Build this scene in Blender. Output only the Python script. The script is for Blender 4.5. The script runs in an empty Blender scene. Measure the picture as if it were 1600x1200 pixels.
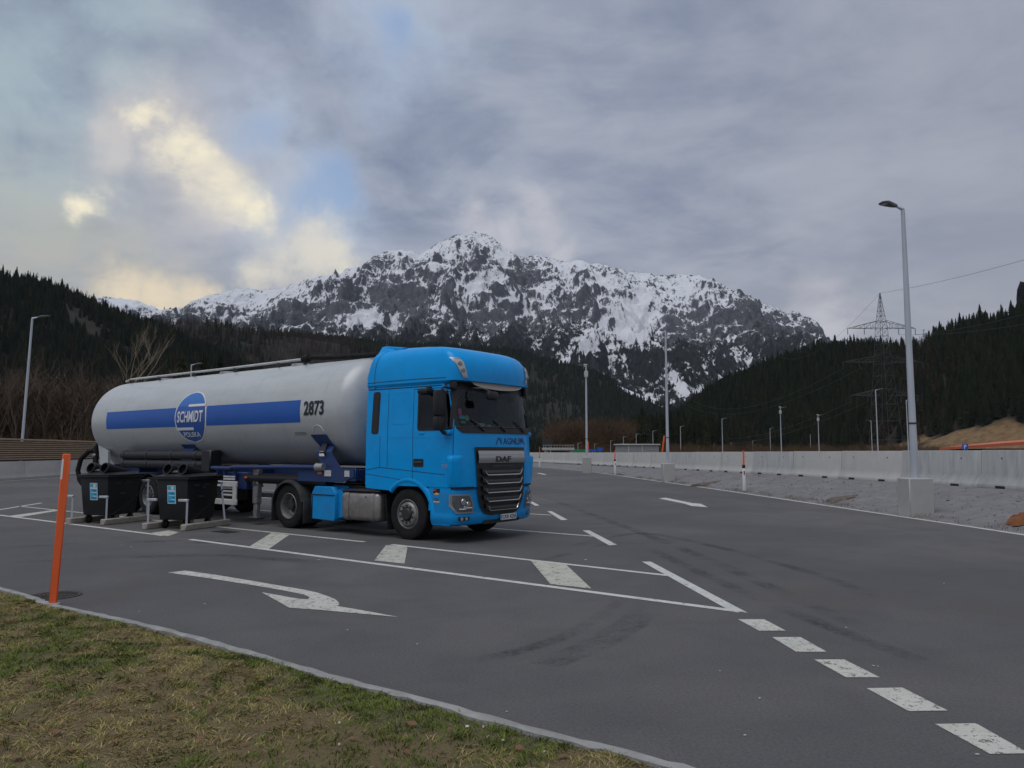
import bpy, bmesh, math, random
import numpy as np
from mathutils import Vector, Matrix

random.seed(7)
RNG = np.random.default_rng(11)
R = math.radians
SC = bpy.context.scene
COL = SC.collection

# ------------------------------------------------------------------ camera
FPX, EYE = 1202.0, 1.75
TILT = math.atan(105 / FPX)
cam_d = bpy.data.cameras.new('camera')
cam = bpy.data.objects.new('camera', cam_d)
COL.objects.link(cam)
cam_d.sensor_width = 36.0
cam_d.lens = 36.0 * FPX / 1600
cam_d.clip_start = 0.1
cam_d.clip_end = 30000
cam.location = (0, 0, EYE)
cam.rotation_euler = (math.pi / 2 + TILT, 0, 0)
SC.camera = cam
_s, _c = math.sin(TILT), math.cos(TILT)


def ray(u, v):
    a, b = (u - 800) / FPX, (600 - v) / FPX
    return Vector((a, _c - b * _s, _s + b * _c))


def G(u, v, z=0.0):
    d = ray(u, v)
    t = (z - EYE) / d.z
    return Vector((d.x * t, d.y * t, z))


def P(u, v, dist):
    d = ray(u, v)
    t = dist / d.y
    return Vector((d.x * t, dist, EYE + d.z * t))


# ------------------------------------------------------------------ light
SUN_EL, SUN_AZ = R(67), R(-140)          # azimuth from +Y towards +X
sun_d = bpy.data.lights.new('sun', 'SUN')
sun = bpy.data.objects.new('sun', sun_d)
COL.objects.link(sun)
sun_d.energy = 1.5
sun_d.angle = R(50)
sun_d.color = (1.0, 0.975, 0.95)
_sv = Vector((math.sin(SUN_AZ) * math.cos(SUN_EL), math.cos(SUN_AZ) * math.cos(SUN_EL), math.sin(SUN_EL)))
sun.rotation_euler = _sv.to_track_quat('Z', 'Y').to_euler()
SC.view_settings.view_transform = 'Standard'
SC.view_settings.look = 'None'
SC.view_settings.exposure = 0.0
SC.view_settings.gamma = 1.0
SC.view_settings.use_curve_mapping = False
SC.cycles.volume_bounces = 1
SC.cycles.max_bounces = 5
SC.cycles.diffuse_bounces = 3
SC.cycles.transparent_max_bounces = 10

# ------------------------------------------------------------------ sky
world = bpy.data.worlds.new('World')
SC.world = world
world.use_nodes = True
wn, wl = world.node_tree.nodes, world.node_tree.links
wn.clear()


def wnode(t, **kw):
    n = wn.new(t)
    for k, v in kw.items():
        setattr(n, k, v)
    return n


def wmath(op, a, b=None, clamp=False):
    n = wnode('ShaderNodeMath', operation=op, use_clamp=clamp)
    for i, x in enumerate((a, b)):
        if x is None:
            continue
        if isinstance(x, (int, float)):
            n.inputs[i].default_value = x
        else:
            wl.new(x, n.inputs[i])
    return n.outputs[0]


def wmix(fac, a, b):
    n = wnode('ShaderNodeMix', data_type='RGBA')
    for sock, x in ((n.inputs[0], fac), (n.inputs[6], a), (n.inputs[7], b)):
        if isinstance(x, (int, float)):
            sock.default_value = x
        elif isinstance(x, tuple):
            sock.default_value = (*x, 1)
        else:
            wl.new(x, sock)
    return n.outputs[2]


def wrange(x, a, b, c=0.0, d=1.0, smooth=True):
    n = wnode('ShaderNodeMapRange', interpolation_type='SMOOTHSTEP' if smooth else 'LINEAR')
    wl.new(x, n.inputs[0])
    for i, q in enumerate((a, b, c, d)):
        n.inputs[1 + i].default_value = q
    return n.outputs[0]


tc = wnode('ShaderNodeTexCoord').outputs['Generated']
sep = wnode('ShaderNodeSeparateXYZ')
wl.new(tc, sep.inputs[0])
zc = wmath('ADD', wmath('MAXIMUM', sep.outputs[2], 0.0), 0.16)
comb = wnode('ShaderNodeCombineXYZ')
wl.new(wmath('DIVIDE', sep.outputs[0], zc), comb.inputs[0])
wl.new(wmath('DIVIDE', sep.outputs[1], zc), comb.inputs[1])


def wnoise(vec, scale, detail=5.0, rough=0.55, dist=0.0):
    n = wnode('ShaderNodeTexNoise')
    n.inputs['Scale'].default_value = scale
    n.inputs['Detail'].default_value = detail
    n.inputs['Roughness'].default_value = rough
    n.inputs['Distortion'].default_value = dist
    wl.new(vec, n.inputs['Vector'])
    return n


n_big = wnoise(comb.outputs[0], 0.55, 4, 0.5, 0.5)
n_mid = wnoise(comb.outputs[0], 1.7, 8, 0.58, 0.6)
n_fin = wnoise(comb.outputs[0], 5.0, 6, 0.6, 0.4)
cl = wmath('ADD', wmath('ADD', wmath('MULTIPLY', n_big.outputs[0], 0.44), wmath('MULTIPLY', n_mid.outputs[0], 0.38)), wmath('MULTIPLY', n_fin.outputs[0], 0.18))
cl = wrange(cl, 0.39, 0.61)
cloud = wmix(cl, (0.195, 0.240, 0.350), (0.415, 0.450, 0.535))
# greyer towards the right, paler and faintly warm low down
cloud = wmix(wrange(sep.outputs[0], -0.1, 0.7, 0.0, 0.55), cloud, (0.345, 0.355, 0.405))
low = wrange(sep.outputs[2], 0.34, 0.05)
cloud = wmix(wmath('MULTIPLY', low, 0.45), cloud, (0.47, 0.465, 0.49))
# ragged direction used for the breaks in the cloud
n_rag = wnoise(tc, 6.0, 8, 0.62, 0.3)
vs = wnode('ShaderNodeVectorMath', operation='SUBTRACT')
wl.new(n_rag.outputs[1], vs.inputs[0])
vs.inputs[1].default_value = (0.5, 0.5, 0.5)
vm = wnode('ShaderNodeVectorMath', operation='SCALE')
wl.new(vs.outputs[0], vm.inputs[0])
vm.inputs['Scale'].default_value = 0.16
va = wnode('ShaderNodeVectorMath', operation='ADD')
wl.new(tc, va.inputs[0])
wl.new(vm.outputs[0], va.inputs[1])
vn = wnode('ShaderNodeVectorMath', operation='NORMALIZE')
wl.new(va.outputs[0], vn.inputs[0])


def spot(u, v, deg):
    d = ray(u, v).normalized()
    n = wnode('ShaderNodeVectorMath', operation='DOT_PRODUCT')
    wl.new(vn.outputs[0], n.inputs[0])
    n.inputs[1].default_value = d
    e = wmath('MULTIPLY', wmath('SUBTRACT', 1.0, n.outputs['Value']), -2.0 / R(deg) ** 2)
    return wmath('EXPONENT', e)


def union(lst):
    o = lst[0]
    for x in lst[1:]:
        o = wmath('MAXIMUM', o, x)
    return o


n_wsp = wnoise(tc, 8.0, 10, 0.66, 0.5)
wisp = wmath('ADD', wmath('MULTIPLY', wmath('SUBTRACT', n_wsp.outputs[0], 0.5), 1.5), wmath('MULTIPLY', wmath('SUBTRACT', n_fin.outputs[0], 0.5), 0.6))


def breaks(lst, lo, hi, amt):
    return wmath('MULTIPLY', wrange(wmath('MULTIPLY', union(lst), wmath('ADD', wmath('MULTIPLY', wisp, 1.15), 1.0)), lo, hi), amt)


sky = wnode('ShaderNodeTexSky', sky_type='NISHITA', sun_disc=False)
sky.sun_elevation = SUN_EL
sky.sun_rotation = SUN_AZ
sky.air_density = 1.2
sky_col = wnode('ShaderNodeMix', data_type='RGBA', blend_type='MULTIPLY')
sky_col.inputs[0].default_value = 1.0
wl.new(sky.outputs[0], sky_col.inputs[6])
sky_col.inputs[7].default_value = (0.10, 0.10, 0.10, 1)
col = cloud
col = wmix(breaks([spot(20, 150, 7), spot(165, 105, 3.5), spot(190, 15, 4), spot(60, 290, 4)], 0.0, 1.2, 0.8), col, (0.42, 0.52, 0.57))
col = wmix(breaks([spot(60, 395, 6), spot(160, 430, 5.5), spot(260, 455, 4)], 0.0, 1.2, 0.7), col, (0.50, 0.49, 0.41))
col = wmix(breaks([spot(450, 320, 5.5), spot(390, 180, 4.0), spot(520, 340, 3.4), spot(620, 60, 4.6)], 0.0, 1.2, 0.85), col, (0.44, 0.53, 0.68))
blue = breaks([spot(525, 262, 2.7), spot(500, 290, 2.4), spot(545, 300, 1.8), spot(632, 45, 2.4), spot(395, 195, 2.4)], 0.25, 1.15, 0.8)
col = wmix(blue, col, wmix(0.5, sky_col.outputs[2], (0.36, 0.52, 0.84)))
col = wmix(breaks([spot(470, 405, 3.4), spot(505, 385, 2.6), spot(425, 430, 2.2), spot(535, 412, 1.7)], 0.1, 1.2, 0.8), col, (0.82, 0.76, 0.63))
col = wmix(breaks([spot(250, 472, 2.8), spot(185, 466, 2.6), spot(305, 474, 2.2)], 0.12, 1.2, 0.8), col, (0.92, 0.77, 0.55))
col = wmix(breaks([spot(745, 352, 2.0), spot(780, 355, 1.8), spot(865, 396, 2.2), spot(840, 335, 2.6), spot(1295, 520, 3.2)], 0.1, 1.3, 0.6), col, (0.66, 0.64, 0.67))
col = wmix(breaks([spot(212, 192, 2.8), spot(262, 220, 3.0), spot(185, 212, 2.4), spot(330, 285, 4.0)], 0.0, 1.2, 0.75), col, (0.66, 0.62, 0.60))
col = wmix(wmath('MULTIPLY', union([spot(325, 258, 5.5), spot(385, 300, 4.5)]), 0.28), col, (0.62, 0.60, 0.58))
gold = breaks([spot(285, 232, 2.3), spot(318, 252, 2.6), spot(352, 275, 2.8), spot(382, 300, 2.6), spot(405, 320, 2.1), spot(138, 304, 1.7), spot(213, 192, 1.4)], 0.28, 1.45, 1.0)
col = wmix(gold, col, (1.0, 0.91, 0.68))
bg = wnode('ShaderNodeBackground')
bg.inputs['Strength'].default_value = 1.0
wl.new(col, bg.inputs[0])
wo = wnode('ShaderNodeOutputWorld')
wl.new(bg.outputs[0], wo.inputs[0])


# ------------------------------------------------------------------ object helpers
def tag(o, label=None, cat=None, group=None, kind=None):
    if label: o['label'] = label
    if cat: o['category'] = cat
    if group: o['group'] = group
    if kind: o['kind'] = kind
    return o


def thing(name, label, cat, loc=(0, 0, 0), rotz=0.0, group=None):
    o = bpy.data.objects.new(name, None)
    o.empty_display_size = 0.2
    COL.objects.link(o)
    o.location = loc
    o.rotation_euler = (0, 0, rotz)
    return tag(o, label, cat, group)


def link_mesh(name, me, parent=None):
    o = bpy.data.objects.new(name, me)
    COL.objects.link(o)
    if parent is not None:
        o.parent = parent
    return o


def copy_tree(o, parent=None):
    c = o.copy()
    COL.objects.link(c)
    c.parent = parent
    for ch in list(o.children):
        copy_tree(ch, c)
    return c


class MB:
    """collects shapes in one bmesh"""

    def __init__(self):
        self.bm = bmesh.new()

    def _faces(self, pts, faces, mi=0):
        vs = [self.bm.verts.new(p) for p in pts]
        out = []
        for f in faces:
            try:
                fc = self.bm.faces.new([vs[i] for i in f])
                fc.material_index = mi
                out.append(fc)
            except ValueError:
                pass
        return vs, out

    def box(self, c, s, bev=0.0, M=None, mi=0, seg=1):
        x, y, z = s[0] / 2, s[1] / 2, s[2] / 2
        pts = [Vector((i * x, j * y, k * z)) for i in (-1, 1) for j in (-1, 1) for k in (-1, 1)]
        if M is not None:
            pts = [M @ p for p in pts]
        pts = [p + Vector(c) for p in pts]
        vs, fs = self._faces(pts, [(0, 1, 3, 2), (4, 6, 7, 5), (0, 4, 5, 1), (2, 3, 7, 6), (0, 2, 6, 4), (1, 5, 7, 3)], mi)
        if bev > 0:
            es = list({e for f in fs for e in f.edges})
            r = bmesh.ops.bevel(self.bm, geom=es, offset=bev, segments=seg, profile=0.5, affect='EDGES')
            for f in r['faces']:
                f.material_index = mi
        return self

    def frustum(self, c, s0, s1, h, off=(0, 0), bev=0.0, mi=0):
        pts = []
        for (sx, sy), z, (ox, oy) in ((s0, 0, (0, 0)), (s1, h, off)):
            for i, j in ((-1, -1), (1, -1), (1, 1), (-1, 1)):
                pts.append(Vector(c) + Vector((i * sx / 2 + ox, j * sy / 2 + oy, z)))
        vs, fs = self._faces(pts, [(3, 2, 1, 0), (4, 5, 6, 7), (0, 1, 5, 4), (1, 2, 6, 5), (2, 3, 7, 6), (3, 0, 4, 7)], mi)
        if bev > 0:
            es = list({e for f in fs for e in f.edges})
            bmesh.ops.bevel(self.bm, geom=es, offset=bev, segments=2, profile=0.5, affect='EDGES')
        return self

    def cyl(self, p0, p1, r0, r1=None, seg=12, caps=True, mi=0):
        return self.tube([p0, p1], [r0, r0 if r1 is None else r1], seg, caps, mi)

    def tube(self, path, r, seg=8, caps=True, mi=0):
        path = [Vector(p) for p in path]
        n = len(path)
        rs = r if isinstance(r, (list, tuple)) else [r] * n
        rings = []
        up = None
        for i, p in enumerate(path):
            t = (path[min(i + 1, n - 1)] - path[max(i - 1, 0)])
            if t.length < 1e-9:
                t = Vector((0, 0, 1))
            t.normalize()
            if up is None:
                up = Vector((0, 0, 1)) if abs(t.z) < 0.9 else Vector((1, 0, 0))
            a = t.cross(up)
            if a.length < 1e-6:
                a = t.cross(Vector((0, 1, 0)))
            a.normalize()
            b = a.cross(t).normalized()
            up = b
            rings.append([self.bm.verts.new(p + (a * math.cos(2 * math.pi * k / seg) + b * math.sin(2 * math.pi * k / seg)) * rs[i]) for k in range(seg)])
        for i in range(n - 1):
            for k in range(seg):
                f = self.bm.faces.new((rings[i][k], rings[i][(k + 1) % seg], rings[i + 1][(k + 1) % seg], rings[i + 1][k]))
                f.material_index = mi
        if caps:
            for ring in (list(reversed(rings[0])), rings[-1]):
                f = self.bm.faces.new(ring)
                f.material_index = mi
        return self

    def lathe(self, prof, seg=24, M=None, mi=0, closed=False):
        """prof: (axial, radius); axis = local Y"""
        rings = []
        for (a, r) in prof:
            ring = []
            for k in range(seg):
                an = 2 * math.pi * k / seg
                p = Vector((r * math.cos(an), a, r * math.sin(an)))
                if M is not None:
                    p = M @ p
                ring.append(self.bm.verts.new(p))
            rings.append(ring)
        m = len(rings)
        for i in range(m if closed else m - 1):
            A, B = rings[i], rings[(i + 1) % m]
            for k in range(seg):
                f = self.bm.faces.new((A[k], A[(k + 1) % seg], B[(k + 1) % seg], B[k]))
                f.material_index = mi
        return self

    def prism(self, poly, lo, hi, axis='y', mi=0, bev=0.0):
        """poly in the two other axes in order (x,z) for y, (x,y) for z, (y,z) for x"""
        def mk(p, t):
            if axis == 'y': return Vector((p[0], t, p[1]))
            if axis == 'z': return Vector((p[0], p[1], t))
            return Vector((t, p[0], p[1]))
        n = len(poly)
        pts = [mk(p, lo) for p in poly] + [mk(p, hi) for p in poly]
        faces = [tuple(range(n)), tuple(reversed(range(n, 2 * n)))]
        faces += [(i, n + i, n + (i + 1) % n, (i + 1) % n) for i in range(n)]
        vs, fs = self._faces(pts, faces, mi)
        if bev > 0:
            es = list({e for f in fs for e in f.edges})
            bmesh.ops.bevel(self.bm, geom=es, offset=bev, segments=1, profile=0.5, affect='EDGES')
        return self

    def grid(self, fn, us, vs, mi=0, skip=None):
        V = [[self.bm.verts.new(fn(u, v)) for u in us] for v in vs]
        for j in range(len(vs) - 1):
            for i in range(len(us) - 1):
                if skip and skip(i, j):
                    continue
                f = self.bm.faces.new((V[j][i], V[j][i + 1], V[j + 1][i + 1], V[j + 1][i]))
                f.material_index = mi
        return self

    def rrgrid(self, fn, a0, a1, b0, b1, r=0.05, nu=8, nv=4, mi=0):
        bs = sorted({b0, b0 + .15 * r, b0 + .5 * r, b0 + r, b1 - r, b1 - .5 * r, b1 - .15 * r, b1} | {b0 + (b1 - b0) * k / nv for k in range(1, nv)})
        rows = []
        for b in bs:
            d = min(b - b0, b1 - b)
            ins = 0.0 if d >= r else r - math.sqrt(max(0, r * r - (r - d) ** 2))
            rows.append([self.bm.verts.new(fn(a0 + ins + (a1 - a0 - 2 * ins) * k / nu, b)) for k in range(nu + 1)])
        for A, B in zip(rows, rows[1:]):
            for k in range(nu):
                f = self.bm.faces.new((A[k], A[k + 1], B[k + 1], B[k]))
                f.material_index = mi
        return self

    def rring(self, fn, outer, inner, mi=0, k=5, ne=10):
        def outl(a0, a1, b0, b1, r):
            pts = []
            for cx, cy, t0 in ((a1 - r, b1 - r, 0), (a0 + r, b1 - r, 90), (a0 + r, b0 + r, 180), (a1 - r, b0 + r, 270)):
                for q in range(k + 1):
                    t = R(t0 + 90 * q / k)
                    pts.append((cx + r * math.cos(t), cy + r * math.sin(t)))
            res = []
            n = len(pts)
            for i, p in enumerate(pts):
                res.append(p)
                if i % (k + 1) == k:
                    q = pts[(i + 1) % n]
                    for e in range(1, ne):
                        res.append((p[0] + (q[0] - p[0]) * e / ne, p[1] + (q[1] - p[1]) * e / ne))
            return res
        A = [self.bm.verts.new(fn(*p)) for p in outl(*outer)]
        B = [self.bm.verts.new(fn(*p)) for p in outl(*inner)]
        n = len(A)
        for i in range(n):
            f = self.bm.faces.new((A[i], A[(i + 1) % n], B[(i + 1) % n], B[i]))
            f.material_index = mi
        return self

    def poly(self, pts, mi=0):
        f = self.bm.faces.new([self.bm.verts.new(p) for p in pts])
        f.material_index = mi
        return self

    def raw(self, verts, faces, mi=0):
        self._faces([Vector(v) for v in verts], faces, mi)
        return self

    def mesh(self, name, mats, shift=None, smooth=40, recalc=True):
        bm = self.bm
        if recalc:
            bmesh.ops.recalc_face_normals(bm, faces=bm.faces)
        if shift is not None:
            bmesh.ops.translate(bm, verts=bm.verts, vec=Vector(shift))
        me = bpy.data.meshes.new(name)
        bm.to_mesh(me)
        bm.free()
        for m in (mats if isinstance(mats, (list, tuple)) else [mats]):
            me.materials.append(m)
        if smooth:
            me.polygons.foreach_set('use_smooth', [True] * len(me.polygons))
            me.set_sharp_from_angle(angle=R(smooth))
        return me

    def build(self, name, mats, parent=None, shift=None, smooth=40, recalc=True):
        return link_mesh(name, self.mesh(name, mats, shift, smooth, recalc), parent)


def np_mesh(name, verts, faces, mat, smooth=False):
    """verts (N,3), faces (M,k) numpy"""
    me = bpy.data.meshes.new(name)
    verts = np.asarray(verts, np.float32)
    faces = np.asarray(faces, np.int32)
    k = faces.shape[1]
    me.vertices.add(len(verts))
    me.vertices.foreach_set('co', verts.ravel())
    me.loops.add(faces.size)
    me.loops.foreach_set('vertex_index', faces.ravel())
    me.polygons.add(len(faces))
    me.polygons.foreach_set('loop_start', np.arange(0, faces.size, k, dtype=np.int32))
    me.polygons.foreach_set('use_smooth', np.full(len(faces), smooth))
    me.update(calc_edges=True)
    me.materials.append(mat)
    return me


def grid_faces(nu, nv):
    i, j = np.meshgrid(np.arange(nu - 1), np.arange(nv - 1))
    a = (j * nu + i).ravel()
    return np.stack([a, a + 1, a + nu + 1, a + nu], 1)


_text_cache = {}


def text_geo(s, size=1.0, bold=0.0, shear=0.0, ex=0.0):
    cu = bpy.data.curves.new('lettering', 'FONT')
    cu.body = s
    cu.size = size
    cu.offset = bold
    cu.shear = shear
    cu.extrude = ex
    cu.align_x = 'CENTER'
    cu.align_y = 'CENTER'
    cu.resolution_u = 3
    ob = bpy.data.objects.new('lettering', cu)
    COL.objects.link(ob)
    dg = bpy.context.evaluated_depsgraph_get()
    me = bpy.data.meshes.new_from_object(ob.evaluated_get(dg))
    vs = [v.co.copy() for v in me.vertices]
    fs = [tuple(p.vertices) for p in me.polygons]
    bpy.data.objects.remove(ob)
    bpy.data.curves.remove(cu)
    bpy.data.meshes.remove(me)
    xs = [v.x for v in vs]; ys = [v.y for v in vs]
    cx, cy = (min(xs) + max(xs)) / 2, (min(ys) + max(ys)) / 2
    w, h = max(xs) - min(xs), max(ys) - min(ys)
    return [((v.x - cx) / w, (v.y - cy) / h) for v in vs], fs   # unit box, centred


# ------------------------------------------------------------------ materials
MATS = {}


def mat(name, col, rough=0.6, metal=0.0, var=0.0, vscale=4.0, bump=0.0, bscale=60.0, coat=0.0, dirt=None, spec=0.5, stretch=None):
    """principled + procedural variation; dirt = (colour, amount, scale)"""
    m = bpy.data.materials.new(name)
    m.use_nodes = True
    nt = m.node_tree
    b = nt.nodes['Principled BSDF']
    b.inputs['Base Color'].default_value = (*col, 1)
    b.inputs['Roughness'].default_value = rough
    b.inputs['Metallic'].default_value = metal
    b.inputs['Coat Weight'].default_value = coat
    b.inputs['Coat Roughness'].default_value = 0.08
    b.inputs['Specular IOR Level'].default_value = spec
    tcn = nt.nodes.new('ShaderNodeTexCoord')
    vec = tcn.outputs['Object']
    if stretch:
        mp = nt.nodes.new('ShaderNodeMapping')
        mp.inputs['Scale'].default_value = stretch
        nt.links.new(vec, mp.inputs[0])
        vec = mp.outputs[0]
    src = None
    if var > 0:
        n = nt.nodes.new('ShaderNodeTexNoise')
        n.inputs['Scale'].default_value = vscale
        n.inputs['Detail'].default_value = 6
        n.inputs['Roughness'].default_value = 0.62
        nt.links.new(vec, n.inputs['Vector'])
        mr = nt.nodes.new('ShaderNodeMapRange')
        nt.links.new(n.outputs[0], mr.inputs[0])
        mr.inputs[1].default_value = 0.25
        mr.inputs[2].default_value = 0.75
        mr.inputs[3].default_value = 1 - var
        mr.inputs[4].default_value = 1 + var
        mx = nt.nodes.new('ShaderNodeMix')
        mx.data_type = 'RGBA'
        mx.blend_type = 'MULTIPLY'
        mx.inputs[0].default_value = 1
        mx.inputs[6].default_value = (*col, 1)
        nt.links.new(mr.outputs[0], mx.inputs[7])
        src = mx.outputs[2]
    if dirt:
        n = nt.nodes.new('ShaderNodeTexNoise')
        n.inputs['Scale'].default_value = dirt[2]
        n.inputs['Detail'].default_value = 8
        n.inputs['Roughness'].default_value = 0.7
        nt.links.new(vec, n.inputs['Vector'])
        mr = nt.nodes.new('ShaderNodeMapRange')
        nt.links.new(n.outputs[0], mr.inputs[0])
        mr.inputs[1].default_value = 0.42
        mr.inputs[2].default_value = 0.72
        mr.inputs[4].default_value = dirt[1]
        mx = nt.nodes.new('ShaderNodeMix')
        mx.data_type = 'RGBA'
        nt.links.new(mr.outputs[0], mx.inputs[0])
        if src is not None:
            nt.links.new(src, mx.inputs[6])
        else:
            mx.inputs[6].default_value = (*col, 1)
        mx.inputs[7].default_value = (*dirt[0], 1)
        src = mx.outputs[2]
    if src is not None:
        nt.links.new(src, b.inputs['Base Color'])
    if bump > 0:
        n = nt.nodes.new('ShaderNodeTexNoise')
        n.inputs['Scale'].default_value = bscale
        n.inputs['Detail'].default_value = 5
        nt.links.new(vec, n.inputs['Vector'])
        bp = nt.nodes.new('ShaderNodeBump')
        bp.inputs['Strength'].default_value = bump
        bp.inputs['Distance'].default_value = 0.02
        nt.links.new(n.outputs[0], bp.inputs['Height'])
        nt.links.new(bp.outputs[0], b.inputs['Normal'])
    MATS[name] = m
    return m


class NT:
    """tiny node helper for the custom materials"""

    def __init__(self, name):
        self.m = bpy.data.materials.new(name)
        self.m.use_nodes = True
        self.nt = self.m.node_tree
        self.b = self.nt.nodes['Principled BSDF']
        self.out = self.nt.nodes['Material Output']
        MATS[name] = self.m

    def n(self, t, **kw):
        x = self.nt.nodes.new(t)
        for k, v in kw.items():
            setattr(x, k, v)
        return x

    def put(self, sock, x):
        if isinstance(x, (int, float)):
            sock.default_value = x
        elif isinstance(x, tuple):
            sock.default_value = (*x, 1) if len(x) == 3 and sock.type == 'RGBA' else x
        else:
            self.nt.links.new(x, sock)

    def noise(self, vec, scale, detail=5, rough=0.6, dist=0.0):
        x = self.n('ShaderNodeTexNoise')
        self.put(x.inputs['Vector'], vec)
        x.inputs['Scale'].default_value = scale
        x.inputs['Detail'].default_value = detail
        x.inputs['Roughness'].default_value = rough
        x.inputs['Distortion'].default_value = dist
        return x.outputs[0]

    def rng(self, x, a, b, c=0.0, d=1.0):
        r = self.n('ShaderNodeMapRange', interpolation_type='SMOOTHSTEP')
        self.put(r.inputs[0], x)
        for i, q in enumerate((a, b, c, d)):
            self.put(r.inputs[1 + i], q)
        return r.outputs[0]

    def math(self, op, a, b=0.0, clamp=False):
        x = self.n('ShaderNodeMath', operation=op, use_clamp=clamp)
        self.put(x.inputs[0], a)
        self.put(x.inputs[1], b)
        return x.outputs[0]

    def mix(self, f, a, b, mode='MIX'):
        x = self.n('ShaderNodeMix', data_type='RGBA', blend_type=mode)
        self.put(x.inputs[0], f)
        self.put(x.inputs[6], a)
        self.put(x.inputs[7], b)
        return x.outputs[2]

    def coord(self, which='Object', scale=None):
        c = self.n('ShaderNodeTexCoord').outputs[which]
        if scale:
            mp = self.n('ShaderNodeMapping')
            mp.inputs['Scale'].default_value = scale
            self.put(mp.inputs[0], c)
            c = mp.outputs[0]
        return c

    def attr(self, name):
        a = self.n('ShaderNodeAttribute')
        a.attribute_name = name
        return a

    def bump(self, h, strength, dist=0.02):
        x = self.n('ShaderNodeBump')
        x.inputs['Strength'].default_value = strength
        x.inputs['Distance'].default_value = dist
        self.put(x.inputs['Height'], h)
        self.put(self.b.inputs['Normal'], x.outputs[0])


# asphalt
k = NT('asphalt')
pos = k.coord('Object')
fine = k.noise(pos, 42, 4, 0.75)
grit = k.noise(pos, 120, 2, 0.6)
big = k.noise(pos, 0.16, 4, 0.55, 0.6)
mid = k.noise(pos, 1.1, 5, 0.6, 0.4)
c1 = k.mix(k.rng(big, 0.35, 0.66), (0.098, 0.095, 0.096), (0.140, 0.133, 0.131))
c1 = k.mix(k.math('MULTIPLY', k.rng(mid, 0.38, 0.75), 0.55), c1, (0.082, 0.079, 0.080))
# rusty brown stains
st = k.math('MULTIPLY', k.rng(k.noise(pos, 0.34, 4, 0.6, 0.8), 0.56, 0.74), k.rng(mid, 0.3, 0.6))
c1 = k.mix(k.math('MULTIPLY', st, 0.5), c1, (0.122, 0.094, 0.074))
c1 = k.mix(k.rng(fine, 0.3, 0.75, 0.0, 0.6), c1, (0.040, 0.040, 0.044))
c1 = k.mix(k.rng(grit, 0.64, 0.74, 0.0, 0.5), c1, (0.30, 0.29, 0.28))
k.put(k.b.inputs['Base Color'], c1)
k.b.inputs['Roughness'].default_value = 0.86
k.b.inputs['Specular IOR Level'].default_value = 0.35
k.bump(k.math('ADD', fine, k.math('MULTIPLY', grit, 0.6)), 0.35, 0.012)


def paint_mat(name, col, wear, scale=9.0):
    k = NT(name)
    pos = k.coord('Object')
    a = k.noise(pos, scale, 8, 0.72, 0.3)
    b = k.noise(pos, 60, 4, 0.7)
    s = k.math('ADD', k.math('MULTIPLY', a, 0.62), k.math('MULTIPLY', b, 0.38))
    gone = k.rng(s, 0.62 - wear * 0.22, 0.66 - wear * 0.16)
    dirt = k.noise(pos, 3.0, 6, 0.65)
    c = k.mix(k.rng(dirt, 0.35, 0.75, 0.0, 0.45), col, tuple(x * 0.55 for x in col))
    k.put(k.b.inputs['Base Color'], c)
    k.b.inputs['Roughness'].default_value = 0.75
    tr = k.n('ShaderNodeBsdfTransparent')
    mx = k.n('ShaderNodeMixShader')
    k.put(mx.inputs[0], gone)
    k.nt.links.new(k.b.outputs[0], mx.inputs[1])
    k.nt.links.new(tr.outputs[0], mx.inputs[2])
    k.nt.links.new(mx.outputs[0], k.out.inputs['Surface'])
    return k.m


paint_mat('road_paint', (0.58, 0.58, 0.54), 0.30)
paint_mat('road_paint_worn', (0.50, 0.49, 0.42), 0.40, 7.0)
paint_mat('road_paint_chipped', (0.53, 0.53, 0.47), 0.40, 14.0)

k = NT('tyre_rubber_trace')
pos = k.coord('Object')
fade = k.math('MULTIPLY', k.rng(k.noise(pos, 0.9, 5, 0.7), 0.38, 0.72), k.rng(k.noise(pos, 14, 4, 0.7), 0.25, 0.7))
edge = k.attr('fade').outputs['Fac']
k.b.inputs['Base Color'].default_value = (0.028, 0.028, 0.031, 1)
k.b.inputs['Roughness'].default_value = 0.7
tr = k.n('ShaderNodeBsdfTransparent')
mx = k.n('ShaderNodeMixShader')
k.put(mx.inputs[0], k.math('MULTIPLY', k.math('MULTIPLY', fade, edge), 0.6))
k.nt.links.new(tr.outputs[0], mx.inputs[1])
k.nt.links.new(k.b.outputs[0], mx.inputs[2])
k.nt.links.new(mx.outputs[0], k.out.inputs['Surface'])

mat('concrete', (0.41, 0.405, 0.385), 0.85, var=0.10, vscale=1.2, bump=0.2, bscale=45, dirt=((0.25, 0.24, 0.22), 0.4, 0.9))
mat('concrete_stained', (0.37, 0.375, 0.37), 0.85, var=0.16, vscale=2.6, bump=0.25, bscale=45, dirt=((0.17, 0.17, 0.165), 0.5, 2.0), stretch=(1.6, 1.6, 0.30))
mat('concrete_warm', (0.36, 0.34, 0.29), 0.9, var=0.2, vscale=6, bump=0.4, bscale=50, dirt=((0.19, 0.17, 0.12), 0.7, 5))
mat('kerb_stone', (0.30, 0.30, 0.29), 0.9, var=0.22, vscale=5, bump=0.5, bscale=40, dirt=((0.15, 0.145, 0.12), 0.6, 3))
mat('gravel_shoulder', (0.185, 0.180, 0.184), 0.95, var=0.25, vscale=2.5, bump=0.6, bscale=30, dirt=((0.11, 0.105, 0.103), 0.6, 0.7))
mat('galvanised', (0.50, 0.54, 0.58), 0.45, 0.35, var=0.12, vscale=3, stretch=(1, 1, 0.3))
mat('lamp_head_grey', (0.09, 0.095, 0.105), 0.5, 0.3)
mat('lamp_lens', (0.4, 0.4, 0.42), 0.25)
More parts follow.
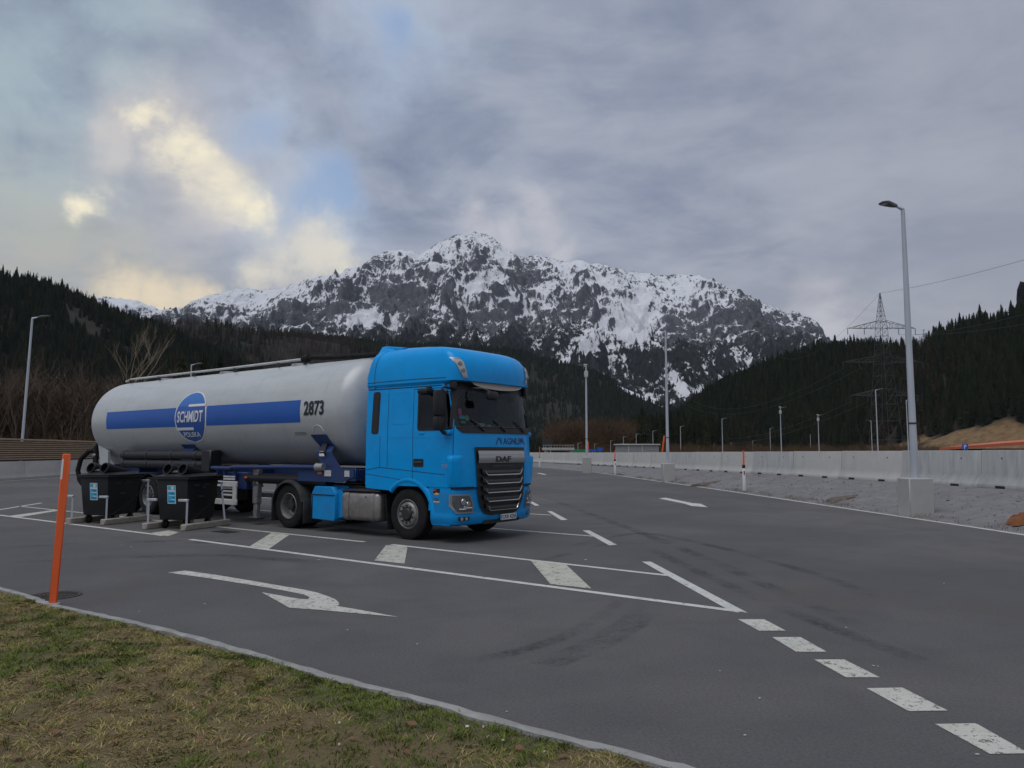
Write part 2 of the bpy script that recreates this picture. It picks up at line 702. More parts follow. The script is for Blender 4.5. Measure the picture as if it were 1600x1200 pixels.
mat('orange_plastic', (0.80, 0.125, 0.028), 0.55, var=0.08, vscale=5)
mat('white_plastic', (0.75, 0.75, 0.74), 0.5, var=0.08, vscale=6)
mat('reflector_white', (0.8, 0.8, 0.8), 0.25)
mat('reflector_red', (0.30, 0.01, 0.01), 0.25)
mat('black_plastic', (0.009, 0.010, 0.011), 0.5, var=0.2, vscale=5)
mat('black_rubber', (0.012, 0.012, 0.013), 0.85, var=0.25, vscale=9, spec=0.25, dirt=((0.035, 0.033, 0.030), 0.5, 6))
mat('dark_gap', (0.006, 0.010, 0.018), 0.7)
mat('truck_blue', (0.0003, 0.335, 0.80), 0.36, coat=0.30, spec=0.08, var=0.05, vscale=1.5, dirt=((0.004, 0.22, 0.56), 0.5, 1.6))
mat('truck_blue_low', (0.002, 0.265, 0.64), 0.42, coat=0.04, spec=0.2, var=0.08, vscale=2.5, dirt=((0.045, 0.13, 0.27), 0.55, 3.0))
mat('chassis_blue', (0.012, 0.042, 0.155), 0.5, var=0.2, vscale=3, dirt=((0.03, 0.032, 0.04), 0.7, 3))
mat('stripe_blue', (0.004, 0.090, 0.40), 0.4, var=0.06, vscale=2)
mat('logo_blue', (0.010, 0.085, 0.36), 0.35, var=0.1, vscale=2)
mat('logo_blue_light', (0.03, 0.16, 0.50), 0.35)
mat('decal_white', (0.72, 0.73, 0.74), 0.45)
mat('decal_black', (0.012, 0.013, 0.018), 0.5)
mat('decal_navy', (0.005, 0.012, 0.075), 0.45)
mat('sticker_yellow', (0.75, 0.48, 0.03), 0.5)
mat('sticker_red', (0.55, 0.05, 0.03), 0.5)
mat('sticker_cyan', (0.05, 0.40, 0.62), 0.5)
mat('chrome', (0.62, 0.60, 0.57), 0.22, 1.0)
mat('silver_panel', (0.42, 0.42, 0.42), 0.35, 0.7)
mat('fuel_tank_metal', (0.36, 0.34, 0.315), 0.42, 0.75, var=0.2, vscale=2, dirt=((0.13, 0.11, 0.09), 0.75, 2.2))
mat('rim_metal', (0.30, 0.30, 0.30), 0.5, 0.5, var=0.2, vscale=6, dirt=((0.10, 0.09, 0.08), 0.6, 8))
mat('hub_dark', (0.045, 0.042, 0.04), 0.6, 0.3, var=0.2, vscale=8)
mat('guard_white', (0.55, 0.56, 0.55), 0.5, var=0.12, vscale=4, dirt=((0.2, 0.19, 0.17), 0.5, 3))
mat('mudguard', (0.022, 0.023, 0.025), 0.75, var=0.25, vscale=5, dirt=((0.09, 0.085, 0.08), 0.5, 4))
mat('interior_dark', (0.012, 0.012, 0.014), 0.8)
mat('interior_grey', (0.05, 0.05, 0.052), 0.8)
mat('dash_green', (0.16, 0.35, 0.16), 0.6)
mat('dash_white', (0.6, 0.6, 0.58), 0.5)
mat('sticker_pink', (0.6, 0.08, 0.3), 0.5)
mat('visor_tan', (0.30, 0.27, 0.24), 0.35)
mat('bowl_grey', (0.16, 0.165, 0.17), 0.35, 0.5)
mat('lamp_amber', (0.7, 0.16, 0.02), 0.3)
mat('wood_slat', (0.37, 0.275, 0.185), 0.85, var=0.3, vscale=3, stretch=(0.3, 0.3, 6))
mat('dark_timber', (0.05, 0.04, 0.03), 0.9)
mat('steel_dark', (0.055, 0.058, 0.06), 0.6, 0.3)
mat('cast_iron', (0.055, 0.050, 0.047), 0.75, 0.3, var=0.4, vscale=14, dirt=((0.085, 0.055, 0.035), 0.6, 9))
mat('roof_orange', (0.52, 0.125, 0.055), 0.6, var=0.15, vscale=0.6)
mat('wall_grey', (0.27, 0.28, 0.29), 0.8, var=0.1, vscale=1)
mat('wall_dark', (0.03, 0.03, 0.035), 0.7)
mat('sign_blue', (0.01, 0.10, 0.5), 0.5)
mat('sign_green', (0.01, 0.22, 0.09), 0.5)
mat('pylon_steel', (0.055, 0.06, 0.062), 0.6, 0.2)
mat('rust_soil', (0.20, 0.075, 0.028), 0.95, var=0.3, vscale=3, bump=0.7, bscale=20)
mat('brown_debris', (0.120, 0.100, 0.086), 0.95, var=0.4, vscale=7, bump=0.8, bscale=30)
mat('litter_pale', (0.55, 0.52, 0.46), 0.8)
mat('dead_leaf', (0.17, 0.085, 0.040), 0.85)

# tank paint: pale grey, weathered
k = NT('tank_paint')
pos = k.coord('Object')
st = k.noise(k.coord('Object', (0.6, 2.5, 2.5)), 1.2, 6, 0.65)
runs = k.noise(k.coord('Object', (5.0, 0.5, 0.5)), 1.4, 6, 0.7)
c = k.mix(k.rng(st, 0.35, 0.75, 0, 0.6), (0.50, 0.525, 0.53), (0.40, 0.42, 0.42))
c = k.mix(k.rng(runs, 0.5, 0.8, 0, 0.45), c, (0.33, 0.335, 0.32))
k.put(k.b.inputs['Base Color'], c)
k.b.inputs['Roughness'].default_value = 0.36
k.b.inputs['Metallic'].default_value = 0.1


def glass(name, tint, gloss=0.12, rough=0.03):
    k = NT(name)
    k.nt.nodes.remove(k.b)
    tr = k.n('ShaderNodeBsdfTransparent')
    tr.inputs[0].default_value = (*tint, 1)
    gl = k.n('ShaderNodeBsdfGlossy')
    gl.inputs['Roughness'].default_value = rough
    gl.inputs[0].default_value = (0.9, 0.95, 1, 1)
    ge = k.n('ShaderNodeNewGeometry')
    dp = k.n('ShaderNodeVectorMath', operation='DOT_PRODUCT')
    k.nt.links.new(ge.outputs['Incoming'], dp.inputs[0])
    k.nt.links.new(ge.outputs['Normal'], dp.inputs[1])
    c_ = k.math('SUBTRACT', 1.0, k.math('ABSOLUTE', dp.outputs['Value']), True)
    f = k.math('ADD', gloss, k.math('MULTIPLY', k.math('POWER', c_, 5.0), 0.8), True)
    mx = k.n('ShaderNodeMixShader')
    k.put(mx.inputs[0], f)
    k.nt.links.new(tr.outputs[0], mx.inputs[1])
    k.nt.links.new(gl.outputs[0], mx.inputs[2])
    k.nt.links.new(mx.outputs[0], k.out.inputs['Surface'])
    return k.m


glass('cab_glass', (0.42, 0.50, 0.48), 0.035)
glass('lamp_glass', (0.85, 0.88, 0.9), 0.07)
M = MATS


# ------------------------------------------------------------------ noise
_perm = np.random.default_rng(3).permutation(4096)


def gnoise(x, y, seed=0):
    xi = np.floor(x).astype(np.int64); yi = np.floor(y).astype(np.int64)
    xf, yf = x - xi, y - yi
    def grad(ix, iy):
        h = _perm[(_perm[(ix + seed * 131) % 4096] + iy * 17 + seed * 977) % 4096]
        a = h * (2 * np.pi / 4096)
        return np.cos(a), np.sin(a)
    def dot(ix, iy, dx, dy):
        gx, gy = grad(ix, iy)
        return gx * dx + gy * dy
    u = xf * xf * xf * (xf * (xf * 6 - 15) + 10)
    v = yf * yf * yf * (yf * (yf * 6 - 15) + 10)
    a = dot(xi, yi, xf, yf); b = dot(xi + 1, yi, xf - 1, yf)
    c = dot(xi, yi + 1, xf, yf - 1); d = dot(xi + 1, yi + 1, xf - 1, yf - 1)
    return ((a + (b - a) * u) * (1 - v) + (c + (d - c) * u) * v) * 1.5


def fbm(x, y, oct=5, seed=0, gain=0.5):
    s = np.zeros_like(x); a = 1.0
    for o in range(oct):
        s += a * gnoise(x * 2 ** o, y * 2 ** o, seed + o)
        a *= gain
    return s


def ridged(x, y, oct=5, seed=0, gain=0.5):
    s = np.zeros_like(x); a = 1.0; w = 1.0
    for o in range(oct):
        n = 1 - np.abs(gnoise(x * 2 ** o, y * 2 ** o, seed + o))
        n = n * n * w
        s += a * n
        w = np.clip(n * 1.6, 0, 1)
        a *= gain
    return s


# ------------------------------------------------------------------ ground
k = NT('valley_ground')
pos = k.coord('Object')
a = k.noise(pos, 0.03, 6, 0.6)
b = k.noise(pos, 0.6, 5, 0.65)
c = k.mix(k.rng(a, 0.35, 0.65), (0.085, 0.075, 0.04), (0.15, 0.105, 0.055))
c = k.mix(k.rng(b, 0.4, 0.75, 0, 0.5), c, (0.055, 0.05, 0.028))
k.put(k.b.inputs['Base Color'], c)
k.b.inputs['Roughness'].default_value = 0.95
g = MB()
S = 14000
g.poly([(-S, -S, -1.2), (S, -S, -1.2), (S, S, -1.2), (-S, S, -1.2)])
tag(g.build('ground', M['valley_ground'], smooth=0), kind='structure')


def path_spline(pts, step=0.5):
    """Catmull-Rom through 2D points"""
    out = []
    pts = [Vector((p[0], p[1])) for p in pts]
    pts = [pts[0] * 2 - pts[1]] + pts + [pts[-1] * 2 - pts[-2]]
    for i in range(1, len(pts) - 2):
        p0, p1, p2, p3 = pts[i - 1:i + 3]
        n = max(2, int((p2 - p1).length / step))
        for q in range(n):
            t = q / n
            out.append(0.5 * ((2 * p1) + (p2 - p0) * t + (2 * p0 - 5 * p1 + 4 * p2 - p3) * t * t + (3 * p1 - p0 - 3 * p2 + p3) * t ** 3))
    out.append(pts[-2])
    return out


EDGE = path_spline([(11.0, -12), (11.0, 5), (10.73, 16.3), (10.35, 22), (9.8, 30), (9.2, 38), (8.45, 46), (7.5, 57.5), (6.1, 70), (3.4, 82), (-1, 97), (-8, 114)], 1.0)
BARR = path_spline([(15.3, -8), (15.2, 8), (14.7, 20), (14.1, 28), (13.3, 35), (12.2, 43), (10.9, 52), (9.5, 61), (7.6, 72), (4.9, 84), (0.6, 99), (-6.5, 116.5)], 0.5)


def base_z(y):
    return float(np.interp(y, [0, 22, 45, 70, 110], [0.66, 0.66, 0.58, 0.50, 0.45]))


# asphalt: one sheet reaching under the lawn, shoulder and walls
asph = MB()
asph.poly([(-36, -30, 0), (11.9, -30, 0), (11.9, 12, 0), (11.5, 24, 0), (10.6, 40, 0), (9.2, 52, 0), (7, 72, 0), (3, 90, 0), (-6.4, 116, 0), (-40, 116, 0), (-40, 30, 0)])
lot = tag(asph.build('parking_lot', M['asphalt'], smooth=0), kind='structure')

# lawn and its edging
KERB = path_spline([(-30, 27.7), (-20, 20.0), (-12, 13.9), (-6.48, 9.92), (-5.2, 8.88), (-3.53, 7.75), (-2.33, 6.84), (-1.36, 6.05), (-0.62, 5.52), (-0.17, 5.17), (0.38, 4.76), (0.85, 4.43), (2.3, 3.2), (5, 0.6), (9, -4)], 0.12)
kr = random.Random(4)
kb = MB()
L0, L1 = [], []
for i, p in enumerate(KERB):
    t = (KERB[min(i + 1, len(KERB) - 1)] - KERB[max(i - 1, 0)]).normalized()
    nrm = Vector((-t.y, t.x))          # towards the asphalt
    if nrm.y < 0: nrm = -nrm
    L0.append(p + nrm * (0.045 + kr.uniform(-.010, .010)))
    L1.append(p - nrm * (0.052 + kr.uniform(-.013, .013)))
rows = [[(q.x, q.y, -0.02) for q in L0], [(q.x, q.y, 0.028 + kr.uniform(-.004, .004)) for q in L0],
        [((q.x + r.x) / 2, (q.y + r.y) / 2, 0.040 + kr.uniform(-.004, .004)) for q, r in zip(L0, L1)],
        [(q.x, q.y, 0.032 + kr.uniform(-.005, .005)) for q in L1], [(q.x, q.y, -0.02) for q in L1]]
V = [[kb.bm.verts.new(p) for p in row] for row in rows]
for A, B in zip(V, V[1:]):
    for i in range(len(A) - 1):
        kb.bm.faces.new((A[i], A[i + 1], B[i + 1], B[i]))
tag(kb.build('kerb', M['kerb_stone'], smooth=50), kind='structure')

k = NT('lawn_soil')
pos = k.coord('Object')
gm = k.attr('green').outputs['Fac']
n2 = k.noise(pos, 40, 5, 0.7)
c = k.mix(gm, (0.17, 0.122, 0.058), (0.085, 0.095, 0.032))
c = k.mix(k.rng(n2, 0.4, 0.75, 0, 0.6), c, (0.055, 0.042, 0.022))
k.put(k.b.inputs['Base Color'], c)
k.b.inputs['Roughness'].default_value = 0.95
k.bump(n2, 0.8, 0.03)


def green_at(x, y):
    n = .75 * fbm(x * 0.62 + 3.1, y * 0.62 + 8.2, 4, 40, 0.62) + 0.55 * fbm(x * 2.6, y * 2.6, 4, 51, .6)
    return np.clip(0.46 + n * 1.05, 0, 1)


def bare_at(x, y):
    n = fbm(x * 0.45 - 5.0, y * 0.45 + 1.7, 3, 61, 0.55)
    b = np.clip((n - 0.34) * 3, 0, .8)
    # worn bare patch by the edging
    b = np.maximum(b, np.clip(1.25 - np.hypot((x + 0.62) / 0.55, (y - 4.65) / 0.3), 0, 1))
    return b


def lawn_h(x, y):
    return 0.012 + 0.012 * fbm(x * 0.9, y * 0.9, 3, 71)


NK = 300
kp = np.array([(p.x, p.y) for p in KERB])
nd = np.linspace(0.03, 1, 130) ** 1.8 * 15
dirn = np.array([-0.6, -0.8])
gx = kp[:, None, 0] + dirn[0] * nd[None, :]
gy = kp[:, None, 1] + dirn[1] * nd[None, :]
gz = lawn_h(gx, gy)
lv = np.stack([gx, gy, gz], -1).reshape(-1, 3)
me = np_mesh('lawn', lv, grid_faces(len(nd), len(kp)), M['lawn_soil'], True)
at = me.attributes.new('green', 'FLOAT', 'POINT')
at.data.foreach_set('value', (green_at(gx, gy) * (1 - bare_at(gx, gy)) * .8).ravel().astype(np.float32))
lawn = tag(link_mesh('lawn', me), kind='structure')

# grass blades: nobody could count them
k = NT('grass_blade')
colr = k.attr('tint').outputs['Color']
k.put(k.b.inputs['Base Color'], colr)
k.b.inputs['Roughness'].default_value = 0.8
k.b.inputs['Specular IOR Level'].default_value = 0.2
NB = 560000
# sample by distance below the kerb line
kvis = np.where((kp[:, 0] > -13.5) & (kp[:, 0] < 3.2))[0]
kidx = kvis[0] + RNG.random(NB) * (kvis[-1] - kvis[0] - 1)
i0 = kidx.astype(int); fr = kidx - i0
bx_ = kp[i0, 0] * (1 - fr) + kp[i0 + 1, 0] * fr
by_ = kp[i0, 1] * (1 - fr) + kp[i0 + 1, 1] * fr
dd = 0.045 + RNG.random(NB) ** 1.15 * 4.6
x = bx_ + dirn[0] * dd; y = by_ + dirn[1] * dd
rr = x / np.maximum(y, 0.1)
far_ = (rr < -0.74) | (rr > 0.4)
keep = (y > 2.7) & (rr > -1.15) & (rr < 0.9) & (~far_ | (RNG.random(NB) < .5))
x, y, dd = x[keep], y[keep], dd[keep]
gr = green_at(x, y); br = bare_at(x, y)
clump = np.clip(.55 + fbm(x * 6, y * 6, 3, 88, .6), .12, 1)
keep = (RNG.random(len(x)) > br * 0.55) & (RNG.random(len(x)) < clump + .15)
x, y, gr, dd, clump = x[keep], y[keep], gr[keep], dd[keep], clump[keep]
n = len(x)
ang = RNG.random(n) * 2 * np.pi
isg = RNG.random(n) < np.clip(gr * 1.5 - 0.18, 0.12, 0.92)
hh = np.where(isg, RNG.uniform(0.012, 0.038, n), RNG.uniform(0.006, 0.026, n)) * (.6 + .6 * clump)
lean = np.where(isg, RNG.uniform(0.5, 1.6, n), RNG.uniform(1.2, 4.2, n)) * hh
wd = np.where(isg, 0.0030, 0.0026) * RNG.uniform(0.7, 1.5, n)
ca, sa = np.cos(ang), np.sin(ang)
z = lawn_h(x, y) - 0.002
pa = 2.5 * np.pi * fbm(x * 1.7, y * 1.7, 2, 95) + RNG.normal(0, .9, n)
lx, ly = np.cos(pa) * lean, np.sin(pa) * lean
verts = np.empty((n, 5, 3), np.float32)
verts[:, 0] = np.stack([x - ca * wd, y - sa * wd, z], -1)
verts[:, 1] = np.stack([x + ca * wd, y + sa * wd, z], -1)
verts[:, 2] = np.stack([x + ca * wd * .8 + lx * .4, y + sa * wd * .8 + ly * .4, z + hh * .7], -1)
verts[:, 3] = np.stack([x - ca * wd * .8 + lx * .4, y - sa * wd * .8 + ly * .4, z + hh * .7], -1)
verts[:, 4] = np.stack([x + lx, y + ly, z + hh], -1)
base = np.arange(n)[:, None] * 5
tris = np.concatenate([base + np.array([0, 1, 2]), base + np.array([0, 2, 3]), base + np.array([3, 2, 4])], 0)
print('blades', n)
me = np_mesh('grass', verts.reshape(-1, 3), tris, M['grass_blade'])
g1, g2 = np.array([0.070, 0.110, 0.020]), np.array([0.185, 0.215, 0.048])
s1, s2 = np.array([0.180, 0.142, 0.052]), np.array([0.45, 0.36, 0.16])
m1 = RNG.random(n)[:, None]
cc = np.where(isg[:, None], g1 + (g2 - g1) * m1, s1 + (s2 - s1) * m1 ** 1.4)
ca4 = np.concatenate([np.repeat(cc[:, None, :], 5, 1), np.ones((n, 5, 1))], -1).astype(np.float32)
at = me.attributes.new('tint', 'FLOAT_COLOR', 'POINT')
at.data.foreach_set('color', ca4.ravel())
tag(link_mesh('grass', me), 'patchy short winter grass, half green and half straw, in the foreground', 'grass', kind='stuff')

# ------------------------------------------------------------------ road markings (paint lying on the lot)
PZ = 0.004


def ground_poly(name, pts, m, z=PZ, label=None):
    b = MB()
    b.poly([(p[0], p[1], z) for p in pts])
    o = b.build(name, M[m], lot, smooth=0)
    if label: o['label'] = label
    return o


def px_poly(name, pix, m, z=PZ, label=None):
    return ground_poly(name, [G(*p) for p in pix], m, z, label)


def line_strip(name, a, b, w, m='road_paint', z=PZ, label=None):
    a, b = Vector((a[0], a[1])), Vector((b[0], b[1]))
    t = (b - a).normalized()
    nn = Vector((-t.y, t.x)) * w / 2
    n = max(1, int((b - a).length / 1.5))
    bb = MB()
    bb.grid(lambda u, v: (*(a + (b - a) * u + nn * v), z), [i / n for i in range(n + 1)], [-1, 1])
    o = bb.build(name, M[m], lot, smooth=0)
    if label: o['label'] = label
    return o


CL0, CL1 = Vector((-15.2, 22.12)), Vector((2.50, 8.60))
FD = (CL1 - CL0).normalized()                   # bay direction
FN = Vector((-FD.y, FD.x))                      # away from the camera
line_strip('bay_line', CL0 - FD * 8, Vector(G(256, 837).xy), 0.125, label='long front line of the hatched strip')
line_strip('bay_line', Vector(G(297, 843).xy), CL1, 0.125)
BL0, BL1 = Vector(G(29, 791).xy), Vector(G(1044, 899.5).xy)
line_strip('bay_line', BL0, Vector(G(570, 847).xy), 0.115, 'road_paint_chipped')
line_strip('bay_line', Vector(G(612, 851).xy), BL1, 0.115)
line_strip('bay_line', G(-60, 806), G(65, 786), 0.12)
px_poly('hatch_bar', [(603, 852), (637, 853.5), (632, 881), (585, 876)], 'road_paint_worn', 0.0042, 'worn pale bar across the hatched strip')
px_poly('hatch_bar', [(829, 876), (884, 882), (924, 920), (860, 913)], 'road_paint_worn', 0.0042)
px_poly('hatch_bar', [(424, 833), (452, 836), (420, 858), (390, 854)], 'road_paint_worn', 0.0042)
px_poly('hatch_bar', [(236, 833), (264, 829), (280, 832), (262, 838)], 'road_paint_worn', 0.0042)
px_poly('hatch_bar', [(12, 806.5), (84, 797), (95, 797.6), (32, 808)], 'road_paint_chipped', 0.0042)
# end bars and the next bay lines
px_poly('bay_end_bar', [(1003, 878), (1017, 878), (1168, 958), (1140, 954.5)], 'road_paint', 0.005)
px_poly('bay_end_bar', [(910, 829), (921, 829), (964, 851.5), (952, 852.5)], 'road_paint', 0.005)
px_poly('bay_end_bar', [(855, 799), (862, 799), (887, 812.5), (877, 813)], 'road_paint', 0.005)
px_poly('bay_end_bar', [(826, 784), (832, 784), (843, 790), (836, 790.5)], 'road_paint', 0.005)
E1 = Vector(G(927, 838).xy)
line_strip('bay_line', E1 - FD * 19, E1, 0.12)
F1 = Vector(G(861, 805).xy)
line_strip('bay_line', F1 - FD * 19, F1, 0.12)
H1 = Vector((0.72, 26.0))
line_strip('bay_line', H1 - FD * 19, H1, 0.12)
# broken line in the foreground
for q in ([(1153, 968), (1194, 968), (1228, 986), (1186, 986)], [(1206, 996), (1251, 996), (1292, 1019), (1244, 1019)],
          [(1272, 1031), (1319, 1031), (1375, 1059), (1322, 1059)], [(1354, 1076), (1410, 1075), (1481, 1111), (1420, 1112)],
          [(1461, 1132), (1525, 1131), (1608, 1178), (1547, 1179)], [(1606, 1212), (1680, 1211), (1790, 1270), (1716, 1271)]):
    px_poly('dash', q, 'road_paint_chipped')
# arrows
def smooth_px(pts):
    return pts
px_poly('turn_arrow', [(262, 895), (290, 892), (340, 899), (400, 909), (440, 916), (476, 922), (496, 926.5), (512, 932), (523, 936.5), (529, 941), (530, 945),
                       (527, 947.5), (560, 953), (622, 964.5), (560, 959), (500, 953.5), (452, 950), (409, 926), (430, 929.5), (455, 934),
                       (470, 936.3), (480, 936.8), (484, 934.8), (480, 931.5), (468, 928), (440, 922.5), (400, 915.5), (320, 903)],
        'road_paint_chipped', 0.0045, 'white turn arrow in front of the bins')
px_poly('lane_arrow', [(1029.5, 779), (1040, 777.8), (1082, 786.3), (1095, 787.3), (1106, 792.8), (1080, 790.6), (1070, 787.2)], 'road_paint', 0.0045)
px_poly('lane_arrow', [(838, 739.2), (842, 739), (850, 740.4), (855, 742.4), (848, 741.4)], 'road_paint', 0.0045)
# white edge line
el = MB()
n = len(EDGE)
def edge_pt(i, off, z):
    t = (EDGE[min(i + 1, n - 1)] - EDGE[max(i - 1, 0)]).normalized()
    nn = Vector((t.y, -t.x))            # to the right of travel
    q = EDGE[i] + nn * off
    return (q.x, q.y, z)
el.grid(lambda u, v: edge_pt(int(u), v, PZ), list(range(n)), [-0.07, 0.07])
el.build('edge_line', M['road_paint'], lot, smooth=0)
# darker tyre sweeps
def sweep(pts, w):
    sp = path_spline([G(*p).xy for p in pts], 0.15)
    b = MB()
    m = len(sp)
    def f(u, v):
        i = int(u)
        t = (sp[min(i + 1, m - 1)] - sp[max(i - 1, 0)]).normalized()
        q = sp[i] + Vector((-t.y, t.x)) * v * w
        return (q.x, q.y, 0.003)
    b.grid(f, list(range(m)), [-1, -.5, .5, 1])
    o = b.build('tyre_trace', M['tyre_rubber_trace'], lot, smooth=0)
    at = o.data.attributes.new('fade', 'FLOAT', 'POINT')
    vals = []
    for r_ in (0, 1, 1, 0):
        vals += [r_ * min(1, 6 * i / m, 6 * (m - 1 - i) / m) for i in range(m)]
    at.data.foreach_set('value', vals)
sweep([(700, 1040), (800, 1020), (880, 995), (930, 968), (975, 935)], 0.11)
sweep([(760, 1060), (850, 1035), (930, 1000), (985, 965), (1010, 940)], 0.12)
sweep([(830, 1050), (930, 1015), (1000, 975), (1020, 950)], 0.10)
sweep([(880, 860), (940, 842), (1010, 834), (1100, 850), (1250, 890), (1450, 960)], 0.14)
sweep([(830, 880), (900, 862), (950, 850), (1000, 845)], 0.10)
sweep([(840, 772), (900, 795), (1000, 832), (1120, 880), (1300, 960), (1500, 1040)], 0.16)
sweep([(1000, 850), (1150, 920), (1350, 1000), (1600, 1090)], 0.14)
sweep([(0, 856), (120, 850), (260, 846), (400, 850)], 0.25)
sweep([(0, 880), (150, 873), (330, 868), (520, 880)], 0.2)

# small litter on asphalt and lawn
lr = random.Random(9)
lit = MB()
for u, v, s in [(1125, 1049, .02), (1187, 1092, .03), (1164, 1150, .025), (1365, 1041, .03), (1527, 1180, .03), (543, 985, .03), (652, 1007, .025), (320, 944, .03), (1372, 1042, .02),
                (205, 855, .05), (498, 875, .06), (915, 875, .08), (1475, 912, .02), (218, 956, .02), (190, 852, .03), (1322, 981, .03), (792, 1113, .02)]:
    p = G(u, v)
    a = lr.uniform(0, 3)
    s *= .7
    lit.box((p.x, p.y, 0.006), (s, s * .5, 0.004), M=Matrix.Rotation(a, 3, 'Z'))
for u, v, s in [(730, 1142, .045), (755, 1142, .03), (786, 1163, .03), (530, 1136, .04), (579, 1078, .025), (850, 1182, .03), (303, 1112, .02), (270, 1093, .02), (320, 1020, .02), (530, 1170, .03)]:
    p = G(u, v)
    s *= .5
    lit.box((p.x, p.y, 0.026), (s, s * .7, 0.010), M=Matrix.Rotation(lr.uniform(0, 3), 3, 'Z') @ Matrix.Rotation(.4, 3, 'X'))
tag(lit.build('litter', M['litter_pale'], smooth=0), 'scattered pale crumbs and bits of litter on asphalt and grass', 'litter', kind='stuff')
lf = MB()
for q in range(90):
    u, v = lr.uniform(0, 900), lr.uniform(950, 1195)
    p = G(u, v)
    # only on the lawn side of the edging
    dmin = min(KERB, key=lambda k_: (k_ - p.xy).length)
    if p.y > dmin.y - 0.1:
        continue
    s = lr.uniform(.018, .04)
    Mx = Matrix.Rotation(lr.uniform(0, 6), 3, 'Z') @ Matrix.Rotation(lr.uniform(-.6, .6), 3, 'X')
    pts = [Mx @ Vector(c_) * s + Vector((p.x, p.y, 0.035)) for c_ in ((-1, 0, 0), (-.3, -.5, .1), (.6, -.35, 0), (1, 0, .15), (.5, .4, 0), (-.4, .5, .12))]
    lf.poly(pts)
tag(lf.build('fallen_leaves', M['dead_leaf'], smooth=0), 'brown fallen leaves scattered over the lawn', 'leaves', kind='stuff')
big_leaf = MB()
p = G(38, 951)
big_leaf.raw([Vector((p.x + a_ * .09, p.y + b_ * .05, .05 + c_ * .03)) for a_, b_, c_ in ((-1, 0, 0), (-.4, -.6, .6), (.5, -.5, .2), (1, 0, .8), (.4, .5, .3), (-.5, .5, .5), (0, 0, 0))],
             [(0, 1, 6), (1, 2, 6), (2, 3, 6), (3, 4, 6), (4, 5, 6), (5, 0, 6)])
tag(big_leaf.build('dead_leaf', M['dead_leaf'], smooth=0), 'large curled brown leaf on the grass left of the orange pole', 'leaf')

# drain cover by the kerb
dc = thing('drain_cover', 'round rusty drain grate in the asphalt behind the orange pole', 'drain cover', G(85, 931))
b = MB()
prof = [(0.0, 0.30), (0.010, 0.30), (0.012, 0.26), (0.006, 0.25)]
b.lathe([(a_, r_) for a_, r_ in prof], 32, Matrix(((1, 0, 0), (0, 0, -1), (0, 1, 0))))
b.build('ring', M['cast_iron'], dc)
b = MB()
for i in range(-4, 5):
    xx = i * 0.052
    L = 2 * math.sqrt(max(0.002, 0.248 ** 2 - xx * xx))
    b.box((xx, 0, 0.007), (0.026, L, 0.006))
b.box((0, 0, 0.008), (0.47, 0.03, 0.006))
b.build('grate', M['cast_iron'], dc, smooth=0)
b = MB()
b.lathe([(0.0035, 0.0), (0.0035, 0.255)], 32, Matrix(((1, 0, 0), (0, 0, -1), (0, 1, 0))))
b.build('pit', M['dark_gap'], dc, smooth=0)
gr_ = thing('gully_grate', 'long dark gully grate in the asphalt beside the right-hand bin stand', 'drain grate', G(352, 831), math.atan2(FD.y, FD.x))
b = MB()
b.box((0, 0, 0.003), (0.62, 0.34, 0.006), 0.002)
b.build('frame', M['dark_gap'], gr_)
b = MB()
for i in range(-6, 7):
    b.box((i * .045, 0, 0.008), (0.02, 0.3, 0.004))
b.build('grate', M['steel_dark'], gr_, smooth=0)

# ------------------------------------------------------------------ gravel shoulder on the right
sh = MB()
nb = len(BARR)
def resample(path, n):
    d = [0]
    for a_, b_ in zip(path, path[1:]): d.append(d[-1] + (b_ - a_).length)
    res = []
    for q in np.linspace(0, d[-1], n):
        i = min(max(0, np.searchsorted(d, q) - 1), len(path) - 2)
        t = (q - d[i]) / max(1e-6, d[i + 1] - d[i])
        res.append(path[i].lerp(path[i + 1], t))
    return res
NS = 420
EA, BA = resample(EDGE, NS), resample(BARR, NS)
SV = []
ts = [-0.03, 0.04, 0.08, 0.2, 0.35, 0.5, 0.65, 0.8, 0.92, 1.0, 1.12, 1.3, 2.2]
xs = np.array([[EA[i].lerp(BA[i], t).x for t in ts] for i in range(NS)])
ys = np.array([[EA[i].lerp(BA[i], t).y for t in ts] for i in range(NS)])
nz = fbm(xs * 1.3, ys * 1.3, 4, 90) * 0.028
for i in range(NS):
    bz = base_z(BA[i].y)
    row = []
    for j, t in enumerate(ts):
        zz = float(np.interp(t, [-0.03, 0.08, 0.92, 1.12, 1.3, 2.2], [-0.02, 0.035, bz, bz, bz - .25, -1.25]))
        if 0.08 < t < 0.9: zz += float(nz[i, j])
        row.append(sh.bm.verts.new((xs[i, j], ys[i, j], zz)))
    SV.append(row)
for A, B in zip(SV, SV[1:]):
    for j in range(len(ts) - 1):
        sh.bm.faces.new((A[j], A[j + 1], B[j + 1], B[j]))
tag(sh.build('shoulder', M['gravel_shoulder'], smooth=60), kind='structure')


def shoulder_z(x, y):
    i = min(range(NS), key=lambda q: (EA[q].lerp(BA[q], .4).x - x) ** 2 + (EA[q].lerp(BA[q], .4).y - y) ** 2)
    e, b_ = EA[i], BA[i]
    t = max(0, min(1, ((Vector((x, y)) - e).dot(b_ - e)) / (b_ - e).length_squared))
    return float(np.interp(t, [0, 0.08, 0.92], [0, 0.035, base_z(y)]))


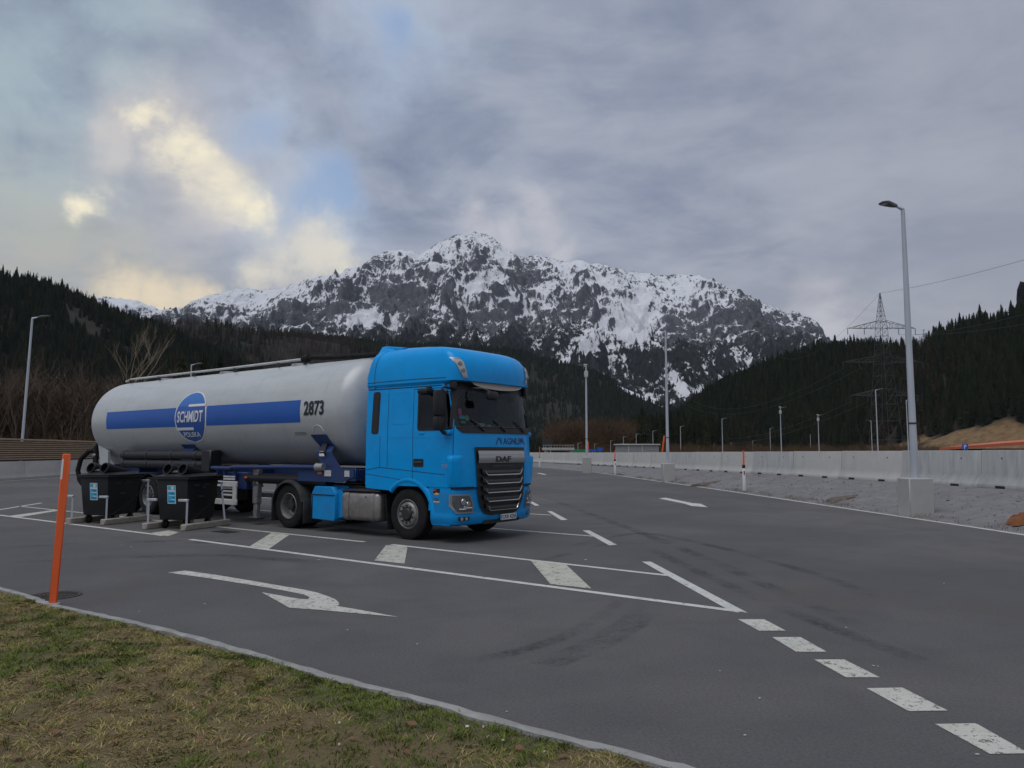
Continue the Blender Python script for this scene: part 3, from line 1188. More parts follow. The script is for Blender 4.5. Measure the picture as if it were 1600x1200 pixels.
def mound(name, label, u, v, sx, sy, h, m, rz=0.0):
    z0 = shoulder_z(*G(u, v, 0.2).xy)
    p = G(u, v, z0)
    b = MB()
    rr_ = random.Random(int(u))
    NA, NR = 22, 6
    jit = [rr_.uniform(.55, 1.3) for _ in range(NA)]
    ca_, sa_ = math.cos(rz), math.sin(rz)
    def vert(f, a_):
        lx_, ly_ = sx * f * jit[a_] * math.cos(2 * math.pi * a_ / NA), sy * f * jit[a_] * math.sin(2 * math.pi * a_ / NA)
        x_, y_ = lx_ * ca_ - ly_ * sa_, lx_ * sa_ + ly_ * ca_
        zs_ = shoulder_z(p.x + x_, p.y + y_) - p.z
        return b.bm.verts.new((x_, y_, zs_ + (.035 if h > .1 else .012) + h * (1 - f ** 1.5) * rr_.uniform(.6, 1.2) - .09 * (f == 1)))
    cen = vert(0, 0)
    prev = None
    for r_ in range(1, NR + 1):
        ring = [vert(r_ / NR, a_) for a_ in range(NA)]
        for a_ in range(NA):
            if prev is None: b.bm.faces.new((cen, ring[a_], ring[(a_ + 1) % NA]))
            else: b.bm.faces.new((prev[a_], ring[a_], ring[(a_ + 1) % NA], prev[(a_ + 1) % NA]))
        prev = ring
    o = b.build(name, M[m], smooth=60)
    o.location = p
    return tag(o, label, name.replace('_', ' '))


mound('debris_heap', 'flat patch of dark brown plant debris on the gravel slope left of the tall lamp', 1318, 776, .75, .42, .015, 'brown_debris', R(30))
mound('debris_heap', 'small brown debris patch on the gravel slope behind the middle marker post', 1105, 746, 1.0, .5, .015, 'brown_debris', R(30))
mound('soil_heap', 'rust coloured heap of soil at the right edge of the shoulder', 1606, 812, .48, .3, .15, 'rust_soil')

# loose stones on the slope and dry weeds along its foot
def shoulder_pts(n, t0, t1, ymax, seed):
    rng = np.random.default_rng(seed)
    res = []
    eax = np.array([q.x for q in EA]); eay = np.array([q.y for q in EA]); bax = np.array([q.x for q in BA]); bay = np.array([q.y for q in BA])
    i = rng.integers(0, NS - 1, n * 3)
    f = rng.random(n * 3); t = rng.uniform(t0, t1, n * 3)
    ex = eax[i] * (1 - f) + eax[i + 1] * f; ey = eay[i] * (1 - f) + eay[i + 1] * f
    bx2 = bax[i] * (1 - f) + bax[i + 1] * f; by2 = bay[i] * (1 - f) + bay[i + 1] * f
    x = ex + (bx2 - ex) * t; y = ey + (by2 - ey) * t
    bz = np.interp(by2, [0, 22, 45, 70, 110], [0.66, 0.66, 0.58, 0.50, 0.45])
    z = np.where(t < .08, .035 * np.clip(t, 0, 1) / .08, .035 + (bz - .035) * (t - .08) / .84)
    z = z + np.where((t > .08) & (t < .9), fbm(x * 1.3, y * 1.3, 4, 90) * .028, 0)
    k_ = (y > 13) & (y < ymax)
    return x[k_][:n], y[k_][:n], z[k_][:n]
x, y, z = shoulder_pts(1200, .02, .9, 48, 201)
n = len(x)
r0 = RNG.uniform(.012, .034, n) * np.where(RNG.random(n) < .06, 1.9, 1)
oct_v = np.array([(1, 0, 0), (-1, 0, 0), (0, 1, 0), (0, -1, 0), (0, 0, .7), (0, 0, -.7)], np.float32)
vv_ = oct_v[None] * r0[:, None, None] * RNG.uniform(.6, 1.3, (n, 6, 1)) + np.stack([x, y, z + r0 * .2], -1)[:, None, :]
of = np.array([(0, 2, 4), (2, 1, 4), (1, 3, 4), (3, 0, 4), (2, 0, 5), (1, 2, 5), (3, 1, 5), (0, 3, 5)])
ff = (np.arange(n)[:, None, None] * 6 + of[None]).reshape(-1, 3)
tag(link_mesh('loose_gravel', np_mesh('loose_gravel', vv_.reshape(-1, 3), ff, M['gravel_shoulder'])), 'loose grey stones scattered over the shoulder slope', 'gravel', kind='stuff')
x, y, z = shoulder_pts(5200, .035, .14, 60, 202)
cl_ = fbm(x * .8, y * .8, 3, 99) > -.05
x, y, z = x[cl_], y[cl_], z[cl_]
n = len(x)
a1 = RNG.random(n) * 6.28; hh = RNG.uniform(.03, .12, n); le = hh * RNG.uniform(.2, 1.0, n); w_ = .004
vv_ = np.stack([np.stack([x - w_, y, z - .01], -1), np.stack([x + w_, y, z - .01], -1), np.stack([x + np.cos(a1) * le, y + np.sin(a1) * le, z + hh], -1)], 1)
mw = mat('dry_weed', (0.16, 0.115, 0.06), 0.9)
tag(link_mesh('dry_weeds', np_mesh('dry_weeds', vv_.reshape(-1, 3), np.arange(n * 3).reshape(-1, 3), mw)), 'dry brown weeds along the foot of the right shoulder', 'weeds', kind='stuff')

# ------------------------------------------------------------------ concrete barriers (right)
def barrier_mesh(L, H, mats):
    prof = [(-.30, 0.0), (-.30, .10), (-.27, .13), (-.13, .40), (-.095, H - .03), (-.075, H), (.075, H), (.095, H - .03), (.13, .40), (.27, .13), (.30, .10), (.30, 0.0)]
    b = MB()
    for x0, x1 in ((-L / 2, L / 2),):
        n = len(prof)
        xs_ = [x0, x0 + .03, x1 - .03, x1]
        sc_ = [.94, 1, 1, .94]
        V = [[b.bm.verts.new((xx, p[0] * s_, p[1] if s_ == 1 else p[1] - (.012 if p[1] > H - .1 else 0))) for p in prof] for xx, s_ in zip(xs_, sc_)]
        for A, B in zip(V, V[1:]):
            for i in range(n - 1):
                b.bm.faces.new((A[i], A[i + 1], B[i + 1], B[i]))
            b.bm.faces.new((A[n - 1], A[0], B[0], B[n - 1]))
        b.bm.faces.new(V[0]); b.bm.faces.new(list(reversed(V[-1])))
    return b.mesh('barrier', mats, smooth=50)


def rest_of_barrier(o, L, H):
    # lifting holes and drainage notches as parts
    for xx in (-L * .28, L * .28):
        for s_ in (-1, 1):
            b = MB()
            b.cyl((xx, s_ * .098, H * .78), (xx, s_ * .118, H * .78), .022, seg=8)
            b.build('lifting_hole', M['dark_gap'], o)
    for xx in (-L * .25, L * .25):
        b = MB()
        b.box((xx, 0, .035), (.42, .612, .09), .01)
        b.build('drain_notch', M['dark_gap'], o)


LB, HB = 4.1, 1.13
bm_a = barrier_mesh(LB, HB, M['concrete'])
bm_b = barrier_mesh(LB, HB, M['concrete_stained'])
# walk the barrier path with joints at the observed places
d = [0.0]
for a_, b_ in zip(BARR, BARR[1:]): d.append(d[-1] + (b_ - a_).length)
def at_len(q):
    i = min(max(0, int(np.searchsorted(d, q)) - 1), len(BARR) - 2)
    t = (q - d[i]) / (d[i + 1] - d[i])
    return BARR[i].lerp(BARR[i + 1], t)
# find arc length of the joint seen at pixel x=1411
best = min(np.arange(0, d[-1], .05), key=lambda q: abs(at_len(q).x / at_len(q).y - (1411 - 800) / FPX) if at_len(q).y > 5 else 9)
STEP = LB + .02
starts = []
q = best
while q - STEP > 12: q -= STEP
while q + STEP < d[-1]:
    starts.append(q); q += STEP
ORD = ['first', 'second', 'third', 'fourth', 'fifth', 'sixth', 'seventh', 'eighth', 'ninth', 'tenth', 'eleventh', 'twelfth', 'thirteenth', 'fourteenth', 'fifteenth', 'sixteenth', 'seventeenth', 'eighteenth', 'nineteenth', 'twentieth', 'twenty-first', 'twenty-second', 'twenty-third', 'twenty-fourth', 'twenty-fifth']
proto = None
lamp_i = None
info = []
for q in starts:
    p0, p1 = at_len(q), at_len(q + STEP)
    c_ = (p0 + p1) / 2
    info.append((p0, p1, c_, 800 + FPX * c_.x / c_.y if c_.y > 1 else 9999))
for i, (p0, p1, c_, u) in enumerate(info):
    if c_.y > 2 and 800 + FPX * p1.x / p1.y < 1432 <= 800 + FPX * p0.x / p0.y:
        lamp_i = i
br_ = random.Random(5)
for i, (p0, p1, c_, u) in enumerate(info):
    if u > 1900 and i < lamp_i - 3: continue
    me = bm_b if i in (lamp_i, lamp_i - 1, lamp_i + 3, lamp_i + 6) else bm_a
    o = link_mesh('concrete_barrier', me)
    o.location = (c_.x, c_.y, base_z(c_.y))
    o.rotation_euler = (br_.uniform(-.006, .006), 0, math.atan2(p1.y - p0.y, p1.x - p0.x) + br_.uniform(-.004, .004))
    k_ = i - lamp_i
    if k_ == 0: lab = 'streaked grey concrete barrier segment directly behind the tall lamp post'
    elif k_ < 0: lab = f'{ORD[-k_ - 1]} concrete barrier segment to the right of the tall lamp post'
    else: lab = f'{ORD[k_ - 1]} concrete barrier segment to the left of the tall lamp post'
    tag(o, lab, 'barrier', 'concrete barriers along the right shoulder')
    if c_.y < 75: rest_of_barrier(o, LB, HB)

# ------------------------------------------------------------------ wall on the left: concrete units with timber slats
wl_path = [Vector((-30.6, 30)), Vector((-31.0, 40)), Vector((-31.4, 50)), Vector((-33.2, 62)), Vector((-36, 76)), Vector((-39, 92)), Vector((-41, 108))]
wl_path = path_spline(wl_path, .5)
d2 = [0.0]
for a_, b_ in zip(wl_path, wl_path[1:]): d2.append(d2[-1] + (b_ - a_).length)
def at2(q):
    i = min(max(0, int(np.searchsorted(d2, q)) - 1), len(wl_path) - 2)
    t = (q - d2[i]) / (d2[i + 1] - d2[i])
    return wl_path[i].lerp(wl_path[i + 1], t)
LW, HW = 4.9, 1.12
wm = barrier_mesh(LW - .02, HW, M['concrete'])
sl = MB()
for i in range(9):
    sl.box((0, 0, HW + .14 + i * .135), (LW - .02, .06, .085), .008)
slm = sl.mesh('slats', M['wood_slat'])
cp = MB()
cp.box((0, 0, HW + .14 + 9 * .135 + .01), (LW - .02, .22, .10), .012)
cpm = cp.mesh('cap', M['wood_slat'])
pl = MB()
pl.box((0, .10, HW + .62), (LW - .02, .04, 1.2))
plm = pl.mesh('backing', M['dark_timber'])
q = 0.0
j = 0
while q + LW < d2[-1]:
    p0, p1 = at2(q), at2(q + LW)
    c_ = (p0 + p1) / 2
    rz = math.atan2(p1.y - p0.y, p1.x - p0.x)
    t_ = thing('noise_wall', f'concrete unit with brown timber slats, {ORD[j]} from the left in the wall behind the tanker', 'wall', (c_.x, c_.y, 0), rz, 'slatted wall units on the left')
    link_mesh('base', wm, t_)
    s_ = link_mesh('slats', slm, t_); s_['kind'] = 'stuff'
    link_mesh('cap', cpm, t_)
    link_mesh('backing', plm, t_)
    for xx in (-LW * .3, LW * .2):
        b = MB()
        b.box((xx, 0, .03), (.3, .612, .08))
        b.build('drain_notch', M['dark_gap'], t_)
    q += LW; j += 1
# kerb strip in front of that wall
ks = MB()
m_ = len(wl_path)
def wpt(u, v, z):
    i = int(u)
    t = (wl_path[min(i + 1, m_ - 1)] - wl_path[max(i - 1, 0)]).normalized()
    q_ = wl_path[i] + Vector((t.y, -t.x)) * v
    return (q_.x, q_.y, z)
ks.grid(lambda u, v: wpt(u, *v), list(range(m_)), [(.3, .10), (.85, .06), (.9, -.02)])
tag(ks.build('wall_verge', M['gravel_shoulder'], smooth=0), kind='structure')
lw2 = MB()
lw2.grid(lambda u, v: wpt(u, v, .004), list(range(m_)), [1.25, 1.4])
lw2.build('edge_line', M['road_paint'], lot, smooth=0)


# ------------------------------------------------------------------ lamp posts
def lamp_post(label, loc, H, rz, block=None, head=True, box=False, r0=.095, r1=.05, arm=.75, lean=(0, 0), group='lamp posts', detail=True, label_name='lamp_post'):
    t_ = thing(label_name, label, 'lamp post', loc, 0, group)
    bz = 0.0
    if block:
        b = MB()
        b.box((0, 0, block[1] / 2 - .12), (block[0], block[0], block[1] + .24), .025)
        b.build('foundation_block', M['concrete'], t_)
        bz = block[1]
    lx, ly = lean
    top = Vector((lx * H, ly * H, H))
    b = MB()
    if detail:
        b.tube([(0, 0, bz), (lx * .3 * H, ly * .3 * H, bz + (H - bz) * .3), (lx * .62 * H, ly * .62 * H, bz + (H - bz) * .62), top], [r0, r0 * .84, (r0 + r1) * .5, r1], 14)
    else:
        b.tube([(0, 0, bz), top], [r0, r1], 6)
    b.build('pole', M['galvanised'], t_)
    dx, dy = math.cos(rz), math.sin(rz)
    if detail and block:
        b = MB()
        b.cyl((0, 0, bz), (0, 0, bz + .02), .17, seg=14)
        for a_ in range(4):
            an = a_ * math.pi / 2 + .7
            b.cyl((.14 * math.cos(an), .14 * math.sin(an), bz + .0), (.14 * math.cos(an), .14 * math.sin(an), bz + .06), .015, seg=6)
        b.build('base_plate', M['galvanised'], t_)
        b = MB()
        b.cyl((0, 0, bz + 1.45), (0, 0, bz + 1.5), r0 * .97, seg=14)
        b.build('clamp', M['steel_dark'], t_)
    if head:
        e = top + Vector((dx * arm * .45, dy * arm * .45, .10))
        b = MB()
        b.tube([top - Vector((0, 0, .12)), top + Vector((0, 0, .02)), e], [r1 * 1.15, r1, r1 * .6], 8)
        b.build('arm', M['galvanised'], t_)
        b = MB()
        Mx = Matrix.Rotation(rz, 3, 'Z') @ Matrix.Rotation(R(-9), 3, 'Y')
        k1 = arm * 1.0
        pts = [(0, .06, -.03), (0, .06, .05), (k1 * .3, .14, .075), (k1 * .75, .15, .06), (k1, .10, .03), (k1, .10, 0), (k1 * .3, .15, -.01)]
        # hexagonal flat luminaire body
        prof = [(-.02, .05), (.10, .075), (.28, .145), (k1 * .85, .15), (k1, .11)]
        zt = [.05, .075, .085, .055, .03]
        zb = [-.02, -.03, -.01, -.005, .0]
        V = []
        for (x_, hw), a1, a0 in zip(prof, zt, zb):
            V.append([b.bm.verts.new(Mx @ Vector(p) + e) for p in ((x_, -hw, a0), (x_, hw, a0), (x_, hw, (a0 + a1) / 2), (x_, hw * .6, a1), (x_, -hw * .6, a1), (x_, -hw, (a0 + a1) / 2))])
        for A, B in zip(V, V[1:]):
            for i in range(6):
                b.bm.faces.new((A[i], A[(i + 1) % 6], B[(i + 1) % 6], B[i]))
        b.bm.faces.new(V[0]); b.bm.faces.new(list(reversed(V[-1])))
        hd = b.build('lamp_head', M['lamp_head_grey'], t_, smooth=25)
        if detail:
            b = MB()
            V = [Mx @ Vector(p) + e for p in ((.3, -.11, -.016), (k1 * .9, -.11, -.012), (k1 * .9, .11, -.012), (.3, .11, -.016))]
            b.poly(V)
            b.build('lens', M['lamp_lens'], hd, smooth=0)
    if box:
        b = MB()
        b.box(top + Vector((0, 0, -.55)), (.30, .28, .50), .03)
        b.cyl(top + Vector((0, 0, -.3)), top + Vector((0, 0, .25)), .05, seg=8)
        b.box(top + Vector((-.05, 0, .2)), (.28, .16, .14), .02)
        b.build('camera_box', M['guard_white'], t_)
    return t_


LG = 'tall lamp posts along the lot'
p = G(1432, 801, .10)
p.z = .10
lamp_post('tall tapered galvanised lamp post on a concrete block, nearest on the right', p, 8.35, math.pi + .15, (.66, .93), r0=.105, r1=.052, arm=.46, group=LG, lean=(.0, 0))
p = P(1044, 750, 44.0); p.z = .12
lamp_post('middle tall lamp post on a concrete block by the right shoulder', p, 8.5, R(96), (.66, .93), r0=.095, r1=.045, arm=.55, group=LG)
p = P(917, 735, 62.0); p.z = .12
lamp_post('farthest block-mounted post near the truck, with camera box on top', p, 8.4, math.pi + .3, (.70, 1.15), head=True, box=True, r0=.10, r1=.06, arm=.45, group=LG)
p = P(36, 720, 50.0); p.z = 0
p0 = P(38, 688, 50.0); p1 = P(54, 498, 50.0)
lamp_post('slim lamp post leaning right, behind the slatted wall on the left', (p0.x - .22, 50, -1.0), p1.z + 1.0, .12, r0=.10, r1=.065, arm=.75, lean=((p1.x - p0.x) / (p1.z - p0.z) * .92, 0), group=LG)
p1 = P(300, 571, 64.0)
lamp_post('lamp post whose head just peeks over the tanker', (p1.x - .05, 64, -1.0), p1.z + 1.0, .25, r0=.08, r1=.05, arm=.62, group=LG)

# small far lamp posts beyond the barrier: (px, top v, distance, head dir, label)
FAR = [(974, 683, 190, 0, None), (994, 679, 185, .2, 'above the left part of the small grey building'), (1020, 674, 170, .2, 'above the right end of the small grey building'),
       (1063, 667, 150, .2, 'just right of the middle tall lamp post'), (1070, 699, 300, .2, None), (1091, 697, 300, .3, None), (1115, 695, 290, .3, None),
       (1128, 655, 130, .2, 'in front of the dark wood, brightest of the small ones'), (1142, 692, 260, 0, None), (1176, 689, 240, .2, None),
       (1203, 670, 160, .2, 'left of the pair with the camera post'), (1219, 638, 112, .3, 'with a double head, tallest left of the pylon'), (1266, 680, 200, 1.2, None),
       (1278, 650, 120, .4, 'carrying a white camera box'), (1361, 658, 150, math.pi, 'short, left of the pylon foot'), (1368, 610, 92, .2, 'tallest thin post beside the pylon'),
       (1416, 626, 96, .2, 'half hidden behind the tall tapered post'), (954, 689, 200, 0, None), (903, 693, 170, 0, None), (929, 694, 210, 0, None)]
FAR.sort(key=lambda q_: q_[0])
for i, (u, v, D, rz, lb) in enumerate(FAR):
    p1 = P(u, v, D)
    lab = f'distant thin lamp post {lb}' if lb else f'tiny lamp post beyond the barrier, {ORD[i]} of the distant ones from the left'
    lamp_post(lab, (p1.x, D, -1.2), p1.z + 1.2, rz, head=True, box=(u in (1219, 1278)), r0=.085, r1=.05, arm=.7, group='distant lamp posts beyond the barrier', detail=False)


# ------------------------------------------------------------------ delineators and snow poles
def delineator(label, u, v, D, top_v):
    p = P(u, v, D)
    z0 = shoulder_z(p.x, p.y) - .05
    t_ = thing('marker_post', label, 'marker post', (p.x, p.y, z0), 0, 'white marker posts with orange rods')
    h = 1.05
    b = MB(); b.frustum((0, 0, 0), (.13, .10), (.11, .085), h, bev=.02); b.build('post', M['white_plastic'], t_)
    b = MB(); b.frustum((0, 0, h - .10), (.122, .094), (.118, .09), .16, bev=.02); b.build('band', M['black_plastic'], t_)
    b = MB(); b.box((0, -.056, h - .28), (.05, .006, .16)); b.build('reflector', M['reflector_red'], t_)
    zt = P(u, top_v, D).z - z0
    b = MB(); b.cyl((0, 0, h), (0.01, 0, zt), .04, .035, 10); b.build('rod', M['orange_plastic'], t_)
delineator('marker post with orange rod and red reflector, nearest on the right shoulder', 1163, 768, 33.0, 704)
delineator('marker post with orange rod between the two farther tall lamp posts', 961, 741, 56.0, 704)
delineator('marker post with orange rod just right of the truck cab', 843, 727, 84.0, 698)


def snow_pole(label, base, top, w, group=None, tip=False):
    t_ = thing('snow_pole', label, 'snow pole', base, 0, group)
    d_ = Vector(top) - Vector(base)
    b = MB()
    side = Vector((1, .25, 0)).normalized() * w / 2
    th = Vector((-.25, 1, 0)).normalized() * w * .22
    pts = []
    for q in (Vector((0, 0, -.05)), d_):
        for sx, sy in ((-1, -1), (1, -1), (1, 1), (-1, 1)):
            pts.append(q + side * sx + th * sy)
    vs, fs = b._faces(pts, [(3, 2, 1, 0), (4, 5, 6, 7), (0, 1, 5, 4), (1, 2, 6, 5), (2, 3, 7, 6), (3, 0, 4, 7)])
    bmesh.ops.bevel(b.bm, geom=list({e for f in fs for e in f.edges}), offset=w * .1, segments=1, profile=.5, affect='EDGES')
    b.build('board', M['orange_plastic'], t_)
    if tip:
        b = MB()
        q0, q1 = d_ * .83, d_ * .965
        o_ = -th * 1.05 - side * .45
        b.raw([q0 + o_ - side * .50, q0 + o_ - side * .05, q1 + o_ - side * .05, q1 + o_ - side * .50], [(0, 1, 2, 3)])
        b.build('reflective_strip', M['reflector_white'], t_, smooth=0)
        b = MB()
        b.box((0, -.01, .0), (.16, .10, .05), .01)
        b.build('foot', M['kerb_stone'], t_)
    return t_
pb = G(82, 948)
pt = P(104.5, 709, pb.y)
snow_pole('tall flat orange snow pole leaning right at the lawn edge', (pb.x, pb.y, 0.02), (pt.x, pt.y, pt.z), .082, tip=True)
for u0, v0, u1, v1, D, lb in [(1034, 712, 1038, 681, 60, 'orange snow pole beyond the barrier left of the middle lamp post'), (919, 712, 919, 690, 90, 'small orange snow pole behind the post with the camera box')]:
    a_, c_ = P(u0, v0, D), P(u1, v1, D)
    snow_pole(lb, a_, c_, .13, 'orange snow poles beyond the barrier')
# ------------------------------------------------------------------ tractor unit
TA = R(-37.2)
TF = Vector((math.cos(TA), math.sin(TA)))
TL = Vector((-math.sin(TA), math.cos(TA)))
c0 = G(640, 843).xy
TO = c0 + TL * 1.14
truck = thing('truck_tractor', 'bright blue high-roof tractor unit parked in the bay, coupled to the tanker', 'truck', (TO.x, TO.y, 0), TA)
XR = -1.20
ZX = [0.30, 1.06, 1.60, 2.12, 2.55, 2.95, 3.06, 3.085, 3.12, 3.30, 3.45, 3.57, 3.67, 3.74, 3.79, 3.83, 3.87, 3.905, 3.93, 3.945]
XX = [1.40, 1.43, 1.42, 1.39, 1.32, 1.23, 1.20, 1.24, 1.36, 1.37, 1.34, 1.29, 1.21, 1.12, 1.00, 0.80, 0.38, -.15, -.60, -.90]
WZ = [0.30, 1.06, 2.10, 2.96, 3.06, 3.12, 3.30, 3.45, 3.57, 3.67, 3.74, 3.79, 3.83, 3.87, 3.905, 3.93, 3.945]
WW = [1.235, 1.245, 1.245, 1.215, 1.20, 1.235, 1.228, 1.212, 1.19, 1.16, 1.12, 1.065, 1.0, .91, .80, .68, .55]
DC, NC = 0.30, 3.0
def cxf(z): return float(np.interp(z, ZX, XX))
def cw(z): return float(np.interp(z, WZ, WW))
def cxr(z): return XR + max(0, z - 3.3) * .22
def cab_front(y, z, off=0.0):
    w, x0 = cw(z), cxf(z)
    def fx(t):
        q = min(abs(t) / w, 1.0)
        return x0 - DC * (1 - max(0.0, 1 - q ** NC) ** (1 / NC))
    x_ = fx(y)
    if off:
        e = .004
        y1, y2 = max(-w, y - e), min(w, y + e)
        dx = (fx(y2) - fx(y1)) / max(1e-6, y2 - y1)
        dx = max(-6, min(6, dx))
        nl = math.hypot(1, dx)
        return Vector((x_ + off / nl, y - off * dx / nl, z))
    return Vector((x_, y, z))
def cab_side(x, z, off=0.0, s=-1):
    w, x0 = cw(z), cxf(z)
    if x <= x0 - DC:
        return Vector((x, s * (w + off), z))
    k_ = min(1.0, (x0 - x) / DC)
    q = max(0.0, 1 - (1 - k_) ** NC) ** (1 / NC)
    return cab_front(s * q * w, z, off)

Zs = [1.06, 1.25, 1.45, 1.66, 1.90, 2.04, 2.17, 2.25, 2.5, 2.75, 2.92, 2.96, 3.06, 3.085, 3.12, 3.2, 3.3, 3.38, 3.45, 3.51, 3.57, 3.62, 3.67, 3.705, 3.74, 3.765, 3.79, 3.81, 3.83, 3.85, 3.87, 3.89, 3.905, 3.92, 3.93, 3.945]
SX = [0.0, .10, .25, .45, .655, .80, .90]             # fractions of the straight side
QF = [1.0, .9985, .993, .98, .965, .94, .90, .83, .70, .5, .25, 0]
def ring_cab(z):
    x0, w = cxf(z), cw(z)
    xe = x0 - DC
    xr = cxr(z)
    if z < 3.0:
        sx = [XR, -.85, -.60, .14, .30, .60, .88]
    else:
        sx = [xr + (xe - xr) * s_ for s_ in (0, .17, .29, .62, .70, .84, .96)]
    pts = [(x_, -w) for x_ in sx]
    for q in QF:
        v_ = cab_front(-q * w, z)
        pts.append((v_.x, v_.y))
    full = pts + [(x_, -y_) for x_, y_ in reversed(pts[:-1])]
    return [Vector((x_, y_, z)) for x_, y_ in full]
cab = MB()
RV = [[cab.bm.verts.new(p) for p in ring_cab(z)] for z in Zs]
ncol = len(RV[0])
nside = 7
c_win = (4, nside + 3)               # from S(.30) to q=.98
for j in range(len(Zs) - 1):
    zm = (Zs[j] + Zs[j + 1]) / 2
    for i in range(ncol - 1):
        mi = min(i, ncol - 2 - i)
        if 2.17 < zm < 2.92:
            if 4 <= mi < nside + 3: continue            # door window
            if mi >= nside + 5 : continue       # windscreen
        cab.bm.faces.new((RV[j][i], RV[j][i + 1], RV[j + 1][i + 1], RV[j + 1][i]))
cab.bm.faces.new(RV[-1])
# rear wall
for j in range(len(Zs) - 1):
    cab.bm.faces.new((RV[j][0], RV[j + 1][0], RV[j + 1][-1], RV[j][-1]))
cab.bm.faces.new(list(reversed(RV[0])))
body = cab.build('cab', M['truck_blue'], truck, smooth=32)

# front lower corner panels + bumper: U-shaped shell below the cab
bp_ = MB()
def bump_ring(z, grow=0.0):
    pts = []
    for x_ in (.66, .78, .90):
        pts.append(cab_side(x_, z, grow))
    w = cw(z)
    for q in QF[1:]:
        pts.append(cab_front(-q * w, z, grow))
    mirror = [Vector((p.x, -p.y, p.z)) for p in reversed(pts[:-1])]
    return pts + mirror
zb = [(.33, -.10), (.36, -.015), (.44, .012), (.52, .012), (.56, .0), (.60, .0), (.90, .0), (1.0, -.01), (1.045, -.05)]
BV = [[bp_.bm.verts.new(p) for p in bump_ring(z, g_)] for z, g_ in zb]
for A, B in zip(BV, BV[1:]):
    for i in range(len(A) - 1):
        bp_.bm.faces.new((A[i], A[i + 1], B[i + 1], B[i]))
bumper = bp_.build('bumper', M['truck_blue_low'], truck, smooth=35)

def patch(name, fn, a0, a1, b0, b1, r, m, parent, nu=8, nv=4, label=None):
    b = MB(); b.rrgrid(fn, a0, a1, b0, b1, r, nu, nv)
    o = b.build(name, M[m], parent)
    if label: o['label'] = label
    return o
F_ = lambda off: (lambda a_, b_: cab_front(a_, b_, off))
S_ = lambda off, s=-1: (lambda a_, b_: cab_side(a_, b_, off, s))

# windscreen with gasket, black header and visor
ws = 1.155
b = MB()
b.rring(F_(.006), (-ws - .03, ws + .03, 2.105, 2.985, .16), (-ws + .03, ws - .03, 2.185, 2.93, .12))
wsf = b.build('windscreen_frame', M['black_plastic'], truck)
b = MB(); b.rrgrid(F_(.003), -ws + .02, ws - .02, 2.18, 2.935, .10, 22, 6); b.build('windscreen', M['cab_glass'], truck)
patch('windscreen_header', F_(.004), -1.19, 1.19, 2.955, 3.10, .03, 'black_plastic', truck, 26, 3)
for s_ in (-1, 1):
    b = MB()
    b.raw([cab_side(.93, 3.10, .005, s_), cab_side(1.20, 3.10, .005, s_), cab_side(1.12, 2.97, .006, s_), cab_side(1.0, 3.0, .005, s_)], [(0, 1, 2, 3)])
    b.build('header_corner', M['black_plastic'], truck)
    b = MB(); b.box((1.14, s_ * 1.14, 3.02), (.14, .10, .18), .03, seg=2); b.build('corner_camera', M['black_plastic'], truck)
vis = MB()
def vfn(a_, b_):
    p = cab_front(a_, 3.02, .10 + .05 * b_)
    d_ = 1 - (a_ / .8) ** 2
    return Vector((p.x, p.y, 3.115 - b_ * (.02 + .115 * max(0, d_) ** .5)))
vis.grid(vfn, [-.8 + 1.6 * i / 24 for i in range(25)], [0, .25, .5, .75, 1])
vis.build('sun_visor', M['visor_tan'], truck)
# wipers, lower black band
patch('scuttle', F_(.009), -1.10, 1.10, 2.10, 2.24, .05, 'black_plastic', truck, 22, 2)
for a_ in (-.62, .05, .72):
    b = MB()
    b.tube([cab_front(a_ - .20, 2.36, .03), cab_front(a_ - .05, 2.26, .035), cab_front(a_ + .12, 2.15, .03)], [.012, .014, .018], 6)
    b.tube([cab_front(a_ - .55, 2.215, .022), cab_front(a_ - .1, 2.235, .022), cab_front(a_ + .25, 2.225, .022)], .010, 5)
    b.build('wiper', M['interior_grey'], truck)
# grille
def gf(a_, b_): return cab_front(a_, b_, .006)
gr = MB()
gz0, gz1 = .50, 1.83
def gw(z): return float(np.interp(z, [.50, .54, .62, .75, .95, 1.83], [.36, .52, .62, .70, .745, .80]))
zr = [gz0 + (gz1 - gz0) * (i / 16) for i in range(17)]
gr.grid(lambda a_, z: cab_front(a_ * gw(z), z, .022 if z > 1.0 else .026), [-1 + i / 10 for i in range(21)], sorted(zr + [.52, .54]))
grille = gr.build('grille', M['black_plastic'], truck)
b = MB()
b.rrgrid(lambda a_, b_: cab_front(a_, b_, .045 + .02 * math.sin((b_ - 1.52) / .24 * math.pi)), -.74, .74, 1.52, 1.76, .02, 14, 6)
badge = b.build('badge_panel', M['silver_panel'], grille)
b = MB()
b.rrgrid(lambda a_, b_: cab_front(a_, b_, .05 + .02 * math.sin((b_ - 1.52) / .24 * math.pi)), -.74, .74, 1.675, 1.683, .002, 14, 2)
b.build('crease', M['fuel_tank_metal'], badge)
for i, zc_ in enumerate((1.33, 1.16, .985, .815, .64)):
    hw = gw(zc_) * .86 - .06
    b = MB()
    def lou(a_, t, zc_=zc_, hw=hw):
        e = abs(a_)
        up = .055 * max(0, (e - .82) / .18) ** 2
        ang = t * 2 * math.pi
        return cab_front(a_ * (hw + .06), zc_ + up + .045 * math.sin(ang), .035 + .035 * math.cos(ang) + .01)
    b.grid(lou, [-1 + k_ / 12 for k_ in range(25)], [k_ / 8 for k_ in range(9)])
    lv_ = b.build('louvre', M['steel_dark'], grille)
    b = MB()
    pts = [cab_front(a_ * hw, zc_ - .045 + .10 * max(0, (abs(a_) - .86) / .14) ** 1.6, .082) for a_ in [-1 + k_ / 20 for k_ in range(41)]]
    b.tube(pts, .013, 6)
    b.build('chrome_trim', M['chrome'], lv_)
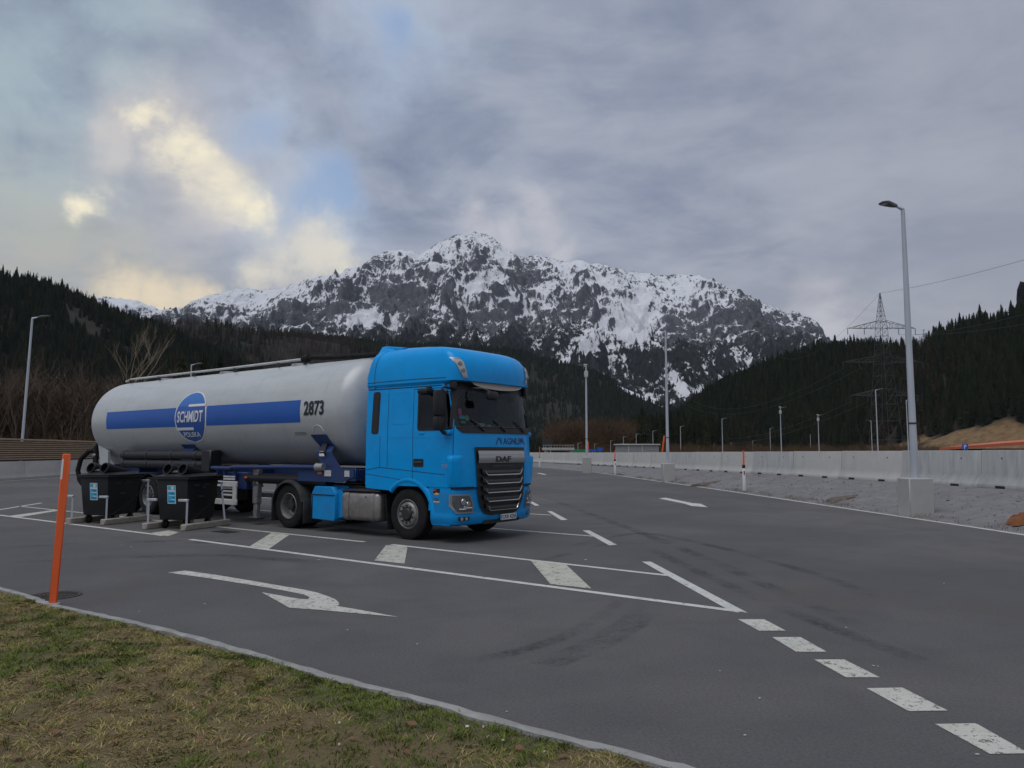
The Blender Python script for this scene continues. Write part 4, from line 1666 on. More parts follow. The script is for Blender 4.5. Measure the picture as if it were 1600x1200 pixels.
b = MB(); b.rrgrid(F_(.05), -.35, .35, 1.445, 1.475, .012, 8, 2); b.build('vent_slot', M['steel_dark'], grille)

def decal_front(name, text, yc, zc_, w, h, m, off, parent, bold=.0, shear=0.0):
    vs, fs = text_geo(text, 1.0, bold, shear)
    b = MB()
    b.raw([cab_front(yc + x_ * w, zc_ + y_ * h, off) for x_, y_ in vs], fs)
    return b.build(name, M[m], parent, smooth=0, recalc=False)
decal_front('lettering', 'DAF', .0, 1.595, .48, .115, 'decal_black', .072, badge, .03)
# MAGNUM with slanted outer strokes
decal_front('lettering', 'AGNU', .36, 1.955, .55, .135, 'decal_navy', .004, body, .018)
for pts in ([(-.19, -.5), (-.145, .5), (-.08, .5), (-.065, -.05)], ):
    pass
def strokes(name, segs, yc, zc_, sw, h, t, m, off, parent):
    b = MB()
    for (x0, y0, x1, y1) in segs:
        a_, c_ = Vector((yc + x0 * sw, zc_ + y0 * h)), Vector((yc + x1 * sw, zc_ + y1 * h))
        d_ = (c_ - a_).normalized()
        nn = Vector((-d_.y, d_.x)) * t / 2
        b.raw([cab_front(q.x, q.y, off) for q in (a_ - nn, c_ - nn, c_ + nn, a_ + nn)], [(0, 1, 2, 3)])
    return b.build(name, M[m], parent, smooth=0, recalc=False)
strokes('lettering', [(-1.15, -.5, -.55, .5), (-.5, .5, -.05, -.35), (-.05, -.5, -.05, .5)], .03, 1.955, .16, .135, .026, 'decal_navy', .004, body)
strokes('lettering', [(-.05, -.5, .02, .5), (.02, .5, .45, -.3), (.45, -.3, .5, .5), (.55, .5, 1.15, -.5)], .68, 1.955, .16, .135, .026, 'decal_navy', .004, body)
# number plate
b = MB()
b.rrgrid(F_(.055), -.06, .46, .385, .50, .01, 4, 2)
b.rrgrid(F_(.035), -.06, .46, .385, .50, .01, 4, 2)
plate = b.build('number_plate', M['decal_white'], truck)
decal_front('lettering', 'CKR 4258', .215, .443, .44, .075, 'decal_black', .058, plate, .01)
patch('plate_band', F_(.057), -.058, -.02, .39, .495, .005, 'sticker_cyan', plate, 1, 1)
# lower lip opening
patch('bumper_intake', F_(.016), -.55, .62, .335, .41, .03, 'black_plastic', truck, 10, 2)

# air deflector panels on the cab corners
for s_ in (-1, 1):
    b = MB()
    def dfl(t, z, s_=s_):
        # t 0 = door edge on the side, 1 = grille edge on the front
        bulge = .095 * float(np.interp(z, [1.07, 1.12, 1.32, 1.60, 1.645, 1.67], [.10, .35, .8, 1.0, .85, .0]))
        bulge *= float(np.interp(t, [0, .06, .35, .48, .66, .72], [.15, .55, 1, .95, .12, 0]))
        if t < .5:
            p = cab_side(1.10 + (t / .5) * .14, z, .004 + bulge, s_)
        else:
            q = .985 - (t - .5) / .5 * .30
            p = cab_front(s_ * q * cw(z), z, .004 + bulge)
        return p
    b.grid(dfl, [i / 22 for i in range(23)], [1.07, 1.10, 1.16, 1.24, 1.34, 1.44, 1.54, 1.60, 1.63, 1.65, 1.665, 1.67])
    b.build('air_deflector', M['truck_blue'], truck, smooth=50)
    b = MB(); b.grid(lambda t, z: cab_front(s_ * (.998 - t * .34) * cw(z), z, .007), [i / 10 for i in range(11)], [1.035, 1.075]); b.build('bumper_gap', M['dark_gap'], truck)
    # headlamp
    b = MB()
    def hl(t, z, off, s_=s_):
        q = min(.9999, 1.0 - t * .32)
        return cab_front(s_ * q * cw(z), z, off)
    hb = lambda off: (lambda a_, b_: hl(a_, b_, off))
    def hl_shape(bm_, off, ins, nu=10):
        zs_ = [.57 + ins * .28 + (.36 - ins * .5) * i / 8 for i in range(9)]
        def f(t, z):
            k_ = (z - .57) / .37
            lo = -.03 + .50 * max(0, .55 - k_) ** 1.8 + ins * .6
            hi = 1.02 - .55 * max(0, k_ - .35) ** 1.7 - ins * .6
            return hl(lo + (hi - lo) * t, z, off)
        bm_.grid(f, [i / nu for i in range(nu + 1)], zs_)
    hl_shape(b, .014, 0.0)
    hlp = b.build('headlamp', M['silver_panel'], truck)
    b = MB(); hl_shape(b, .018, .10); b.build('lamp_bowl', M['bowl_grey'], hlp)
    b = MB()
    for t, z, r_ in ((.45, .79, .06), (.72, .74, .055), (.55, .68, .045)):
        p0_ = hl(t, z, .02); p1_ = hl(t, z, .034)
        b.cyl(p0_, p1_, r_, r_ * .8, 12)
    b.build('reflector', M['chrome'], hlp)
    b = MB()
    for t0, t1, z in ((.25, .55, .655), (.55, .9, .675)):
        b.tube([hl(t0, z, .03), hl((t0 + t1) / 2, z - .004, .03), hl(t1, z, .03)], .012, 5)
    b.build('light_bar', M['reflector_white'], hlp)
    b = MB(); hl_shape(b, .038, .06); b.build('lens', M['lamp_glass'], hlp)
    # fog lamp
    b = MB(); b.rrgrid(lambda a_, b_: hl(a_, b_, .016), .22, .80, .435, .505, .02, 6, 2)
    fg = b.build('fog_lamp', M['black_plastic'], truck)
    b = MB()
    for t in (.38, .62):
        b.cyl(hl(t, .47, .012), hl(t, .47, .022), .032, seg=10)
    b.build('lens', M['silver_panel'], fg)
    # roof lamp
    b = MB()
    def rl(t, z, off, s_=s_):
        # runs from the roof side down towards the front
        k_ = min(1, max(0, (z - 3.17) / .40))
        qh = .835 + .162 * k_ ** .8
        wd_ = .09 + .075 * k_ - .06 * max(0, k_ - .8) / .2
        return cab_front(s_ * (qh - t * wd_) * cw(z), z, off)
    zs_ = [3.17 + .40 * i / 8 for i in range(9)]
    def rlf(off, ins):
        def f(t, z):
            return rl(ins + (1 - 2 * ins) * t, z, off)
        return f
    b.grid(rlf(.010, 0.0), [i / 8 for i in range(9)], zs_)
    rlp = b.build('roof_lamp', M['silver_panel'], truck)
    b = MB(); b.grid(rlf(.014, .09), [i / 8 for i in range(9)], [3.21 + .32 * i / 8 for i in range(9)]); b.build('lamp_bowl', M['dash_white'], rlp)
    b = MB()
    for t, z in ((.5, 3.31), (.45, 3.44)):
        p = rl(t, z, .012); p2 = rl(t, z, .03)
        b.cyl(p, p2, .05, .042, 12)
    b.build('reflector', M['fuel_tank_metal'], rlp)
    b = MB(); b.grid(rlf(.034, .05), [i / 8 for i in range(9)], [3.19 + .36 * i / 8 for i in range(9)]); b.build('lens', M['lamp_glass'], rlp)

# doors: window frame, pane, panel gaps, handle
for s_ in (-1, 1):
    b = MB()
    b.rring(S_(.006, s_), (.275, 1.19, 2.15, 2.945, .07), (.325, 1.13, 2.20, 2.895, .06))
    b.build('door_window_frame', M['black_plastic'], truck)
    b = MB(); b.rrgrid(S_(.002, s_), .30, 1.15, 2.18, 2.915, .05, 8, 4); b.build('door_window', M['cab_glass'], truck)
    # gaps
    b = MB()
    def gap(p0_, p1_, w=.011, off=.0025):
        (x0, z0), (x1, z1) = p0_, p1_
        n_ = max(2, int(math.hypot(x1 - x0, z1 - z0) / .12))
        d_ = Vector((x1 - x0, z1 - z0)).normalized()
        nn = Vector((-d_.y, d_.x)) * w / 2
        for i in range(n_):
            q0 = Vector((x0 + (x1 - x0) * i / n_, z0 + (z1 - z0) * i / n_))
            q1 = Vector((x0 + (x1 - x0) * (i + 1) / n_, z0 + (z1 - z0) * (i + 1) / n_))
            b.raw([cab_side(q.x, q.y, off, s_) for q in (q0 - nn, q1 - nn, q1 + nn, q0 + nn)], [(0, 1, 2, 3)])
    gap((.16, 1.12), (.16, 2.985)); gap((1.215, 1.68), (1.205, 2.985)); gap((.16, 2.985), (1.205, 2.985))
    gap((-.56, 1.42), (-.56, 3.02)); gap((-.78, 1.42), (-.78, 2.06)); gap((-.78, 1.42), (1.02, 1.30)); gap((-1.19, 3.03), (1.0, 3.03), .02)
    gap((-1.19, 1.36), (-.78, 1.42)); gap((-1.19, 1.28), (-.35, 1.20)); gap((-.35, 1.20), (.25, 1.13))
    b.build('panel_gap', M['dark_gap'], truck, smooth=0)
    b = MB()
    gap((-.56, 2.02), (.16, 2.02), .008, .004); gap((.16, 2.02), (1.2, 2.00), .008, .004); gap((-.40, 2.30), (.0, 2.30), .010, .006)
    gap((-.43, 2.34), (-.43, 2.88), .006, .004); gap((.04, 2.34), (.04, 2.88), .006, .004); gap((-.40, 2.92), (.0, 2.92), .006, .004); gap((-.43, 2.34), (-.40, 2.30), .008, .004); gap((.04, 2.34), (0, 2.30), .008, .004)
    b.build('panel_crease', M['truck_blue'], truck, smooth=0)
    b = MB(); b.rrgrid(S_(.004, s_), .18, .46, 1.44, 1.60, .03, 4, 3); hnd = b.build('door_handle', M['black_plastic'], truck)
    b = MB(); b.box(cab_side(.32, 1.53, .012, s_), (.20, .02, .035), .008); b.build('grip', M['steel_dark'], hnd)
    b = MB(); b.box(cab_side(.40, 2.10, .008, s_), (.14, .02, .018), .005); b.build('trim_strip', M['truck_blue'], truck)
    # side louvre behind the door
    b = MB()
    def lv(a_, b_, s_=s_): return Vector((a_ - .03 * (2.95 - b_) / .9, s_ * (cw(b_) + .003), b_))
    b.rrgrid(lv, -1.02, -.80, 2.10, 2.98, .06, 3, 8)
    lvp = b.build('side_intake', M['black_plastic'], truck)
    b = MB()
    for i in range(17):
        z = 2.16 + i * .048
        b.box((-.925 - .03 * (2.95 - z) / .9, s_ * (cw(z) + .006), z), (.17, .012, .010), M=Matrix.Rotation(s_ * R(0), 3, 'X') @ Matrix.Rotation(R(35), 3, 'Y'))
    b.build('slats', M['steel_dark'], lvp, smooth=0)['kind'] = 'stuff'
    # step panel, sticker, wheel arch
    b = MB()
    b.prism([(.60, .60), (.64, .62), (1.10, .62), (1.16, .70), (1.16, 1.06), (.60, 1.06)], s_ * 1.235, s_ * 1.08, 'y')
    stp = b.build('step_panel', M['truck_blue'], truck)
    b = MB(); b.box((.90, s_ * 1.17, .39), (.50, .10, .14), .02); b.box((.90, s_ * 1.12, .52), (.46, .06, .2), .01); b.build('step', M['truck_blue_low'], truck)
    b = MB(); b.box((.90, s_ * 1.19, .475), (.48, .10, .028), .006); b.build('step_tread', M['silver_panel'], truck)
    arch = MB()
    AR = [(a_, ) for a_ in range(-6, 187, 8)]
    def arc(an, r_, y_): return Vector((.03 + r_ * math.cos(R(an)), s_ * y_, .50 + r_ * math.sin(R(an))))
    angs = list(range(2, 146, 8))
    rows_ = [(.615, 1.0), (.615, 1.225), (.64, 1.252), (.70, 1.252), (.74, 1.236), (.76, 1.20)]
    arch.grid(lambda u, v: arc(angs[int(u)], *rows_[int(v)]), list(range(len(angs))), list(range(len(rows_))))
    arch.build('wheel_arch', M['truck_blue'], truck, smooth=50)
    lin = MB()
    angs2 = list(range(-5, 186, 10))
    lin.grid(lambda u, v: arc(angs2[int(u)], .612, [.55, .9, 1.21][int(v)]), list(range(len(angs2))), [0, 1, 2])
    lin.build('arch_liner', M['black_plastic'], truck)
    # rear lower quarter of the cab down to the arch
    b = MB()
    b.prism([(-1.20, 1.065), (-1.20, 1.30), (.0, 1.30), (.0, 1.16), (-.22, 1.13), (-.40, 1.02), (-.46, .96), (-1.18, .99)], s_ * 1.247, s_ * 1.05, 'y')
    b.build('quarter_panel', M['truck_blue'], truck)
    # mirrors
    mr = MB()
    mx_, my_ = (1.06, -1.46) if s_ < 0 else (.90, 1.36)
    mr.box((mx_, my_, 2.66), (.11, .27, .50), .045, seg=2)
    mro = mr.build('mirror', M['black_plastic'], truck)
    b = MB(); b.box((mx_, my_, 2.28), (.12, .26, .28), .05, seg=2); b.build('wide_mirror', M['black_plastic'], mro)
    b = MB()
    b.tube([cab_side(1.12, 2.96, 0, s_), Vector((mx_ + .03, my_ - s_ * .08, 2.97)), Vector((mx_, my_ - s_ * .02, 2.88))], .025, 6)
    b.tube([cab_side(1.15, 2.10, 0, s_), Vector((mx_ + .03, my_ - s_ * .10, 2.10)), Vector((mx_, my_ - s_ * .03, 2.18))], .04, 8)
    b.build('mirror_arm', M['black_plastic'], mro)
    b = MB(); b.box((1.10, s_ * 1.29, 2.11), (.22, .10, .09), .03, seg=2); b.build('arm_cover', M['truck_blue'], mro)
    b = MB(); b.box((.62, s_ * 1.38, 2.91), (.28, .22, .12), .05, seg=2); b.tube([(.62, s_ * 1.22, 2.99), (.62, s_ * 1.34, 2.97)], .03, 6); b.build('kerb_mirror', M['black_plastic'], truck)
b = MB(); b.box((1.62, -.55, 2.83), (.13, .30, .17), .05, seg=2); b.tube([(1.28, -.75, 2.98), (1.50, -.68, 2.97), (1.62, -.58, 2.90)], .022, 6); b.build('front_mirror', M['black_plastic'], truck)
# stickers
def side_sticker(parent, x0, x1, z0, z1, off, m, name='sticker'):
    b = MB(); b.raw([Vector((x0, -off, z0)), Vector((x1, -off, z0)), Vector((x1, -off, z1)), Vector((x0, -off, z1))], [(0, 1, 2, 3)])
    return b.build(name, M[m], parent, smooth=0)
stk = side_sticker(truck, .72, .89, .76, 1.03, 1.2395, 'decal_black', 'blind_spot_sticker')
side_sticker(stk, .728, .882, .77, .87, 1.2415, 'sticker_yellow'); side_sticker(stk, .728, .80, .985, 1.02, 1.2415, 'sticker_red')
b = MB(); b.raw([Vector((.728, -1.2415, .90)), Vector((.80, -1.2415, .885)), Vector((.882, -1.2415, .94)), Vector((.79, -1.2415, .96))], [(0, 1, 2, 3)]); b.build('sticker', M['sticker_yellow'], stk, smooth=0)
side_sticker(stk, .74, .87, .80, .812, 1.243, 'decal_black', 'print'); side_sticker(stk, .74, .87, .83, .842, 1.243, 'decal_black', 'print')
vs, fs = text_geo('XF', 1, .02)
b = MB(); b.raw([cab_side(1.03 + x_ * .17, 1.475 + y_ * .05, .004) for x_, y_ in vs], fs); b.build('lettering', M['silver_panel'], body, smooth=0, recalc=False)
b = MB(); b.raw([cab_side(x_, z, .004) for x_, z in ((.95, 1.43), (1.11, 1.43), (1.11, 1.437), (.95, 1.437))], [(0, 1, 2, 3)]); b.build('lettering', M['silver_panel'], body, smooth=0)
# roof: cap seam and rear wing
b = MB()
for s_ in (-1, 1):
    pts = []
    for i in range(15):
        t = i / 14
        x_ = -1.02 + .0 * t
        z = 3.04 + t * .86
        pts.append(Vector((-.98 + .42 * max(0, t - .45) ** 2, s_ * (cw(z) + .002), z)))
    b.tube(pts, .006, 4)
    pts = [cab_side(-1.18 + 2.2 * i / 12, 3.17 + .015 * math.sin(i / 12 * 3), .002, s_) for i in range(13)]
    b.tube(pts, .006, 4)
b.build('roof_seam', M['dark_gap'], truck)
wing = MB()
wing.prism([(-1.20, 3.60), (-1.14, 3.985), (-1.05, 3.995), (-.45, 3.915), (-.60, 3.86), (-.95, 3.60)], -.86, .86, 'y', bev=.02)
wing.build('roof_wing', M['truck_blue'], truck)
for s_ in (-1, 1):
    b = MB()
    b.raw([Vector((-1.21, s_ * 1.205, 3.05)), Vector((-.97, s_ * 1.212, 3.05)), Vector((-.93, s_ * 1.16, 3.52)), Vector((-.75, s_ * .88, 3.90)), Vector((-1.15, s_ * .86, 3.985)), Vector((-1.19, s_ * 1.13, 3.58))],
          [(0, 1, 2, 5), (5, 2, 3, 4)])
    b.build('roof_side_flap', M['truck_blue'], truck)
# windscreen stickers and interior
def ws_st(yc, zc_, w, h, m):
    b = MB(); b.rrgrid(F_(-.004), yc - w / 2, yc + w / 2, zc_ - h / 2, zc_ + h / 2, min(w, h) * .45, 2, 2); b.build('windscreen_sticker', M[m], truck)
ws_st(-1.06, 2.50, .07, .16, 'sticker_pink'); ws_st(-1.03, 2.40, .13, .07, 'sticker_cyan'); ws_st(-.92, 2.39, .10, .11, 'dash_green'); ws_st(1.07, 2.40, .06, .16, 'dash_green')
ws_st(-1.02, 2.31, .11, .05, 'dash_green')
inn = MB()
inn.box((-.30, 0, 2.55), (.05, 2.30, 1.0)); inn.box((.40, 0, 2.0), (1.45, 2.3, .05)); inn.box((.40, 0, 3.02), (1.5, 2.3, .04))
inn.build('cab_lining', M['interior_dark'], truck, smooth=0)
inn = MB()
inn.box((1.02, 0, 2.14), (.42, 2.2, .10), .03); inn.box((.92, .55, 2.22), (.35, .6, .16), .05)
inn.build('dashboard', M['interior_grey'], truck)
for y_ in (-.62, .62):
    inn = MB(); inn.box((.05, y_, 2.45), (.16, .5, .75), .07, seg=2); inn.box((.08, y_, 2.86), (.12, .28, .18), .05, seg=2); inn.build('seat', M['interior_grey'], truck)
inn = MB(); inn.lathe([(-.012, .20), (0, .215), (.012, .20), (0, .188)], 20, Matrix.Translation((.70, .62, 2.36)).to_3x3(), closed=True)
bmesh.ops.rotate(inn.bm, verts=inn.bm.verts, cent=(0, 0, 0), matrix=Matrix.Rotation(R(-60), 3, 'Z') @ Matrix.Rotation(R(30), 3, 'X'))
inn.build('steering_wheel', M['interior_dark'], truck, shift=(.72, .62, 2.36))
for y_, s3, m_ in ((-.25, (.10, .16, .12), 'dash_white'), (-.02, (.08, .09, .10), 'dash_white'), (.08, (.08, .10, .07), 'dash_green'), (-.55, (.12, .22, .04), 'dash_green'), (.36, (.06, .05, .1), 'dash_white')):
    b = MB(); b.box((1.10, y_, 2.19 + s3[2] / 2), s3, .012); b.build('dashboard_item', M[m_], truck)
for y_ in (-.35, .25):
    b = MB(); b.cyl((.55, y_, 2.2), (.52, y_, 2.95), .035, seg=8); b.build('curtain', M['interior_grey'], truck)

# wheels -----------------------------------------------------------------
def wheel(parent, x, y, s_, kind, Rr=.505, wd=.30, shift=0.0, twin=False):
    Mx = Matrix(((1, 0, 0), (0, s_, 0), (0, 0, 1)))
    T = Vector((x + shift, y, Rr))
    h = wd / 2
    b = MB()
    prof = [(-h * .95, Rr * .57), (-h, Rr * .72), (-h, Rr * .84), (-h * .90, Rr * .955), (-h * .72, Rr), (h * .72, Rr), (h * .90, Rr * .955), (h, Rr * .84), (h * 1.02, Rr * .80), (h, Rr * .72), (h * .95, Rr * .575), (h * .7, Rr * .57)]
    b.lathe(prof, 40, Mx)
    if twin:
        b.lathe([(a_ - wd - .06, r_) for a_, r_ in prof], 32, Mx)
    w_ = b.build('wheel', M['black_rubber'], parent, smooth=28)
    w_.location = T
    # tread grooves as dark rings
    b = MB()
    if kind == 'steer':
        prof = [(h * .95, Rr * .578), (h * .98, Rr * .555), (h * .80, Rr * .53), (h * .62, Rr * .50), (h * .95, Rr * .46), (h * 1.08, Rr * .42), (h * 1.10, Rr * .36), (h * 1.10, Rr * .29)]
    elif kind == 'trailer':
        prof = [(h * .95, Rr * .578), (h * .98, Rr * .555), (h * .55, Rr * .53), (h * .45, Rr * .46), (h * .62, Rr * .38), (h * .62, Rr * .26)]
    else:
        prof = [(h * .95, Rr * .578), (h * 1.0, Rr * .56), (h * .7, Rr * .535), (h * .3, Rr * .52), (-h * .3, Rr * .48), (-h * .42, Rr * .40), (-h * .42, Rr * .26)]
    b.lathe(prof, 40, Mx)
    rim = b.build('rim', M['rim_metal'], w_, smooth=30)
    b = MB()
    yo = prof[-1][0]
    if kind == 'drive':
        hp = [(yo, Rr * .27), (yo + .06, Rr * .26), (yo + .10, Rr * .22), (yo + .16, Rr * .20), (yo + .17, .0)]
    else:
        hp = [(yo, Rr * .292), (yo - .02, Rr * .27), (yo + .015, Rr * .24), (yo + .03, Rr * .20), (yo + .03, 0.0)]
    b.lathe(hp, 24, Mx)
    b.build('hub', M['hub_dark'], w_, smooth=30)
    b = MB()
    for i in range(10):
        an = 2 * math.pi * i / 10 + .3
        px_, pz_ = math.cos(an) * Rr * .335, math.sin(an) * Rr * .335
        b.cyl((px_, s_ * (yo + .001), pz_), (px_, s_ * (yo + .035), pz_), .021, .017, 6)
    b.build('wheel_nuts', M['hub_dark'], w_, smooth=0)
    if kind == 'steer':
        b = MB()
        for i in range(10):
            an = 2 * math.pi * (i + .5) / 10 + .3
    return w_
for s_ in (-1, 1):
    wheel(truck, 0, s_ * 1.06, s_, 'steer')
    wheel(truck, -3.80, s_ * 1.07, s_, 'drive', twin=True)
# chassis
b = MB()
for s_ in (-1, 1):
    b.box((-1.9, s_ * .42, .84), (5.6, .09, .27), .01)
b.box((-1.0, 0, .75), (.3, .8, .3)); b.box((-3.8, 0, .55), (.26, 1.8, .26), .05); b.box((0, 0, .48), (.2, 1.8, .2), .04); b.box((-2.4, 0, .6), (1.4, .5, .3))
b.box((.75, 0, .62), (.9, 1.9, .40), .03)
b.build('chassis', M['steel_dark'], truck)
b = MB()
b.lathe([(-.03, 0), (-.03, .46), (.03, .46), (.03, 0)], 24, Matrix(((1, 0, 0), (0, 0, -1), (0, 1, 0))))
o = b.build('fifth_wheel', M['steel_dark'], truck); o.location = (-3.25, 0, 1.17)
# fuel tank, tool box, mudguards, catwalk
b = MB(); b.box((-1.36, -1.02, .60), (1.18, .50, .60), .10, seg=3); ft = b.build('fuel_tank', M['fuel_tank_metal'], truck)
b = MB()
for x_ in (-1.75, -.98): b.box((x_, -1.02, .60), (.05, .515, .615), .10, seg=3)
b.build('strap', M['fuel_tank_metal'], ft)
b = MB(); b.box((-1.36, -1.02, .925), (1.2, .48, .03), .006); b.build('tank_step', M['mudguard'], ft)
b = MB()
for x_ in (-1.72, -1.15): b.cyl((x_, -1.275, .80), (x_, -1.262, .80), .02, seg=8)
b.build('cap', M['steel_dark'], ft)
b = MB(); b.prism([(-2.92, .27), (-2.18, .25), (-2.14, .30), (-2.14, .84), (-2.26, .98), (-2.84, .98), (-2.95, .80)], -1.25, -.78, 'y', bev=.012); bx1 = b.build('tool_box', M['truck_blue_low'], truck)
b = MB(); b.box((-2.54, -1.255, .80), (.76, .012, .02)); b.box((-2.90, -1.254, .52), (.015, .012, .5)); b.build('lid_gap', M['dark_gap'], bx1, smooth=0)
b = MB(); b.prism([(-2.14, .32), (-2.0, .34), (-2.0, .95), (-2.14, .92)], -1.16, -.80, 'y'); b.build('tool_box_end', M['truck_blue_low'], truck)
b = MB(); b.box((-1.36, 1.02, .60), (1.6, .50, .60), .10, seg=3); b.build('air_tank', M['fuel_tank_metal'], truck)
for s_ in (-1, 1):
    b = MB()
    ang_ = list(range(12, 176, 8))
    def mg(u, v):
        a_ = R(ang_[int(u)]); r_, y_ = [(.555, .72), (.575, .74), (.585, 1.22), (.56, 1.27), (.52, 1.275)][int(v)]
        return Vector((-3.80 + r_ * math.cos(a_), s_ * y_, .505 + r_ * math.sin(a_) * 1.02))
    b.grid(mg, list(range(len(ang_))), [0, 1, 2, 3, 4])
    b.box((-3.235, s_ * .98, .42), (.03, .52, .56), .01)
    b.box((-4.40, s_ * .98, .42), (.03, .52, .56), .01)
    b.build('mudguard', M['mudguard'], truck, smooth=45)
    b = MB(); b.box((-.60, s_ * 1.0, .52), (.035, .42, .72), .01, M=Matrix.Rotation(R(-8), 3, 'Y')); b.build('mud_flap', M['black_rubber'], truck)

# ------------------------------------------------------------------ tanker trailer
AX = -10.1
rt = TO + TF * AX
trail = thing('tank_trailer', 'long pale grey silo tank semi-trailer with blue stripe and round logo', 'trailer', (rt.x, rt.y, 0), TA)
SH = (-AX, 0, 0)
TR, TZ = 1.25, 2.66
T0, T1 = -14.35, -1.62
def tank_pt(x, an, off=0.0):
    return Vector((x, -(TR + off) * math.cos(an), TZ + (TR + off) * math.sin(an)))
Mt = Matrix(((0, 1, 0), (1, 0, 0), (0, 0, 1)))       # lathe axis -> x
prof = []
for i in range(13):
    t = i / 12 * math.pi / 2
    prof.append((T0 + .78 * (1 - math.sin(t)), TR * (math.cos(math.pi / 2 - t) ** .85) if i else 0.0))
prof.sort()
# smooth dome by superellipse
def dome(x0, L, sgn, n=14):
    res = []
    for i in range(n + 1):
        u = i / n
        r_ = TR * (1 - (1 - math.sin(u * math.pi / 2)) ** 2.0) ** .5
        res.append((x0 + sgn * L * (1 - math.cos((1 - u) * math.pi / 2)) * 0 + sgn * L * (math.sin(u * math.pi / 2)) , r_))
    return res
def dome2(x_end, L, sgn, n=14):
    """x_end = extreme end; radius grows to TR over L"""
    res = []
    for i in range(n + 1):
        t = i / n * math.pi / 2
        res.append((x_end + sgn * L * (1 - math.cos(t)), TR * math.sin(t) ** .92))
    return res
tp = dome2(T0, .95, 1) + [(x_, TR) for x_ in np.linspace(T0 + 1.3, T1 - .9, 12)] + list(reversed(dome2(T1, .62, -1)))
b = MB(); b.lathe(tp, 72, Mt)
bmesh.ops.translate(b.bm, verts=b.bm.verts, vec=(0, 0, TZ))
b.build('tank', M['tank_paint'], trail, SH, smooth=60)
# weld seams
b = MB()
for x_ in (-13.2, -11.6, -9.75, -6.2, -4.2, -2.55):
    b.lathe([(x_ - .012, TR), (x_, TR + .004), (x_ + .012, TR)], 72, Mt)
bmesh.ops.translate(b.bm, verts=b.bm.verts, vec=(0, 0, TZ))
b.build('weld_seam', M['tank_paint'], trail, SH)
# stripe
b = MB()
hz = .255 / TR
def stripe(x0, x1, m):
    bb = MB(); n_ = 30
    bb.grid(lambda x_, a_: tank_pt(x_, a_, .005), [x0 + (x1 - x0) * i / n_ for i in range(n_ + 1)], [-hz + 2 * hz * i / 8 for i in range(9)])
    return bb.build('stripe', M[m], trail, SH)
LCX, LRX, LRZ = -8.00, .76, .72
stripe(-12.62, LCX - LRX * .985, 'stripe_blue'); stripe(LCX + LRX * .985, -3.42, 'stripe_blue')
# logo disc
def disc(name, rx, rz_, off, m, parent, z0=-1, z1=1):
    bb = MB()
    def f(u, v):
        zz = z0 + (z1 - z0) * v
        hw = math.sqrt(max(0, 1 - zz * zz))
        return tank_pt(LCX + u * hw * rx, zz * rz_ / TR - .01, off)
    bb.grid(f, [-1 + i / 8 for i in range(17)], [i / 20 for i in range(21)])
    return bb.build(name, M[m], parent, SH)
lg = disc('logo', LRX, LRZ, .006, 'decal_white', trail)
disc('logo_field', LRX * .94, LRZ * .94, .011, 'logo_blue', lg)
disc('logo_field', LRX * .94, LRZ * .94, .014, 'logo_blue_light', lg, .42, .999)
def bar(x0, x1, z0, z1):
    bb = MB()
    bb.grid(lambda u, v: tank_pt(LCX + u, v / TR - .01, .019), [x0 + (x1 - x0) * i / 6 for i in range(7)], [z0, (z0 + z1) / 2, z1])
    bb.build('logo_bar', M['decal_white'], lg, SH)
bar(-.12, .68, .27, .335); bar(-.68, .15, -.345, -.27)
def tank_text(s, xc, zc_, w, h, m, bold, shear, off, parent, name='lettering'):
    vs, fs = text_geo(s, 1, bold, shear)
    bb = MB(); bb.raw([tank_pt(xc + x_ * w, (zc_ + y_ * h) / TR, off) for x_, y_ in vs], fs)
    return bb.build(name, M[m], parent, SH, smooth=0, recalc=False)
tank_text('SCHMIDT', LCX, .0, 1.24, .30, 'decal_white', .025, .15, .022, lg)
tank_text('POLSKA', LCX, -.475, .78, .135, 'decal_white', .02, 0, .022, lg)
tank_text('2873', -2.93, .055, .70, .33, 'decal_black', .03, 0, .012, trail)
# faint data plate lettering and half-ring mark
b = MB()
for j_, z_ in enumerate((-.50, -.53, -.56)):
    b.raw([tank_pt(x_, a_ / TR, .004) for x_, a_ in ((-3.72, z_), (-3.30, z_), (-3.30, z_ + .012), (-3.72, z_ + .012))], [(0, 1, 2, 3)])
b.build('data_print', M['fuel_tank_metal'], trail, SH, smooth=0)
b = MB(); b.tube([tank_pt(-2.86 + .19 * math.cos(t), (-.52 + .19 * math.sin(t)) / TR, .004) for t in np.linspace(.2, math.pi - .2, 12)], .008, 4); b.build('lifting_eye', M['decal_white'], trail, SH)
# top walkway rail and hatches
b = MB()
ztop = TZ + TR
b.tube([(-13.2, -.42, ztop + .02), (-12.9, -.42, ztop + .07), (-8, -.42, ztop + .07), (-4.3, -.42, ztop + .09)], .032, 8)
b.tube([(-13.2, .42, ztop + .02), (-12.9, .42, ztop + .07), (-8, .42, ztop + .07), (-4.3, .42, ztop + .07)], .03, 6)
b.build('roof_pipe', M['guard_white'], trail, SH)
b = MB()
for x_ in (-12.9, -11.2, -9.3, -7.3, -5.4, -4.35):
    b.box((x_, -.42, ztop + .005), (.04, .09, .12), .01)
b.build('pipe_bracket', M['steel_dark'], trail, SH)
for x_ in (-11.5, -8.2, -5.0):
    b = MB(); b.lathe([(0, .28), (.09, .26), (.10, .0)], 18, Matrix(((1, 0, 0), (0, 0, -1), (0, 1, 0))))
    o = b.build('hatch', M['silver_panel'], trail); o.location = (x_ - AX, 0, ztop - .05)
